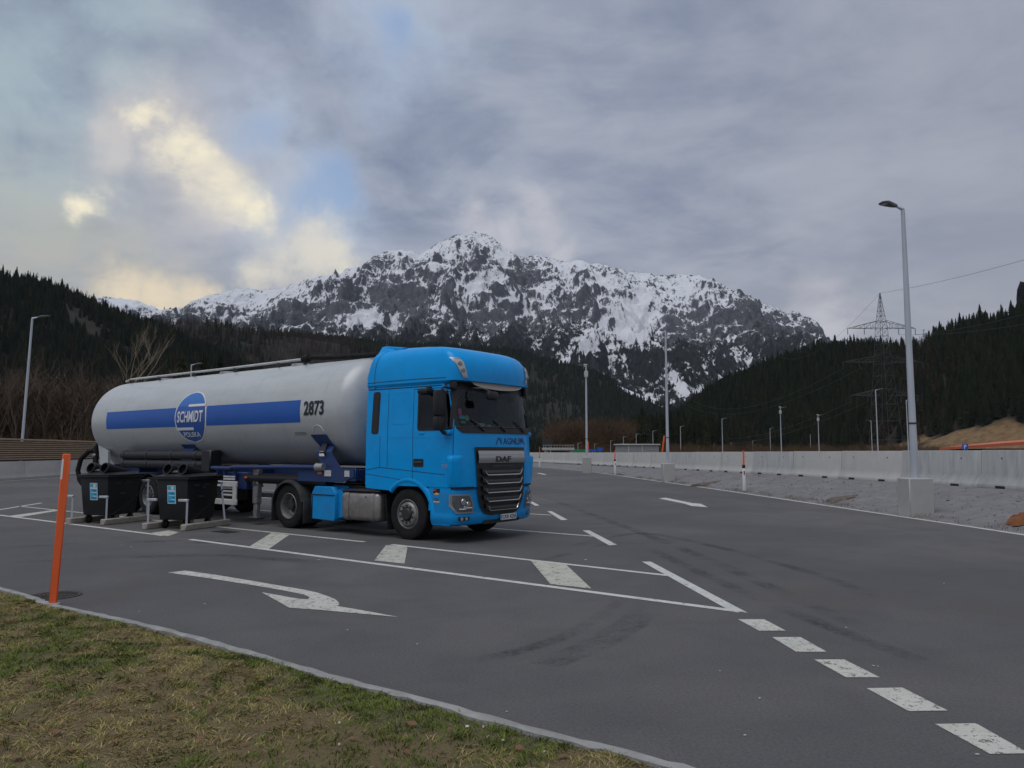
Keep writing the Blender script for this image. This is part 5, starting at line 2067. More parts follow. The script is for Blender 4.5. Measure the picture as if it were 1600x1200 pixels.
b = MB(); b.tube([(-4.3, -.42, ztop + .09), (-4.1, -.42, ztop + .11), (-3.5, -.36, ztop + .07), (-1.9, -.25, ztop + .03), (-1.55, -.25, ztop - .25)], .055, 8); b.cyl((-4.42, -.42, ztop + .09), (-4.2, -.42, ztop + .10), .085, seg=10); b.build('air_hose', M['black_rubber'], trail, SH)
# frame
b = MB()
for s_ in (-1, 1):
    b.box((-7.7, s_ * .48, 1.22), (11.6, .10, .26), .01)
    b.box((-2.55, s_ * 1.14, 1.245), (1.9, .06, .27), .01)
    b.prism([(-3.5, 1.38), (-1.62, 1.38), (-1.62, 1.20), (-2.0, 1.08), (-3.5, 1.08)], s_ * 1.20, s_ * 1.17, 'y')
for x_ in (-13.0, -11.0, -9.0, -7.0, -5.4, -3.4, -2.0):
    b.box((x_, 0, 1.25), (.12, 2.1, .2), .01)
b.build('frame', M['chassis_blue'], trail, SH)
# cradles
def cradle(x0, x1, x2, x3, zt=2.12, name='cradle'):
    b = MB()
    for s_ in (-1, 1):
        def pt_(x_, z, o_): 
            an = math.asin(max(-1, min(1, (z - TZ) / TR)))
            y_ = max(TR * math.cos(an), 0) + o_
            return Vector((x_, s_ * max(y_, 1.16 if z < 1.75 else 0), z))
        zz = np.linspace(0, 1, 8)
        L_, R_ = [], []
        for o_ in (.004, .05):
            l_ = [pt_(x0 + (x2 - x0) * t, zt - t * (zt - 1.22), o_) for t in zz]
            r_ = [pt_(x1 + (x3 - x1) * t ** 1.5, zt - t * (zt - 1.22), o_) for t in zz]
            L_.append(l_); R_.append(r_)
        for i in range(7):
            b.raw([L_[1][i], R_[1][i], R_[1][i + 1], L_[1][i + 1]], [(0, 1, 2, 3)])
            b.raw([L_[0][i], L_[1][i], L_[1][i + 1], L_[0][i + 1]], [(0, 1, 2, 3)])
            b.raw([R_[0][i], R_[1][i], R_[1][i + 1], R_[0][i + 1]], [(0, 1, 2, 3)])
        b.raw([L_[0][0], L_[1][0], R_[1][0], R_[0][0]], [(0, 1, 2, 3)])
    return b.build(name, M['chassis_blue'], trail, SH, smooth=30)
cradle(-3.12, -2.62, -2.62, -1.85)
cradle(-8.75, -8.15, -8.35, -7.75, 1.93)
stk2 = None
def tk_sticker(x0, x1, z0, z1, m, off, name='sticker'):
    b = MB()
    def pt_(x_, z):
        an = math.asin((z - TZ) / TR); return Vector((x_, -(max(TR * math.cos(an), 1.16 if z < 1.75 else 0) + off), z))
    sk = .38
    b.raw([pt_(x0 + (1.9 - z0) * sk, z0), pt_(x1 + (1.9 - z0) * sk, z0), pt_(x1 + (1.9 - z1) * sk, z1), pt_(x0 + (1.9 - z1) * sk, z1)], [(0, 1, 2, 3)])
    return b.build(name, M[m], trail, SH, smooth=0)
tk_sticker(-2.83, -2.66, 1.70, 1.92, 'decal_black', .056, 'blind_spot_sticker'); tk_sticker(-2.81, -2.68, 1.84, 1.90, 'sticker_red', .06); tk_sticker(-2.80, -2.68, 1.74, 1.81, 'sticker_yellow', .06); tk_sticker(-2.83, -2.66, 1.64, 1.70, 'decal_white', .060)
# side tubes
b = MB()
for z_, r_ in ((1.40, .125), (1.64, .125)):
    b.cyl((-11.75, -1.10, z_), (-7.35, -1.10, z_), r_, seg=18)
tb = b.build('hose_tube', M['black_plastic'], trail, SH)
b = MB()
for x_ in (-11.6, -10.3, -9.0, -7.8):
    for z_ in (1.40, 1.64):
        b.lathe([(x_ - .03, .128), (x_ - .03, .137), (x_ + .03, .137), (x_ + .03, .128)], 18, Matrix(((0, 1, 0), (1, 0, 0), (0, 0, 1))))
        b.bm.verts.ensure_lookup_table(); bmesh.ops.translate(b.bm, verts=b.bm.verts[-72:], vec=(0, -1.10, z_))
b.build('tube_band', M['steel_dark'], tb, SH)
b = MB(); b.box((-7.25, -1.06, 1.50), (.42, .34, .56), .03); b.build('tube_box', M['black_plastic'], trail, SH)
b = MB(); b.cyl((-5.6, -1.06, 1.10), (-3.0, -1.06, 1.10), .12, seg=16); b.cyl((-3.0, -1.06, 1.10), (-2.55, -1.06, 1.10), .14, seg=16); b.build('lower_tube', M['black_plastic'], trail, SH)
b = MB(); b.tube([(-7.0, -1.18, 1.33), (-6.2, -1.20, 1.33), (-6.0, -1.22, 1.36), (-2.75, -1.24, 1.40)], .05, 8); b.tube([(-6.5, -1.15, 1.33), (-6.5, -1.12, 1.05)], .045, 8); b.tube([(-6.05, -1.15, 1.33), (-6.05, -1.12, 1.05)], .045, 8); b.build('discharge_pipe', M['chassis_blue'], trail, SH)
b = MB(); b.cyl((-2.78, -1.24, 1.40), (-2.55, -1.24, 1.405), .095, .075, 14); b.build('pipe_coupling', M['silver_panel'], trail, SH)
b = MB(); b.box((-6.1, -.95, 1.02), (.9, .25, .42), .02); b.build('valve_box', M['chassis_blue'], trail, SH)
# landing leg, side guard, ladder plates
for s_ in (-1, 1):
    b = MB(); b.box((-5.2, s_ * 1.08, .92), (.20, .14, .86), .02); b.box((-5.2, s_ * 1.08, .38), (.15, .10, .42), .01); lgk = b.build('landing_leg', M['rim_metal'], trail, SH)
    b = MB(); b.box((-5.2, s_ * 1.08, .16), (.34, .26, .06), .02); b.build('foot', M['steel_dark'], lgk, SH)
    b = MB(); b.box((-5.2, s_ * 1.16, 1.05), (.05, .02, .18)); b.box((-5.2, s_ * 1.16, .95), (.22, .02, .03)); b.build('crank', M['steel_dark'], lgk, SH)
    b = MB()
    for z_ in (.94, .50):
        b.box((-7.35, s_ * 1.20, z_), (3.0, .045, .14), .012)
    b.box((-5.95, s_ * 1.20, .72), (.16, .043, .50), .012); b.box((-7.5, s_ * 1.17, .80), (.08, .03, .7)); 
    b.build('side_guard', M['guard_white'], trail, SH)
    b = MB()
    for z_ in (1.06, 1.12, .84, .76, .67): b.box((-6.25, s_ * 1.17, z_), (.50, .02, .045), .006)
    b.build('step_rungs', M['guard_white'], trail, SH)
    b = MB(); b.box((-6.45, s_ * .95, .78), (.9, .3, .5), .03); b.build('storage_box', M['black_plastic'], trail, SH)
    b = MB(); b.box((-2.72, s_ * 1.212, 1.27), (.14, .02, .06), .01); b.box((-5.5, s_ * 1.20, 1.12), (.10, .02, .04)); b.build('marker_lamp', M['lamp_amber'], trail, SH)
    b = MB(); b.box((-2.45, s_ * 1.21, 1.27), (.22, .012, .13)); b.box((-1.82, s_ * 1.21, 1.27), (.16, .012, .13)); b.build('info_plate', M['guard_white'], trail, SH)
    for x_ in (-8.79, -10.10, -11.41):
        wheel(trail, x_, s_ * 1.03, s_, 'trailer', .52, .36, -AX)
b = MB()
for x_ in (-8.79, -10.10, -11.41): b.cyl((x_, -1.0, .52), (x_, 1.0, .52), .075, seg=10); b.box((x_, 0, .85), (.2, 1.2, .35))
b.build('axle', M['steel_dark'], trail, SH)
for s_ in (-1, 1):
    for x_ in (-8.79, -10.10, -11.41):
        b = MB()
        angs3 = list(range(20, 161, 10))
        b.grid(lambda u, v: Vector((x_ + .60 * math.cos(R(angs3[int(u)])), s_ * [.80, 1.22][int(v)], .52 + .60 * math.sin(R(angs3[int(u)])))), list(range(len(angs3))), [0, 1])
        b.build('mudguard', M['mudguard'], trail, SH)
# rear end: skirt, hopper, hoses, lamp bar
b = MB()
b.prism([(-13.6, 1.95), (-12.95, 1.75), (-12.9, 1.0), (-13.15, .95), (-13.3, 1.0)], -1.0, -.93, 'y'); b.prism([(-13.6, 1.95), (-12.95, 1.75), (-12.9, 1.0), (-13.15, .95), (-13.3, 1.0)], .93, 1.0, 'y')
b.build('rear_skirt', M['tank_paint'], trail, SH)
b = MB(); b.frustum((-13.0, 0, .75), (.4, .4), (1.5, 1.4), .95); b.build('hopper', M['tank_paint'], trail, SH)
b = MB(); b.box((-13.55, 0, .75), (.10, 2.45, .22), .02); b.box((-13.4, 0, .95), (.25, 1.0, .2), .02); b.build('rear_bumper', M['chassis_blue'], trail, SH)
b = MB(); 
for s_ in (-1, 1): b.box((-13.62, s_ * .95, .78), (.05, .38, .14), .01)
b.build('tail_lamp', M['reflector_red'], trail, SH)
b = MB()
b.tube([(-13.95, -.75, 2.05), (-14.05, -.85, 1.85), (-13.95, -.9, 1.45), (-13.8, -.9, 1.1), (-13.7, -.85, .8)], .085, 10)
b.tube([(-14.0, -.78, 1.8), (-14.2, -1.0, 1.75), (-14.45, -1.12, 1.5), (-14.55, -1.15, 1.15), (-14.50, -1.1, .85), (-14.2, -1.0, .55), (-13.8, -.7, .5)], .075, 10)
b.build('rear_hose', M['black_rubber'], trail, SH)
b = MB(); b.box((-14.02, -.72, 2.05), (.12, .2, .16), .02); b.box((-14.0, -.9, 1.62), (.16, .14, .10), .02); b.build('hose_valve', M['rim_metal'], trail, SH)


# ------------------------------------------------------------------ bins and their stands
def bin_and_stand(cx, cy, ang, lab_bin, lab_stand, lean):
    t_ = thing('waste_container', lab_bin, 'waste container', (cx, cy, 0), ang, 'black waste containers beside the tanker')
    # local: x = along long axis (away from camera), y = left; front face at -x
    Lx, Wy, H0, H1 = 1.05, .88, .20, 1.15
    b = MB()
    b.frustum((0, 0, H0), (Lx * .84, Wy * .86), (Lx, Wy), H1 - H0, bev=.03)
    b.build('body', M['black_plastic'], t_)
    b = MB()
    b.box((0, 0, H1 - .01), (Lx + .10, Wy + .12, .07), .02, seg=2)
    b.build('rim', M['black_plastic'], t_)
    b = MB()
    # lid: gently domed, higher to the rear
    us = [-1 + i / 6 for i in range(13)]
    b.grid(lambda u, v: Vector((u * (Lx / 2 + .06), v * (Wy / 2 + .07), H1 + .03 + .085 * (1 - abs(v) ** 3) * (1 - abs(u) ** 4))), us, us)
    lid = b.build('lid', M['black_plastic'], t_, smooth=60)
    for s_ in (-1, 1):
        b = MB()
        # hooded chute sloping away from its mouth
        yy = s_ * .21
        n_ = 16
        rings = []
        for x_, z_, r_, tilt in ((-.44, H1 + .20, .125, 22), (-.36, H1 + .19, .13, 20), (-.1, H1 + .13, .115, 14), (.2, H1 + .08, .09, 8), (.42, H1 + .05, .06, 5)):
            rings.append([b.bm.verts.new(Vector((x_ + r_ * math.sin(R(tilt)) * math.sin(2 * math.pi * k_ / n_), yy + r_ * math.cos(2 * math.pi * k_ / n_), z_ + r_ * math.sin(2 * math.pi * k_ / n_)))) for k_ in range(n_)])
        for A, B in zip(rings, rings[1:]):
            for k_ in range(n_): b.bm.faces.new((A[k_], A[(k_ + 1) % n_], B[(k_ + 1) % n_], B[k_]))
        b.bm.faces.new(rings[-1])
        inr = [b.bm.verts.new(Vector((-.44 + .105 * math.sin(R(22)) * math.sin(2 * math.pi * k_ / n_), yy + .105 * math.cos(2 * math.pi * k_ / n_), H1 + .20 + .105 * math.sin(2 * math.pi * k_ / n_)))) for k_ in range(n_)]
        inb = [b.bm.verts.new(v_.co + Vector((.12, 0, -.02))) for v_ in inr]
        for k_ in range(n_):
            b.bm.faces.new((rings[0][k_], inr[k_], inr[(k_ + 1) % n_], rings[0][(k_ + 1) % n_]))
            b.bm.faces.new((inr[k_], inb[k_], inb[(k_ + 1) % n_], inr[(k_ + 1) % n_]))
        b.bm.faces.new(list(reversed(inb)))
        b.build('chute', M['black_plastic'], lid, smooth=50)
    b = MB(); b.box((-.40, 0, H1 + .14), (.10, .16, .012), M=Matrix.Rotation(R(-25), 3, 'Y')); b.build('pale_film', M['lamp_head_grey'], lid)
    b = MB()
    b.cyl((.45, -.44, H1 + .06), (.45, .44, H1 + .06), .02, seg=8)
    for y_ in (-.3, .1, .38): b.box((.44, y_, H1 + .06), (.07, .05, .05), .01)
    b.build('hinge_bar', M['steel_dark'], lid)
    for x_ in (-.34, .34):
        for y_ in (-.30, .30):
            b = MB(); b.lathe([(-.028, .0), (-.028, .085), (-.02, .10), (.02, .10), (.028, .085), (.028, 0)], 16, Matrix.Identity(3))
            w_ = b.build('castor', M['black_rubber'], t_); w_.location = (x_, y_, .10)
            b = MB(); b.lathe([(-.031, 0), (-.031, .05), (.031, .05), (.031, 0)], 12, Matrix.Identity(3)); b.box((0.02, 0, .09), (.06, .085, .08), .005); b.build('fork', M['steel_dark'], w_)
    for y_ in (-.43, .43):
        b = MB(); b.cyl((0, y_ * .95, .93), (0, y_ * 1.12, .93), .022, seg=8); b.build('lifting_pin', M['steel_dark'], t_)
    # grab recesses on the long side and printed sticker on the end
    b = MB()
    for x_, z_ in ((-.2, .98), (.12, .99), (-.05, .72)): b.box((x_, -Wy / 2 * .965, z_), (.16, .02, .035), .006)
    b.build('grab_recess', M['interior_grey'], t_)
    fx = lambda z: -(Lx * (.84 + .16 * (z - H0) / (H1 - H0)) / 2) - .004
    def fst(y0, y1, z0, z1, m, o_=0.0, nm='sticker', par=None):
        b = MB(); b.raw([Vector((fx(z) - o_, y_, z)) for y_, z in ((y0, z0), (y1, z0), (y1, z1), (y0, z1))], [(0, 1, 2, 3)])
        return b.build(nm, M[m], par or t_, smooth=0)
    st_ = fst(-.10, .13, .57, .98, 'decal_white', 0, 'sticker')
    fst(-.085, .12, .585, .84, 'sticker_cyan', .002, 'print', st_); fst(-.085, .12, .875, .965, 'sticker_cyan', .002, 'print', st_)
    for i in range(5): fst(-.06 - .02 * (i % 2), .09 - .05 * (i % 3), .61 + i * .045, .625 + i * .045, 'decal_white' if i % 2 else 'decal_navy', .004, 'print', st_)
    fst(-.05, .02, .885, .955, 'decal_white', .004, 'print', st_)
    # stand
    s = thing('bin_stand', lab_stand, 'bin stand', (cx, cy, 0), ang, 'steel and concrete bin stands')
    for y_ in (-.53, .53):
        b = MB(); b.box((.03, y_, .07), (1.52, .15, .14), .018); b.build('beam', M['concrete_warm'], s)
    def post(x0, y0, x1, y1, h, arm):
        b = MB(); b.tube([(x0, y0, .12), (x1, y1, h)], .028, 4); b.build('post', M['galvanised'], s, smooth=20)
        b = MB(); b.box((x1 + arm[0] / 2, y1 + arm[1] / 2, h), (abs(arm[0]) + .06, abs(arm[1]) + .06, .055), .008); b.build('arm', M['galvanised'], s)
    post(-.62, -.53, -.62, -.53, .66, (0, .20)); post(-.62, .53, -.62, .53, .66, (0, .22 if not lean else -.2)); post(.66, -.53, .66 if not lean else .62, -.53 + (.10 if lean else 0), 1.0, (0, .16)); post(.66, .53, .66, .53, .95, (0, -.16))
    b = MB(); b.tube([(-.60, -.50, .20), (-.4, -.52, .24), (-.1, -.50, .38), (.25, -.50, .58), (.60, -.51, .86)], .012, 5); b.build('cable', M['black_rubber'], s)
    return t_
BA_ = R(72)
bd = Vector((math.cos(BA_), math.sin(BA_)))
bw = Vector((-math.sin(BA_), math.cos(BA_)))
for (u, v, lb, ls, ln) in ((160, 821, 'black plastic waste container with chutes, left of the two', 'concrete and steel stand around the left waste container', False),
                           (286, 830, 'black plastic waste container with chutes, right of the two', 'concrete and steel stand around the right waste container', True)):
    q = Vector(G(u, v).xy) + bd * .74 + bw * .55
    bin_and_stand(q.x, q.y, BA_, lb, ls, ln)
# ------------------------------------------------------------------ foliage materials
def leaf_mat(name, c0, c1):
    k = NT(name)
    oi = k.n('ShaderNodeObjectInfo')
    nz_ = k.noise(k.coord('Object'), 0.9, 3, 0.6)
    f = k.math('ADD', k.math('MULTIPLY', oi.outputs['Random'], 0.65), k.math('MULTIPLY', nz_, 0.5), True)
    k.put(k.b.inputs['Base Color'], k.mix(f, c0, c1))
    k.b.inputs['Roughness'].default_value = 0.9
    k.b.inputs['Specular IOR Level'].default_value = 0.15
    return k.m
leaf_mat('needles', (0.004, 0.008, 0.006), (0.030, 0.036, 0.018))
leaf_mat('larch_twigs', (0.045, 0.030, 0.024), (0.105, 0.070, 0.050))
leaf_mat('bare_bark', (0.060, 0.046, 0.036), (0.130, 0.100, 0.074))
leaf_mat('pale_bark', (0.26, 0.215, 0.155), (0.32, 0.265, 0.19))
leaf_mat('brush_brown', (0.050, 0.033, 0.022), (0.125, 0.082, 0.050))
mat('trunk_bark', (0.06, 0.045, 0.035), 0.95, var=0.3, vscale=3)

LIB = {}


def lib_collection(name, meshes):
    c = bpy.data.collections.new(name)
    for i, me in enumerate(meshes):
        o = bpy.data.objects.new(f'{name}_{i}', me)
        c.objects.link(o)
    LIB[name] = c
    return c


def conifer_mesh(seed, tiers=11, seg=11, width=.19, droop=.10, trunk=True, ragged=.45):
    """height 1; returns crown mesh arrays"""
    r_ = random.Random(seed)
    V, F = [], []
    for t in range(tiers):
        f = t / (tiers - 1)
        z = .10 + .86 * f ** .92
        rad = width * (1 - f) ** .85 * r_.uniform(.8, 1.15) + .012
        hgt = .95 / tiers * (1.7 - .6 * f) + .02
        top = len(V)
        V.append((r_.uniform(-.006, .006), r_.uniform(-.006, .006), min(1.0, z + hgt)))
        n = seg if f < .7 else max(6, seg - 3)
        a0 = r_.uniform(0, 6)
        ring = []
        for k_ in range(n * 2):
            a = a0 + math.pi * k_ / n + r_.uniform(-.12, .12)
            rr_ = rad * (r_.uniform(1 - ragged * .5, 1.2) if k_ % 2 == 0 else r_.uniform(.32, .62))
            zz = z - (droop * rad / width if k_ % 2 == 0 else -.01) * r_.uniform(.4, 1.1)
            ring.append(len(V)); V.append((rr_ * math.cos(a), rr_ * math.sin(a), zz))
        for k_ in range(n * 2):
            F.append((top, ring[k_], ring[(k_ + 1) % (n * 2)]))
    return V, F


def mesh_from(name, V, F, m):
    me = bpy.data.meshes.new(name)
    me.from_pydata(V, [], F)
    me.materials.append(m)
    return me


def add_trunk(V, F, h=.35, r=.012):
    b = len(V)
    for z, rr_ in ((-.03, r), (h, r * .6)):
        for k_ in range(4):
            V.append((rr_ * math.cos(k_ * math.pi / 2), rr_ * math.sin(k_ * math.pi / 2), z))
    for k_ in range(4):
        F.append((b + k_, b + (k_ + 1) % 4, b + 4 + (k_ + 1) % 4)); F.append((b + k_, b + 4 + (k_ + 1) % 4, b + 4 + k_))


con = []
for s in range(5):
    V, F = conifer_mesh(100 + s, tiers=[12, 13, 10, 14, 11][s], width=[.17, .15, .20, .13, .18][s])
    add_trunk(V, F)
    con.append(mesh_from('conifer', V, F, M['needles']))
lib_collection('conifers', con)
con_far = []
for s in range(3):
    V, F = conifer_mesh(200 + s, tiers=5, seg=5, width=[.19, .16, .22][s])
    con_far.append(mesh_from('conifer_far', V, F, M['needles']))
lib_collection('conifers_far', con_far)


def twiggy(seed, m, n=60, width=.20, shape='cone'):
    """leafless tree of thin blades: height 1"""
    r_ = random.Random(seed)
    V, F = [], []
    def blade(p, q, w):
        d = (q - p)
        s = d.cross(Vector((r_.uniform(-1, 1), r_.uniform(-1, 1), r_.uniform(-1, 1))))
        if s.length < 1e-5: return
        s = s.normalized() * w
        b = len(V)
        V.extend([tuple(p - s), tuple(p + s), tuple(q + s * .25), tuple(q - s * .25)])
        F.append((b, b + 1, b + 2)); F.append((b, b + 2, b + 3))
    for a in (0, 1, 2):
        an = a * 2.1
        blade(Vector((0, 0, -.03)), Vector((math.cos(an) * .004, math.sin(an) * .004, .98)), .009)
    for i in range(n):
        z = r_.uniform(.16, .97)
        an = r_.uniform(0, 6.283)
        if shape == 'cone':
            L = width * (1 - z) ** .75 * r_.uniform(.6, 1.15) + .02
            up = r_.uniform(-.1, .35)
        else:
            L = width * math.sin(min(1, (z + .05)) * math.pi * .9) ** .6 * r_.uniform(.5, 1.2) + .02
            up = r_.uniform(.5, 1.5)
        d = Vector((math.cos(an), math.sin(an), up)).normalized() * L
        p = Vector((0, 0, z))
        blade(p, p + d, .0045)
        for q in range(3):
            t = r_.uniform(.3, .95)
            d2 = (d.normalized() + Vector((r_.uniform(-.8, .8), r_.uniform(-.8, .8), r_.uniform(-.2, .8)))).normalized() * L * .45
            blade(p + d * t, p + d * t + d2, .0032)
    return mesh_from('twiggy', V, F, m)


lib_collection('larches', [twiggy(300 + s, M['larch_twigs'], 75, .20) for s in range(4)])
lib_collection('bare_crowns', [twiggy(320 + s, M['bare_bark'], 60, .30, 'round') for s in range(4)])
lib_collection('brush', [twiggy(340 + s, M['brush_brown'], 60, .55, 'round') for s in range(3)])


def scatter(name, pts, scales, lib, label, cat, seed=0):
    pts = np.asarray(pts, np.float32)
    n = len(pts)
    rng = np.random.default_rng(seed)
    me = bpy.data.meshes.new(name)
    me.vertices.add(n)
    me.vertices.foreach_set('co', pts.ravel())
    for an, ty, val in (('sc', 'FLOAT', np.asarray(scales, np.float32)), ('rz', 'FLOAT', (rng.random(n) * 6.283).astype(np.float32)), ('vi', 'INT', rng.integers(0, len(LIB[lib].objects), n).astype(np.int32))):
        a = me.attributes.new(an, ty, 'POINT')
        a.data.foreach_set('value', val)
    o = link_mesh(name, me)
    ng = bpy.data.node_groups.new(name, 'GeometryNodeTree')
    ng.interface.new_socket('Geometry', in_out='INPUT', socket_type='NodeSocketGeometry')
    ng.interface.new_socket('Geometry', in_out='OUTPUT', socket_type='NodeSocketGeometry')
    N, L = ng.nodes, ng.links
    gi, go = N.new('NodeGroupInput'), N.new('NodeGroupOutput')
    iop = N.new('GeometryNodeInstanceOnPoints')
    ci = N.new('GeometryNodeCollectionInfo')
    ci.inputs['Collection'].default_value = LIB[lib]
    ci.inputs['Separate Children'].default_value = True
    ci.inputs['Reset Children'].default_value = True
    def na(nm, ty):
        x = N.new('GeometryNodeInputNamedAttribute'); x.data_type = ty; x.inputs[0].default_value = nm
        return x.outputs[0]
    L.new(gi.outputs[0], iop.inputs['Points'])
    L.new(ci.outputs[0], iop.inputs['Instance'])
    iop.inputs['Pick Instance'].default_value = True
    L.new(na('vi', 'INT'), iop.inputs['Instance Index'])
    cx = N.new('ShaderNodeCombineXYZ'); L.new(na('rz', 'FLOAT'), cx.inputs[2])
    L.new(cx.outputs[0], iop.inputs['Rotation'])
    L.new(na('sc', 'FLOAT'), iop.inputs['Scale'])
    L.new(iop.outputs[0], go.inputs[0])
    md = o.modifiers.new('scatter', 'NODES'); md.node_group = ng
    return tag(o, label, cat, kind='stuff')


# ------------------------------------------------------------------ hills
k = NT('forest_floor')
pos = k.coord('Object')
a = k.noise(pos, 0.02, 5, 0.6); b_ = k.noise(pos, 0.25, 5, 0.65)
gm = k.attr('meadow').outputs['Fac']
sn = k.attr('snow').outputs['Fac']
c = k.mix(k.rng(a, 0.35, 0.65), (0.010, 0.012, 0.008), (0.028, 0.022, 0.016))
c = k.mix(k.rng(b_, 0.4, 0.75, 0, .6), c, (0.014, 0.012, 0.009))
md_ = k.mix(k.rng(b_, .35, .7), (0.20, 0.13, 0.06), (0.12, 0.07, 0.035))
c = k.mix(gm, c, md_)
c = k.mix(k.rng(k.math('ADD', sn, k.math('MULTIPLY', k.math('SUBTRACT', b_, .5), .8)), .45, .55), c, (0.62, 0.65, 0.70))
k.put(k.b.inputs['Base Color'], c)
k.b.inputs['Roughness'].default_value = 0.95


class Hill:
    def __init__(self, name, sky, uA, DA, uB, DB, kf=1.5, tree=20, back=500, seed=0, res=(150, 70), zmin=-1.5, meadow=None, snow=None, ext=0):
        A = P(uA, 600, DA).xy; B = P(uB, 600, DB).xy
        self.A, self.B = A, B
        self.T = (B - A).normalized(); self.L = (B - A).length
        self.N = Vector((self.T.y, -self.T.x))
        mid = (A + B) / 2
        if self.N.dot(-mid) < 0: self.N = -self.N          # towards the camera
        ss, zz = [], []
        for u, v in sky:
            r_ = ray(u, v); dx, dy = r_.x, r_.y
            # intersect plan ray with ridge line
            M2 = Matrix(((self.T.x, -dx), (self.T.y, -dy)))
            sol = M2.inverted() @ (-A)
            ss.append(sol[0]); zz.append(EYE + r_.z * sol[1] - tree)
        o = np.argsort(ss)
        self.ss, self.zz = np.array(ss)[o], np.array(zz)[o]
        self.kf, self.back, self.seed, self.zmin = kf, back, seed, zmin
        self.s0, self.s1 = self.ss[0] - ext, self.ss[-1] + ext
        self.meadow, self.snow = meadow, snow
        nu, nv = res
        S_ = np.linspace(self.s0, self.s1, nu)
        D_ = np.concatenate([np.linspace(-back, 0, nv // 4, endpoint=False), np.linspace(0, self.front_max(), nv - nv // 4)])
        s, d = np.meshgrid(S_, D_)
        x, y, z = self.xyz(s, d)
        me = np_mesh(name, np.stack([x, y, z], -1).reshape(-1, 3), grid_faces(nu, len(D_)), M['forest_floor'], True)
        for nm, fn in (('meadow', meadow), ('snow', snow)):
            a = me.attributes.new(nm, 'FLOAT', 'POINT')
            a.data.foreach_set('value', (fn(x, y, z) if fn else np.zeros_like(x)).ravel().astype(np.float32))
        tag(link_mesh(name, me), kind='structure')

    def front_max(self): return float(np.max(self.zz)) * self.kf + 80

    def zr(self, s): return np.interp(s, self.ss, self.zz)

    def h(self, s, d):
        z = np.maximum(self.zr(s), 2.0)
        w = z * self.kf + 60
        t = np.clip(d / w, 0, 1)
        f = np.where(d >= 0, (1 - t) ** 1.15 * (1 + .35 * t * (1 - t)), 1 - .45 * np.clip(-d / self.back, 0, 1) ** 1.2)
        n = fbm(s / 90 + self.seed * 7, d / 90, 4, self.seed + 5, .5)
        return self.zmin + z * f + n * np.minimum(z * .06, 7) * np.clip(d / 40, .15, 1)

    def xyz(self, s, d):
        return self.A.x + self.T.x * s + self.N.x * d, self.A.y + self.T.y * s + self.N.y * d, self.h(s, d)

    def sample(self, n, dmin=-40, dfrac=1.0, rng=None):
        rng = rng or np.random.default_rng(self.seed)
        s = rng.uniform(self.s0, self.s1, n)
        w = np.maximum(self.zr(s), 2) * self.kf + 60
        d = rng.uniform(0, 1, n) * (w * dfrac - dmin) + dmin
        x, y, z = self.xyz(s, d)
        return x, y, z, s, d, w


def proj(x, y, z):
    yy = y * _c + (z - EYE) * _s
    zz = -y * _s + (z - EYE) * _c
    return 800 + FPX * x / yy, 600 - FPX * zz / yy


# right-hand hill
def right_meadow(x, y, z):
    u, v = proj(x, y, z)
    n = fbm(x / 25, y / 25, 3, 12)
    top = np.interp(u, [1380, 1430, 1500, 1560, 1640, 1800], [697, 688, 672, 661, 655, 650])
    return np.clip((v + n * 10 - top) / 5, 0, 1) * (u > 1350)
HR = Hill('hill', [(1075, 676), (1095, 652), (1110, 617), (1130, 590), (1150, 580), (1200, 562), (1240, 548), (1280, 533), (1330, 530), (1400, 530), (1440, 522), (1470, 508), (1500, 497), (1530, 489), (1560, 490), (1600, 472), (1680, 440), (1800, 400)],
          1075, 950, 1800, 560, kf=1.25, tree=14, seed=1, meadow=right_meadow, zmin=-1.2)
# left-hand hill
HL = Hill('hill', [(-260, 380), (-120, 395), (0, 415), (30, 420), (60, 428), (100, 443), (150, 463), (170, 473), (200, 486), (240, 497), (300, 520), (380, 560), (460, 610)],
          -260, 700, 460, 1150, kf=1.35, tree=13, seed=2, zmin=-1.2)
# brown wooded hill behind it
HM = Hill('hill', [(120, 500), (200, 492), (250, 492), (300, 493), (360, 498), (420, 508), (480, 514), (540, 524), (600, 545), (680, 590), (740, 630)],
          120, 1500, 740, 1500, kf=1.6, tree=18, seed=3, zmin=-1.2)
# forested spur under the mountain
def spur_snow(x, y, z):
    u, v = proj(x, y, z)
    ln = np.interp(u, [955, 985, 1010, 1045], [596, 608, 622, 638])
    w = np.interp(u, [955, 975, 1000, 1045], [3, 9, 10, 3])
    n = fbm(x / 30, y / 30, 3, 31)
    return np.clip(1.2 - np.abs(v - ln + n * 3) / w, 0, 1) * ((u > 955) & (u < 1045))
HS = Hill('hill', [(380, 520), (450, 514), (560, 524), (640, 532), (720, 534), (800, 540), (860, 556), (920, 572), (960, 588), (1000, 606), (1050, 632), (1100, 655), (1160, 678)],
          380, 2300, 1160, 2000, kf=1.5, tree=18, seed=4, zmin=-1.2, snow=spur_snow, ext=60)


def plant(H, n, lib, hs, label, name, cat='forest', dmin=-40, dfrac=1.0, cond=None, seed=0):
    rng = np.random.default_rng(seed)
    x, y, z, s, d, w = H.sample(n, dmin, dfrac, rng)
    keep = np.ones(n, bool)
    if cond is not None: keep &= cond(x, y, z, s, d, w, rng)
    u, v = proj(x, y, z)
    keep &= (u > -120) & (u < 1720)
    x, y, z = x[keep], y[keep], z[keep]
    sc = rng.uniform(hs[0], hs[1], len(x)) * np.where(rng.random(len(x)) < .12, 1.22, 1.0)
    return scatter(name, np.stack([x, y, z - .5], -1), sc, lib, label, cat, seed)


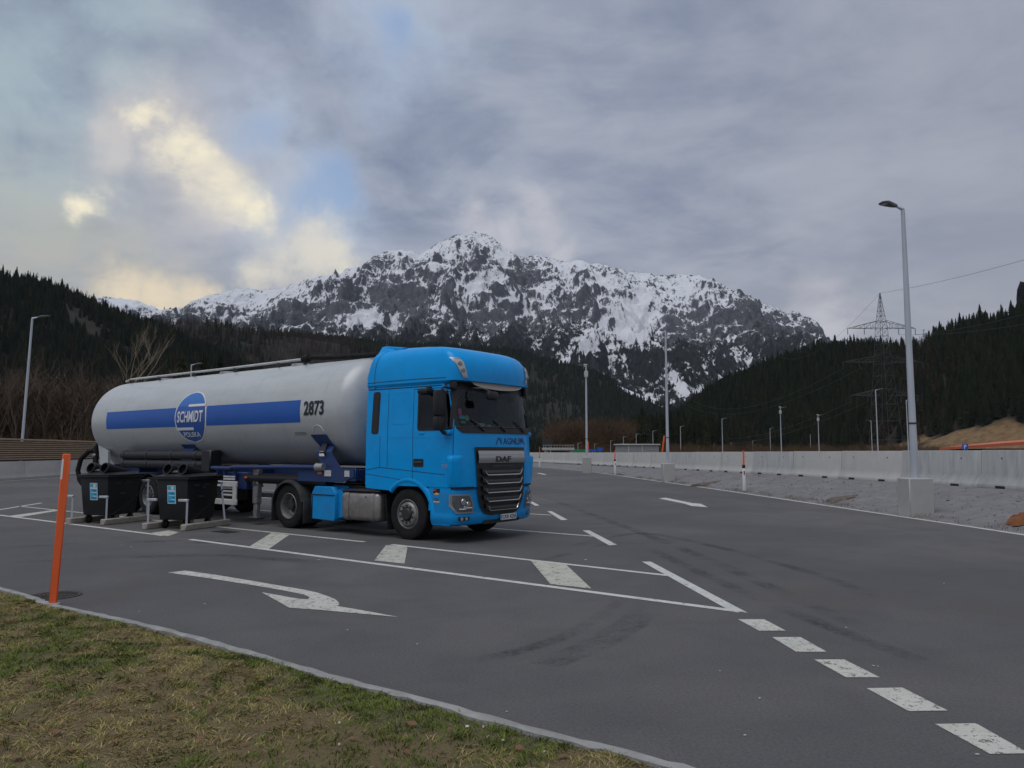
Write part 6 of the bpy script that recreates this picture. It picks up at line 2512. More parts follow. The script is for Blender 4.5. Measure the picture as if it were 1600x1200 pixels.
def patchy(scale, lo, seed, inv=False):
    def f(x, y, z, s, d, w, rng):
        n = fbm(x / scale, y / scale, 3, seed)
        m = rng.random(len(x)) < np.clip((n - lo) * 3 + .5, 0.03, 1)
        return ~m if inv else m
    return f
def r_con(x, y, z, s, d, w, rng):
    u, v = proj(x, y, z)
    n = fbm(x / 70, y / 70, 3, 77)
    zone = np.exp(-((u - 1420) / 60) ** 2) * (v > 545) * .8
    return (right_meadow(x, y, z) < .3) & (rng.random(len(x)) < np.clip(1.15 - zone + n * .6, .05, 1))
def r_lar(x, y, z, s, d, w, rng):
    u, v = proj(x, y, z)
    zone = np.exp(-((u - 1425) / 70) ** 2) * (v > 540) + .24 + .6 * ((v > 668) & (u > 1080))
    return (right_meadow(x, y, z) < .35) & (rng.random(len(x)) < zone)
plant(HR, 10500, 'conifers', (10, 19), 'dense dark conifer forest covering the hill on the right', 'conifer_forest', dmin=-70, cond=r_con, seed=21)
plant(HR, 3600, 'larches', (10, 17), 'leafless brown trees between the conifers on the right hill', 'leafless_wood', dmin=-40, cond=r_lar, seed=22)
plant(HL, 12500, 'conifers', (9, 17), 'dark conifer forest covering the hill on the left', 'conifer_forest', dmin=-60, cond=patchy(120, -.45, 41), seed=23)
plant(HL, 2200, 'larches', (12, 19), 'scattered leafless larches on the left hill', 'leafless_wood', dmin=-10, cond=patchy(140, .12, 42), seed=24)
plant(HM, 6500, 'larches', (14, 22), 'brownish leafless larch wood on the hill behind the tanker', 'leafless_wood', dmin=-40, seed=25)
plant(HM, 3500, 'conifers_far', (14, 21), 'conifers among the larches behind the tanker', 'conifer_forest', dmin=-40, cond=patchy(160, .0, 43), seed=26)
def s_con(x, y, z, s, d, w, rng):
    n = fbm(x / 150, y / 150, 3, 44)
    return (spur_snow(x, y, z) < .25) & (rng.random(len(x)) < np.clip(1.0 + n * .8, .25, 1))
plant(HS, 19000, 'conifers_far', (14, 22), 'bluish dark conifer forest on the spur below the mountain', 'conifer_forest', dmin=-50, cond=s_con, seed=27)
plant(HS, 1500, 'larches', (13, 20), 'leafless brown trees on the spur below the mountain', 'leafless_wood', dmin=-30, cond=lambda x, y, z, s, d, w, rng: (spur_snow(x, y, z) < .25) & (fbm(x / 150, y / 150, 3, 44) < .0), seed=28)

# ------------------------------------------------------------------ the mountain
SKYL = [(-250, 470), (60, 474), (165, 466), (185, 466), (205, 468), (228, 475), (250, 484), (266, 488), (285, 482), (305, 475), (335, 461), (350, 458), (385, 452), (410, 453), (432, 452), (450, 446), (472, 440), (490, 435), (507, 433),
        (520, 430), (535, 430), (543, 420), (556, 417), (566, 420), (580, 404), (590, 398), (603, 393), (625, 391), (645, 393), (656, 400), (668, 392), (684, 380), (700, 372), (716, 367), (730, 367), (742, 362),
        (752, 365), (764, 368), (776, 376), (790, 388), (802, 398), (815, 402), (826, 402), (838, 398), (852, 401), (868, 405), (884, 411), (895, 409), (910, 408), (925, 414), (936, 413), (960, 420), (985, 425), (1005, 427),
        (1030, 430), (1060, 428), (1075, 430), (1090, 431), (1110, 439), (1135, 452), (1150, 461), (1168, 471), (1180, 474), (1200, 476), (1220, 486), (1236, 495), (1255, 511), (1270, 520), (1285, 529), (1320, 552), (1400, 590), (1600, 640), (1900, 670)]
YR = 4600.0
mxs = np.linspace(-3300, 2500, 830)
foot, backy = 1750.0, 5300.0
tt = np.concatenate([np.linspace(0, 1, 430), 1 + np.linspace(0.01, .25, 14)])
ridge_y = YR + 160 * fbm(mxs / 700, mxs * 0 + 3.3, 3, 8)
hr = np.array([0.0] * len(mxs))
_u = np.array([q[0] for q in SKYL]); _v = np.array([q[1] for q in SKYL])
for i, (xx, yy) in enumerate(zip(mxs, ridge_y)):
    u = 800 + FPX * xx / yy / 1.0
    for _ in range(3):
        v = np.interp(u, _u, _v)
        r_ = ray(u, v)
        u = 800 + FPX * (xx / yy) * r_.y
    hr[i] = EYE + r_.z / r_.y * yy
X_, T_ = np.meshgrid(mxs, tt)
Yr_ = np.broadcast_to(ridge_y, X_.shape)
Hr_ = np.broadcast_to(hr, X_.shape)
Y_ = foot + (Yr_ - foot) * T_
wx = X_ + 90 * fbm(X_ / 420, Y_ / 420, 3, 20); wy = Y_ + 90 * fbm(X_ / 420 + 9, Y_ / 420, 3, 24)
tcl = np.clip(T_, 0, 1)
# convex profile with a steep wall near the top and a bench lower down
sh_ = .78 * tcl ** 1.12 + .22 * np.clip((tcl - .55) / .45, 0, 1) ** 1.3
Z_ = Hr_ * sh_
env = np.clip(tcl * 3.2, 0, 1) * np.clip((1 - tcl) * 4.5, 0, 1) ** .7
# spurs and couloirs down the fall line, then crag detail
sp = ridged(wx / 560, wy / 1500, 4, 30, .5) - .95
sp2 = ridged(wx / 210 + 4, wy / 420, 4, 36, .55) - .95
sp3 = ridged(wx / 75, wy / 110 + 3, 4, 44, .55) - .95
Z_ = Z_ + env * (130 * sp + 62 * sp2) + np.clip(tcl * 2.5, 0, 1) * np.clip((1 - tcl) * 9 + .10, 0, 1) * (11 * sp3 + 13 * (ridged(wx / 52 + 7, wy / 170, 4, 47, .6) - .95))
Z_ += np.where(T_ >= .985, 1, 0) * 9 * fbm(X_ / 38, Y_ / 38, 3, 50) * np.clip(Hr_ / 900, .3, 1)
# rock bands: terracing
band = np.clip((tcl - .42) * 4, 0, 1) * np.clip((1 - tcl) * 6, 0, 1)
ph = Z_ / 95 + 1.1 * fbm(X_ / 300, Y_ / 300, 3, 55)
Z_ += band * 13 * np.sin(ph * 2 * np.pi)
Z_ = np.where(T_ > 1, Hr_ * (1 - (T_ - 1) * 1.4), Z_)
# snow where it can lie: gentle and hollow ground
gy_ = np.gradient(Z_, axis=0) / np.maximum(np.gradient(Y_, axis=0), .1)
gx_ = np.gradient(Z_, axis=1) / np.gradient(X_, axis=1)
slope = np.hypot(gx_, gy_)
def blur(a, n):
    for _ in range(n):
        a = (a + np.roll(a, 1, 0) + np.roll(a, -1, 0) + np.roll(a, 1, 1) + np.roll(a, -1, 1)) / 5
    return a
hollow = blur(Z_, 18) - Z_
hollow2 = blur(Z_, 4) - Z_
elev = Z_ / 1280
U_, V_ = proj(X_, Y_, Z_)
snow = .90 - (slope - .62) * .42 + hollow * .011 + hollow2 * .016 + np.clip(elev - .50, -.5, .25) * 1.15
snow += .30 * fbm(X_ / 260, Y_ / 200, 3, 60, .6) + .20 * fbm(wx / 30, wy / 80, 3, 70, .65) + .42 * (.62 - ridged(wx / 95, wy / 620, 3, 66, .5) * .62)
snow -= .02
def blob(u, v, ru, rv, amt, rot=0.0):
    global snow
    ca, sa = math.cos(R(rot)), math.sin(R(rot))
    du, dv = U_ - u, V_ - v
    e = ((du * ca + dv * sa) / ru) ** 2 + ((-du * sa + dv * ca) / rv) ** 2
    n = 1 + .35 * fbm(X_ / 90, Y_ / 90, 3, 81)
    snow = snow + amt * 1.8 * np.exp(-(e * n) ** 1.5)
blob(985, 505, 34, 40, .8, 35); blob(1000, 520, 22, 24, .7); blob(970, 480, 40, 14, .4, -25); blob(930, 525, 35, 16, .5, -40); blob(915, 545, 14, 22, .45, 30)
blob(572, 497, 42, 14, .8, -6); blob(745, 440, 30, 18, .55); blob(770, 470, 60, 8, .5); blob(1060, 600, 10, 26, .5, -30); blob(1095, 618, 10, 20, .5, -30)
blob(620, 462, 45, 26, -.65); blob(822, 432, 26, 26, -.55, 30); blob(545, 462, 20, 20, -.35); blob(1190, 510, 30, 22, -.30); blob(590, 408, 22, 10, -.35); blob(745, 412, 18, 10, -.35)
blob(1060, 545, 60, 28, -.22); blob(760, 505, 90, 14, -.15); blob(700, 395, 60, 14, .12); blob(400, 465, 110, 18, .08); blob(210, 475, 45, 10, .35); blob(920, 440, 60, 16, .18); blob(1100, 460, 50, 18, .15); blob(480, 490, 40, 14, -.35)
snow_f = np.clip(.5 + (snow - .665) * .50, 0, 1)
me = np_mesh('mountain', np.stack([X_, Y_, Z_], -1).reshape(-1, 3), grid_faces(len(mxs), len(tt)), bpy.data.materials.new('tmp'), True)
me.materials.clear()
a = me.attributes.new('snow', 'FLOAT', 'POINT'); a.data.foreach_set('value', snow_f.ravel().astype(np.float32))
a = me.attributes.new('rise', 'FLOAT', 'POINT'); a.data.foreach_set('value', elev.ravel().astype(np.float32))
k = NT('mountain_rock')
pos = k.coord('Object')
sn = k.attr('snow').outputs['Fac']; el_ = k.attr('rise').outputs['Fac']
n1 = k.noise(pos, .035, 8, .72); n2 = k.noise(k.coord('Object', (1, .30, .45)), .085, 8, .74); n3 = k.noise(k.coord('Object', (1, .5, .22)), .10, 4, .6)
rock = k.mix(k.rng(n1, .3, .7), (0.070, 0.073, 0.084), (0.165, 0.166, 0.178))
rock = k.mix(k.rng(n3, .45, .75, 0, .6), rock, (0.055, 0.058, 0.068))
veg = k.mix(k.rng(n2, .35, .7), (0.014, 0.017, 0.016), (0.045, 0.042, 0.042))
rock = k.mix(k.rng(k.math('ADD', el_, k.math('MULTIPLY', k.math('SUBTRACT', n1, .5), .5)), .30, .50), veg, rock)
f = k.math('ADD', sn, k.math('ADD', k.math('MULTIPLY', k.math('SUBTRACT', n2, .5), 2.2), k.math('MULTIPLY', k.math('SUBTRACT', n1, .5), 1.5)))
k.put(k.b.inputs['Base Color'], k.mix(k.rng(f, .43, .57), rock, (0.76, 0.78, 0.82)))
k.b.inputs['Roughness'].default_value = .9
k.b.inputs['Specular IOR Level'].default_value = .2
k.bump(k.math('ADD', n1, n2), 1.0, 9.0)
me.materials.append(M['mountain_rock'])
tag(link_mesh('mountain', me), kind='structure')
# trees on the mountain: dense low down, thinning out into the snow
rng = np.random.default_rng(77)
n = 60000
ii = rng.integers(0, 430, n); jj = rng.integers(0, len(mxs), n)
px_, py_, pz_, pe, psn = X_[ii, jj] + rng.uniform(-4, 4, n), Y_[ii, jj] + rng.uniform(-4, 4, n), Z_[ii, jj], elev[ii, jj], snow[ii, jj]
uu, vv = U_[ii, jj], V_[ii, jj]
lim = np.interp(uu, [0, 165, 330, 530, 620, 750, 850, 950, 1100, 1250, 1400], [.60, .60, .66, .52, .40, .42, .42, .34, .36, .30, .3])
patch_ = fbm(px_ / 120, py_ / 120, 3, 91)
dens = np.clip((lim - pe) * 6 + patch_ * 1.3, 0, 1)
dens *= np.where(psn > .95, .10, np.where(psn > .7, .45, 1))
keep = (rng.random(n) < dens) & (uu > 100) & (uu < 1330) & (vv < 640)
scatter('mountain_forest', np.stack([px_, py_, pz_ - 1], -1)[keep], rng.uniform(10, 19, keep.sum()), 'conifers_far', 'sparse conifers climbing the lower snowy slopes of the mountain', 'forest', 9)
print('mountain trees', keep.sum())

# ------------------------------------------------------------------ leafless trees on the left
def bare_tree_geo(seed, H=1.0, spread=.55, levels=4, split=3):
    r_ = random.Random(seed)
    trunk, crown = MB(), MB()
    def grow(mb, p, d, L, r0, lev):
        n_ = 3
        path = [p]
        q = p.copy(); dd = d.copy()
        for i in range(n_):
            dd = (dd + Vector((r_.uniform(-.13, .13), r_.uniform(-.13, .13), r_.uniform(-.02, .12)))).normalized()
            q = q + dd * L / n_
            path.append(q.copy())
        mb.tube(path, [r0 * (1 - .62 * i / n_) for i in range(n_ + 1)], 5 if lev == 0 else 3, False)
        if lev >= levels: return
        m_ = split + (3 if lev == 0 else 1)
        for i in range(m_):
            t = r_.uniform(.35, 1.0) if lev else r_.uniform(.30, 1.0)
            k_ = min(n_ - 1, int(t * n_))
            pp = path[k_].lerp(path[k_ + 1], t * n_ - k_)
            an = r_.uniform(0, 6.283)
            side = Vector((math.cos(an), math.sin(an), 0))
            nd_ = (dd * 1.0 + side * r_.uniform(.45, 1.0) * spread * 1.5 + Vector((0, 0, .35))).normalized()
            grow(crown, pp, nd_, L * r_.uniform(.42, .62), r0 * .42, lev + 1)
    grow(trunk, Vector((0, 0, -.03)), Vector((r_.uniform(-.04, .04), r_.uniform(-.04, .04), 1)), H * .68, H * .0125, 0)
    return trunk, crown
btm = []
for s in range(5):
    tr_, cr_ = bare_tree_geo(500 + s, spread=[.35, .45, .30, .5, .4][s], levels=4, split=2)
    btm.append((tr_.mesh('trunk', M['bare_bark'], smooth=60), cr_.mesh('crown', M['bare_bark'], smooth=0)))
tr_, cr_ = bare_tree_geo(610, spread=.62, levels=4, split=3)
bigt = (tr_.mesh('trunk', M['pale_bark'], smooth=60), cr_.mesh('crown', M['pale_bark'], smooth=0))
def put_tree(nm, meshes, loc, H, rz, label, group):
    t_ = thing(nm, label, 'tree', loc, rz, group)
    t_.scale = (H, H, H)
    for n_, me_ in zip(('trunk', 'crown'), meshes): link_mesh(n_, me_, t_)
    return t_
rr_ = random.Random(31)
spots = []
for i in range(46):
    u = -40 + i * 6.8 + rr_.uniform(-6, 6)
    D = rr_.uniform(84, 128)
    top_v = rr_.uniform(560, 605) if u < 150 else rr_.uniform(590, 635)
    spots.append((u, D, top_v))
spots.sort()
for i, (u, D, tv) in enumerate(spots):
    p = P(u, tv, D)
    put_tree('leafless_tree', btm[i % 5], (p.x, D, -1.2), p.z + 1.2, rr_.uniform(0, 6), 'slender leafless brown tree in the thicket behind the slatted wall', 'leafless trees behind the left wall')
p = P(184, 531, 92)
put_tree('bare_tree', bigt, (p.x, 92, -1.2), p.z + 1.2, 1.0, 'pale spreading leafless tree standing out above the tank end', None)
for u, tv, D, lb in [(196, 590, 88, 'dark green conifer beside the pale leafless tree above the tank end'), (206, 600, 90, 'small dark conifer right of the pale leafless tree'), (262, 560, 150, 'dark conifer behind the tank, left of the small lamp head'),
                     (286, 545, 155, 'tall dark conifer over the tank, near the small lamp head'), (318, 548, 160, 'dark conifer right of the small lamp head'), (345, 552, 158, 'second dark conifer right of the small lamp head'), (374, 556, 165, 'rightmost dark conifer above the white tank')]:
    p = P(u, tv, D)
    t_ = thing('conifer_tree', lb, 'tree', (p.x, D, -1.2), u, 'conifers behind the tanker')
    H = p.z + 1.2
    t_.scale = (H * 1.15, H * 1.15, H)
    V, F = conifer_mesh(int(u), tiers=16, seg=13, width=.22)
    link_mesh('crown', mesh_from('crown', V, F, M['needles']), t_)
    b = MB(); b.cyl((0, 0, -.02), (0, 0, .6), .018, .008, 8); b.build('trunk', M['trunk_bark'], t_)
# thicket undergrowth
def strip_scatter(name, u0, u1, D0, D1, n, h0, h1, lib, label, cat, seed, z=-1.2):
    rng = np.random.default_rng(seed)
    u = rng.uniform(u0, u1, n); D = rng.uniform(D0, D1, n)
    x = (u - 800) / FPX * D
    return scatter(name, np.stack([x, D, np.full(n, z)], -1), rng.uniform(h0, h1, n), lib, label, cat, seed)
strip_scatter('thicket', -80, 300, 95, 190, 1500, 6, 12.5, 'bare_crowns', 'dense brown leafless thicket behind the left wall', 'thicket', 61)
strip_scatter('brushwood', -80, 420, 80, 150, 700, 2.0, 4.5, 'brush', 'brown brushwood at the foot of the left trees', 'brushwood', 62)
strip_scatter('conifer_edge', -80, 420, 200, 420, 900, 12, 22, 'conifers', 'dark conifers at the foot of the left hill', 'forest', 63)
strip_scatter('brushwood', 880, 1480, 190, 330, 480, 2.2, 4.8, 'brush', 'reddish brown brushwood below the dark wood on the right', 'brushwood', 64)
strip_scatter('brushwood', 1050, 1480, 120, 200, 260, 1.6, 3.6, 'brush', 'low brown bushes beyond the barrier', 'brushwood', 65)
strip_scatter('leafless_wood', 860, 985, 320, 420, 260, 8, 15, 'brush', 'reddish leafless trees left of the dark wood', 'leafless wood', 66)
strip_scatter('conifer_edge', 985, 1130, 330, 460, 420, 14, 22, 'conifers', 'dark conifer wood behind the small grey building', 'forest', 67)
strip_scatter('conifer_edge', 380, 900, 700, 1100, 1400, 12, 20, 'conifers_far', 'dark conifers on the valley floor behind the truck', 'forest', 68)
p = P(1003, 634, 420)
t_ = thing('conifer_tree', 'taller conifer standing out left of the middle lamp post', 'tree', (p.x, 420, -1.2), .4)
H = p.z + 1.2
t_.scale = (H * 1.25, H * 1.25, H)
V, F = conifer_mesh(931, tiers=16, seg=13, width=.24)
link_mesh('crown', mesh_from('crown', V, F, M['needles']), t_)
b = MB(); b.cyl((0, 0, -.02), (0, 0, .6), .018, .008, 8); b.build('trunk', M['trunk_bark'], t_)
for u, tv, lb in [(1530, 474, 'tallest skyline conifer on the right ridge'), (1558, 484, 'skyline conifer just right of the tallest one on the right ridge'), (1487, 496, 'skyline conifer left of the tallest one on the right ridge')]:
    d_ = ray(u, tv)
    M2 = Matrix(((HR.T.x, -d_.x), (HR.T.y, -d_.y))); sol = M2.inverted() @ (-HR.A)
    D = d_.y * sol[1] - 5
    p = P(u, tv, D)
    s = (Vector((p.x, p.y)) - HR.A).dot(HR.T); dd_ = (Vector((p.x, p.y)) - HR.A).dot(HR.N)
    zb_ = float(HR.h(np.array([s]), np.array([dd_]))[0])
    H = max(12, p.z - zb_)
    t_ = thing('conifer_tree', lb, 'tree', (p.x, p.y, zb_ - .3), u, 'skyline conifers on the right ridge')
    t_.scale = (H * 1.1, H * 1.1, H)
    V, F = conifer_mesh(int(u) + 3, tiers=14, seg=12, width=.21)
    link_mesh('crown', mesh_from('crown', V, F, M['needles']), t_)
    b = MB(); b.cyl((0, 0, -.02), (0, 0, .6), .018, .008, 8); b.build('trunk', M['trunk_bark'], t_)
# rock head at the right edge of the ridge
p = P(1612, 478, 640)
b = MB()
bmesh.ops.create_icosphere(b.bm, subdivisions=3, radius=1.0)
rk = random.Random(2)
for v_ in b.bm.verts:
    f_ = 1 + .25 * math.sin(v_.co.x * 5 + 1) * math.cos(v_.co.z * 4) + rk.uniform(-.08, .08)
    v_.co = Vector((v_.co.x * 11 * f_, v_.co.y * 12, v_.co.z * 22 * f_))
o = b.build('rock_head', M['mountain_rock'], smooth=20)
o.location = (p.x, 640, p.z - 2)
tag(o, 'dark rounded rock head rising at the right end of the ridge', 'rock')

# ------------------------------------------------------------------ pylon and wires
PD = 230.0
def pz(v): return P(1385, v, PD).z
pb_ = P(1385, 700, PD)
py = thing('power_pylon', 'steel lattice electricity pylon in front of the right-hand hill', 'pylon', (pb_.x, PD, -1.2))
def ztop_(v): return pz(v) + 1.2
Ht = ztop_(458)
def hwid(z): return float(np.interp(z, [0, Ht * .42, Ht * .72, Ht * .80, Ht], [3.6, 2.3, 1.35, 1.15, .08]))
cs, sn_ = math.cos(.5), math.sin(.5)
def corner(i, z):
    w = hwid(z)
    x_, y_ = [(-w, -w), (w, -w), (w, w), (-w, w)][i]
    return Vector((x_ * cs - y_ * sn_, x_ * sn_ + y_ * cs, z))
for i in range(4):
    b = MB(); b.tube([corner(i, z) for z in (0, Ht * .42, Ht * .72, Ht * .80, Ht)], .06, 4, False); b.build('leg', M['pylon_steel'], py, smooth=0)
b = MB()
lev = [0]
while lev[-1] < Ht * .97: lev.append(lev[-1] + max(1.5, hwid(lev[-1]) * 1.75))
lev[-1] = Ht * .985
for z0, z1 in zip(lev, lev[1:]):
    for i in range(4):
        j = (i + 1) % 4
        b.tube([corner(i, z0), corner(j, z1)], .03, 3, False); b.tube([corner(j, z0), corner(i, z1)], .03, 3, False)
        b.tube([corner(i, z1), corner(j, z1)], .05, 3, False)
b.build('lattice', M['pylon_steel'], py, smooth=0)['kind'] = 'stuff'
def crossarm(zc_, hw, dep, nm='crossarm'):
    b = MB()
    n_ = 7
    for s_ in (-1, 1):
        tip = Vector((s_ * hw, 0, zc_))
        w = hwid(zc_) * .9
        lo = [Vector((s_ * w, y_, zc_)) for y_ in (-w, w)]
        hi = [Vector((s_ * w, y_, zc_ + dep)) for y_ in (-w, w)]
        for a_ in lo + hi: b.tube([a_, tip], .06, 4, False)
        for t in (.2, .4, .6, .8):
            for l_, h_ in zip(lo, hi):
                b.tube([l_.lerp(tip, t), h_.lerp(tip, t)], .05, 3, False); b.tube([l_.lerp(tip, t), h_.lerp(tip, t - .2)], .045, 3, False)
            b.tube([lo[0].lerp(tip, t), lo[1].lerp(tip, t)], .045, 3, False)
    return b.build(nm, M['pylon_steel'], py, smooth=0)
ARMZ = [ztop_(513), ztop_(566), ztop_(618)]
crossarm(ARMZ[0], 10.2, 2.3); crossarm(ARMZ[1], 12.0, 2.0); crossarm(ARMZ[2], 10.0, 1.8)
ATT = []
for zc_, xs_ in zip(ARMZ, ((-10.2, -5.2, 5.2, 10.2), (-12, -7, 7, 12), (-10, -5, 5, 10))):
    for x_ in xs_:
        b = MB(); b.cyl((x_, 0, zc_), (x_, 0, zc_ - 1.9), .10, seg=5); b.build('insulator', M['pylon_steel'], py)
        ATT.append(Vector((pb_.x + x_, PD, zc_ - 1.2 - 1.9)))
def wire(a_, c_, sag, label, r_=.035):
    pts = []
    for i in range(25):
        t = i / 24
        q = a_.lerp(c_, t); q.z -= sag * 4 * t * (1 - t)
        pts.append(q)
    b = MB(); b.tube(pts, r_, 4, False)
    tag(b.build('power_line', M['pylon_steel'], smooth=0), label, 'power line', 'overhead wires of the pylon')
tp_ = Vector((pb_.x, PD, Ht - 1.2))
wire(tp_, P(1700, 376, 150), 1.0, 'top wire running right from the pylon tip')
wire(tp_, P(1215, 556, 520), 9.0, 'top wire running left from the pylon tip')
wire(ATT[3], P(1700, 462, 150), 1.2, 'wire running right from the upper crossarm end')
wire(ATT[2], P(1700, 486, 150), 1.5, 'wire running right from the upper crossarm, just below the outer one')
for i, nm in ((4, 'left end of the middle crossarm'), (5, 'inner left of the middle crossarm'), (8, 'left end of the lower crossarm'), (9, 'inner left of the lower crossarm')):
    wire(ATT[i], P(1085 - i * 4, 618 + (i - 4) * 11, 560), 11, f'sagging wire to the left from the {nm}', .045)

# ------------------------------------------------------------------ buildings and signs beyond the barrier
D = 150
p0, p1 = P(968, 704, D), P(1030, 704, D)
bl = thing('service_building', 'small low grey building with flat pale roof beyond the barrier', 'building', ((p0.x + p1.x) / 2, D + 3, -1.2), .22)
h_ = P(1000, 695.5, D).z + 1.2
b = MB(); b.box((0, 0, h_ / 2), (7.4, 4.5, h_)); b.build('wall', M['wall_grey'], bl, smooth=0)
b = MB(); b.box((0, 0, h_ + .12), (7.9, 5.0, .24), .04); b.build('roof', M['guard_white'], bl)
for x_ in (-2.6, .2): 
    b = MB(); b.box((x_, -2.27, h_ - 1.2), (.16, .06, 2.4)); b.build('pilaster', M['guard_white'], bl, smooth=0)
b = MB(); b.box((2.4, -2.27, h_ - .9), (1.5, .05, .18)); b.build('vent', M['silver_panel'], bl, smooth=0)
# canopy with orange roof
D = 92
a_, c_ = P(1500, 700.0, D), P(1730, 684.5, 70)
mid = (a_ + c_) / 2; L_ = (c_.xy - a_.xy).length; az = math.atan2(c_.y - a_.y, c_.x - a_.x)
cb = thing('long_building', 'long low building with orange roof and dark wall at the right edge', 'building', (mid.x, mid.y, -1.2), az)
zr_ = a_.z + 1.2 + .25
b = MB()
sl_ = (c_.z - a_.z) / L_
b.raw([Vector((sx * L_ / 2, sy, zr_ + (sx * .5 + .5) * sl_ * L_ + dz)) for sx in (-1, 1) for sy, dz in ((-2.5, -.22), (4.5, .5), (4.5, .2), (-2.5, -.52))],
      [(0, 1, 5, 4), (1, 2, 6, 5), (2, 3, 7, 6), (3, 0, 4, 7), (0, 3, 2, 1), (4, 5, 6, 7)])
b.build('roof', M['roof_orange'], cb, smooth=0)
b = MB(); b.box((0, .6, zr_ / 2 - .2), (L_ - .6, 4.0, zr_ - .3)); b.build('wall', M['wall_dark'], cb, smooth=0)
for x_ in (6.2, 6.9):
    b = MB(); b.box((x_, -1.2, zr_ + .75), (.35, .35, .5), .04); b.build('roof_vent', M['guard_white'], cb)
D = 80
p = P(1508, 698, D)
sg = thing('parking_sign', 'small square blue parking sign in front of the orange roof', 'sign', (p.x, D, -1.2))
b = MB(); b.box((0, 0, p.z + 1.2), (.62, .04, .62), .01); pan = b.build('panel', M['sign_blue'], sg)
b = MB(); b.cyl((0, .05, 0), (0, .05, p.z + 1.3), .035, seg=8); b.build('post', M['galvanised'], sg)
vs, fs = text_geo('P', 1, .02)
b = MB(); b.raw([Vector((x_ * .26, -.024, p.z + 1.2 + y_ * .42)) for x_, y_ in vs], fs); b.build('lettering', M['decal_white'], pan, smooth=0, recalc=False)
# overhead board, gantry, far signs left of the middle
D = 175
p = P(856, 692.5, D)
gs = thing('display_board', 'dark electronic display board on a post beyond the barrier beside the cab', 'sign', (p.x, D, -1.2))
b = MB(); b.box((0, 0, p.z + 1.2), (2.1, .3, 1.5), .05); b.build('panel', M['wall_dark'], gs)
b = MB(); b.cyl((-.6, .2, 0), (-.6, .2, p.z + 1.2), .09, seg=6); b.cyl((.6, .2, 0), (.6, .2, p.z + 1.2), .09, seg=6); b.build('post', M['galvanised'], gs)
p0, p1 = P(848, 701, 165), P(896, 701, 165)
br2 = thing('overpass', 'pale concrete overpass with railing behind the barrier beside the cab', 'bridge', ((p0.x + p1.x) / 2, 165, -1.2))
zz_ = p0.z + 1.2
b = MB(); b.box((0, 0, zz_ - .1), (6.8, 3, .55), .05); b.build('deck', M['concrete'], br2)
b = MB(); b.box((-2.6, 0, zz_ / 2 - .3), (.8, 2.4, zz_ - .5)); b.box((2.8, 0, zz_ / 2 - .3), (.8, 2.4, zz_ - .5)); b.build('pier', M['concrete'], br2, smooth=0)
b = MB()
b.box((0, -1.4, zz_ + .75), (6.7, .05, .06))
for i in range(12): b.box((-3.2 + i * .58, -1.4, zz_ + .46), (.05, .05, .6))
b.build('railing', M['galvanised'], br2, smooth=0)
p = P(906, 704, 150)
sg2 = thing('green_panel_fence', 'low green panel just left of the post with the camera box', 'fence', (p.x, 150, -1.2))
b = MB(); b.box((0, 0, (p.z + 1.4) / 2), (2.3, .1, p.z + 1.4), .02); b.build('panel', M['sign_green'], sg2)
for u, v, w_, hh_, lb in ((926, 704, 1.6, .45, 'low blue road sign right of the post with the camera box'), (937.5, 702.5, 1.0, .75, 'taller blue road sign right of the low blue one')):
    p = P(u, v, 155)
    s2 = thing('blue_sign', lb, 'sign', (p.x, 155, -1.2), 0, 'blue signs beyond the barrier')
    b = MB(); b.box((0, 0, p.z + 1.2), (w_, .06, hh_), .01); b.build('panel', M['sign_blue'], s2)
    b = MB(); b.cyl((0, .08, 0), (0, .08, p.z + 1.2), .05, seg=6); b.build('post', M['galvanised'], s2)

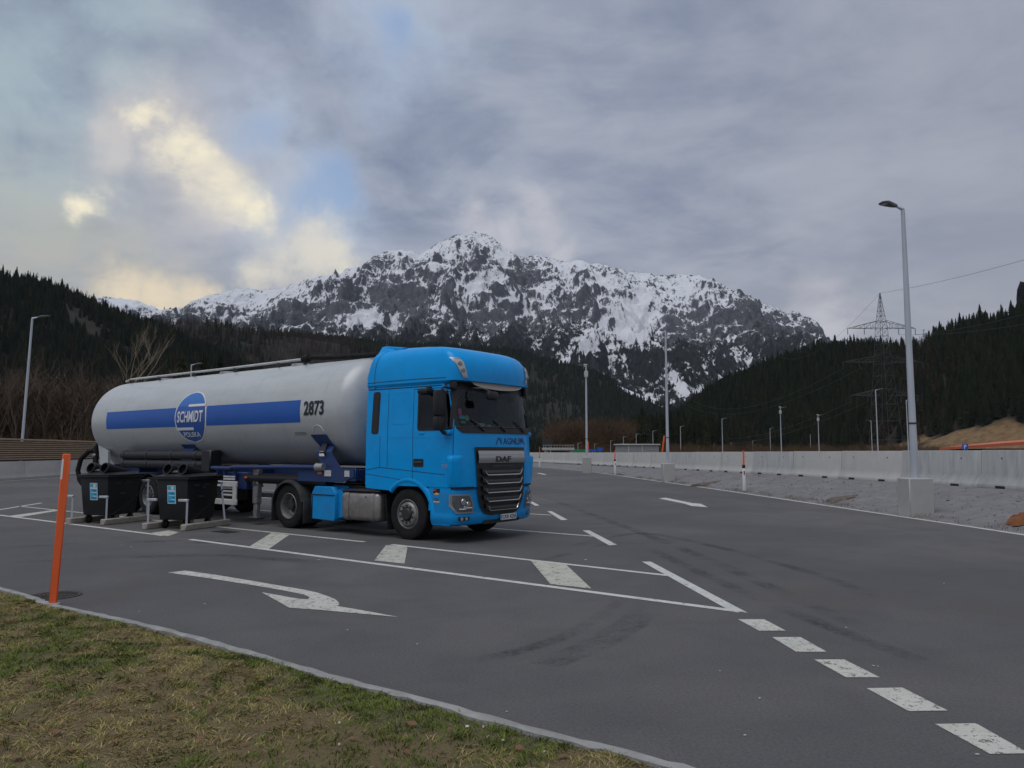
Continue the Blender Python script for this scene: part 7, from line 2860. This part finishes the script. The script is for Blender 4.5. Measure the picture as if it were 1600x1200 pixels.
# ------------------------------------------------------------------ air between here and the mountain
hz_ = MB()
hz_.box((-200, 2600, 760), (8400, 6400, 1524))
k = NT('air')
k.nt.nodes.remove(k.b)
pv = k.n('ShaderNodeVolumePrincipled')
pv.inputs['Color'].default_value = (0.62, 0.78, 1.0, 1)
pv.inputs['Density'].default_value = 0.000017
pv.inputs['Anisotropy'].default_value = 0.0
k.nt.links.new(pv.outputs[0], k.out.inputs['Volume'])
tag(hz_.build('haze', M['air'], smooth=0), 'thin bluish mountain air', 'haze', kind='stuff')

# ------------------------------------------------------------------ parts that hold several pieces: one object for each piece
def split_islands(o):
    bm = bmesh.new(); bm.from_mesh(o.data)
    bm.verts.index_update()
    seen, groups = set(), []
    for v in bm.verts:
        if v.index in seen: continue
        st, g = [v], []
        seen.add(v.index)
        while st:
            q = st.pop(); g.append(q)
            for e in q.link_edges:
                w = e.other_vert(q)
                if w.index not in seen: seen.add(w.index); st.append(w)
        groups.append({q.index for q in g})
    if len(groups) < 2 or len(groups) > 40:
        bm.free(); return
    base = o.data
    out = []
    for g in groups:
        b2 = bm.copy()
        bmesh.ops.delete(b2, geom=[v for v in b2.verts if v.index not in g], context='VERTS')
        me = bpy.data.meshes.new(base.name)
        b2.to_mesh(me); b2.free()
        for m_ in base.materials: me.materials.append(m_)
        out.append(me)
    bm.free()
    for i, me in enumerate(out):
        if i == 0: o.data = me; o['_s'] = 1; del o['_s']
        else:
            c_ = o.copy(); c_.data = me
            COL.objects.link(c_)
SPLIT = {'cradle', 'tube_band', 'info_plate', 'marker_lamp', 'step_rungs', 'side_guard', 'strap', 'cap', 'weld_seam', 'pipe_bracket', 'tail_lamp', 'rear_skirt', 'light_bar', 'reflector', 'hose_tube', 'roof_pipe', 'grab_recess', 'roof_seam', 'pier', 'lens', 'lid_gap', 'axle', 'rear_hose', 'hose_valve', 'slats', 'data_print', 'post'}
for o in list(bpy.data.objects):
    if o.type == 'MESH' and o.parent is not None and o.name.split('.')[0] in SPLIT and o.data.users == 1:
        split_islands(o)
for o in bpy.data.objects:
    nm = o.name.split('.')[0]
    if o.type == 'MESH' and o.parent is not None and nm in {'wheel_nuts', 'panel_gap', 'panel_crease', 'grate', 'railing', 'pipe_bracket', 'hinge_bar', 'base_plate', 'crossarm', 'lattice'}:
        o['kind'] = 'stuff'
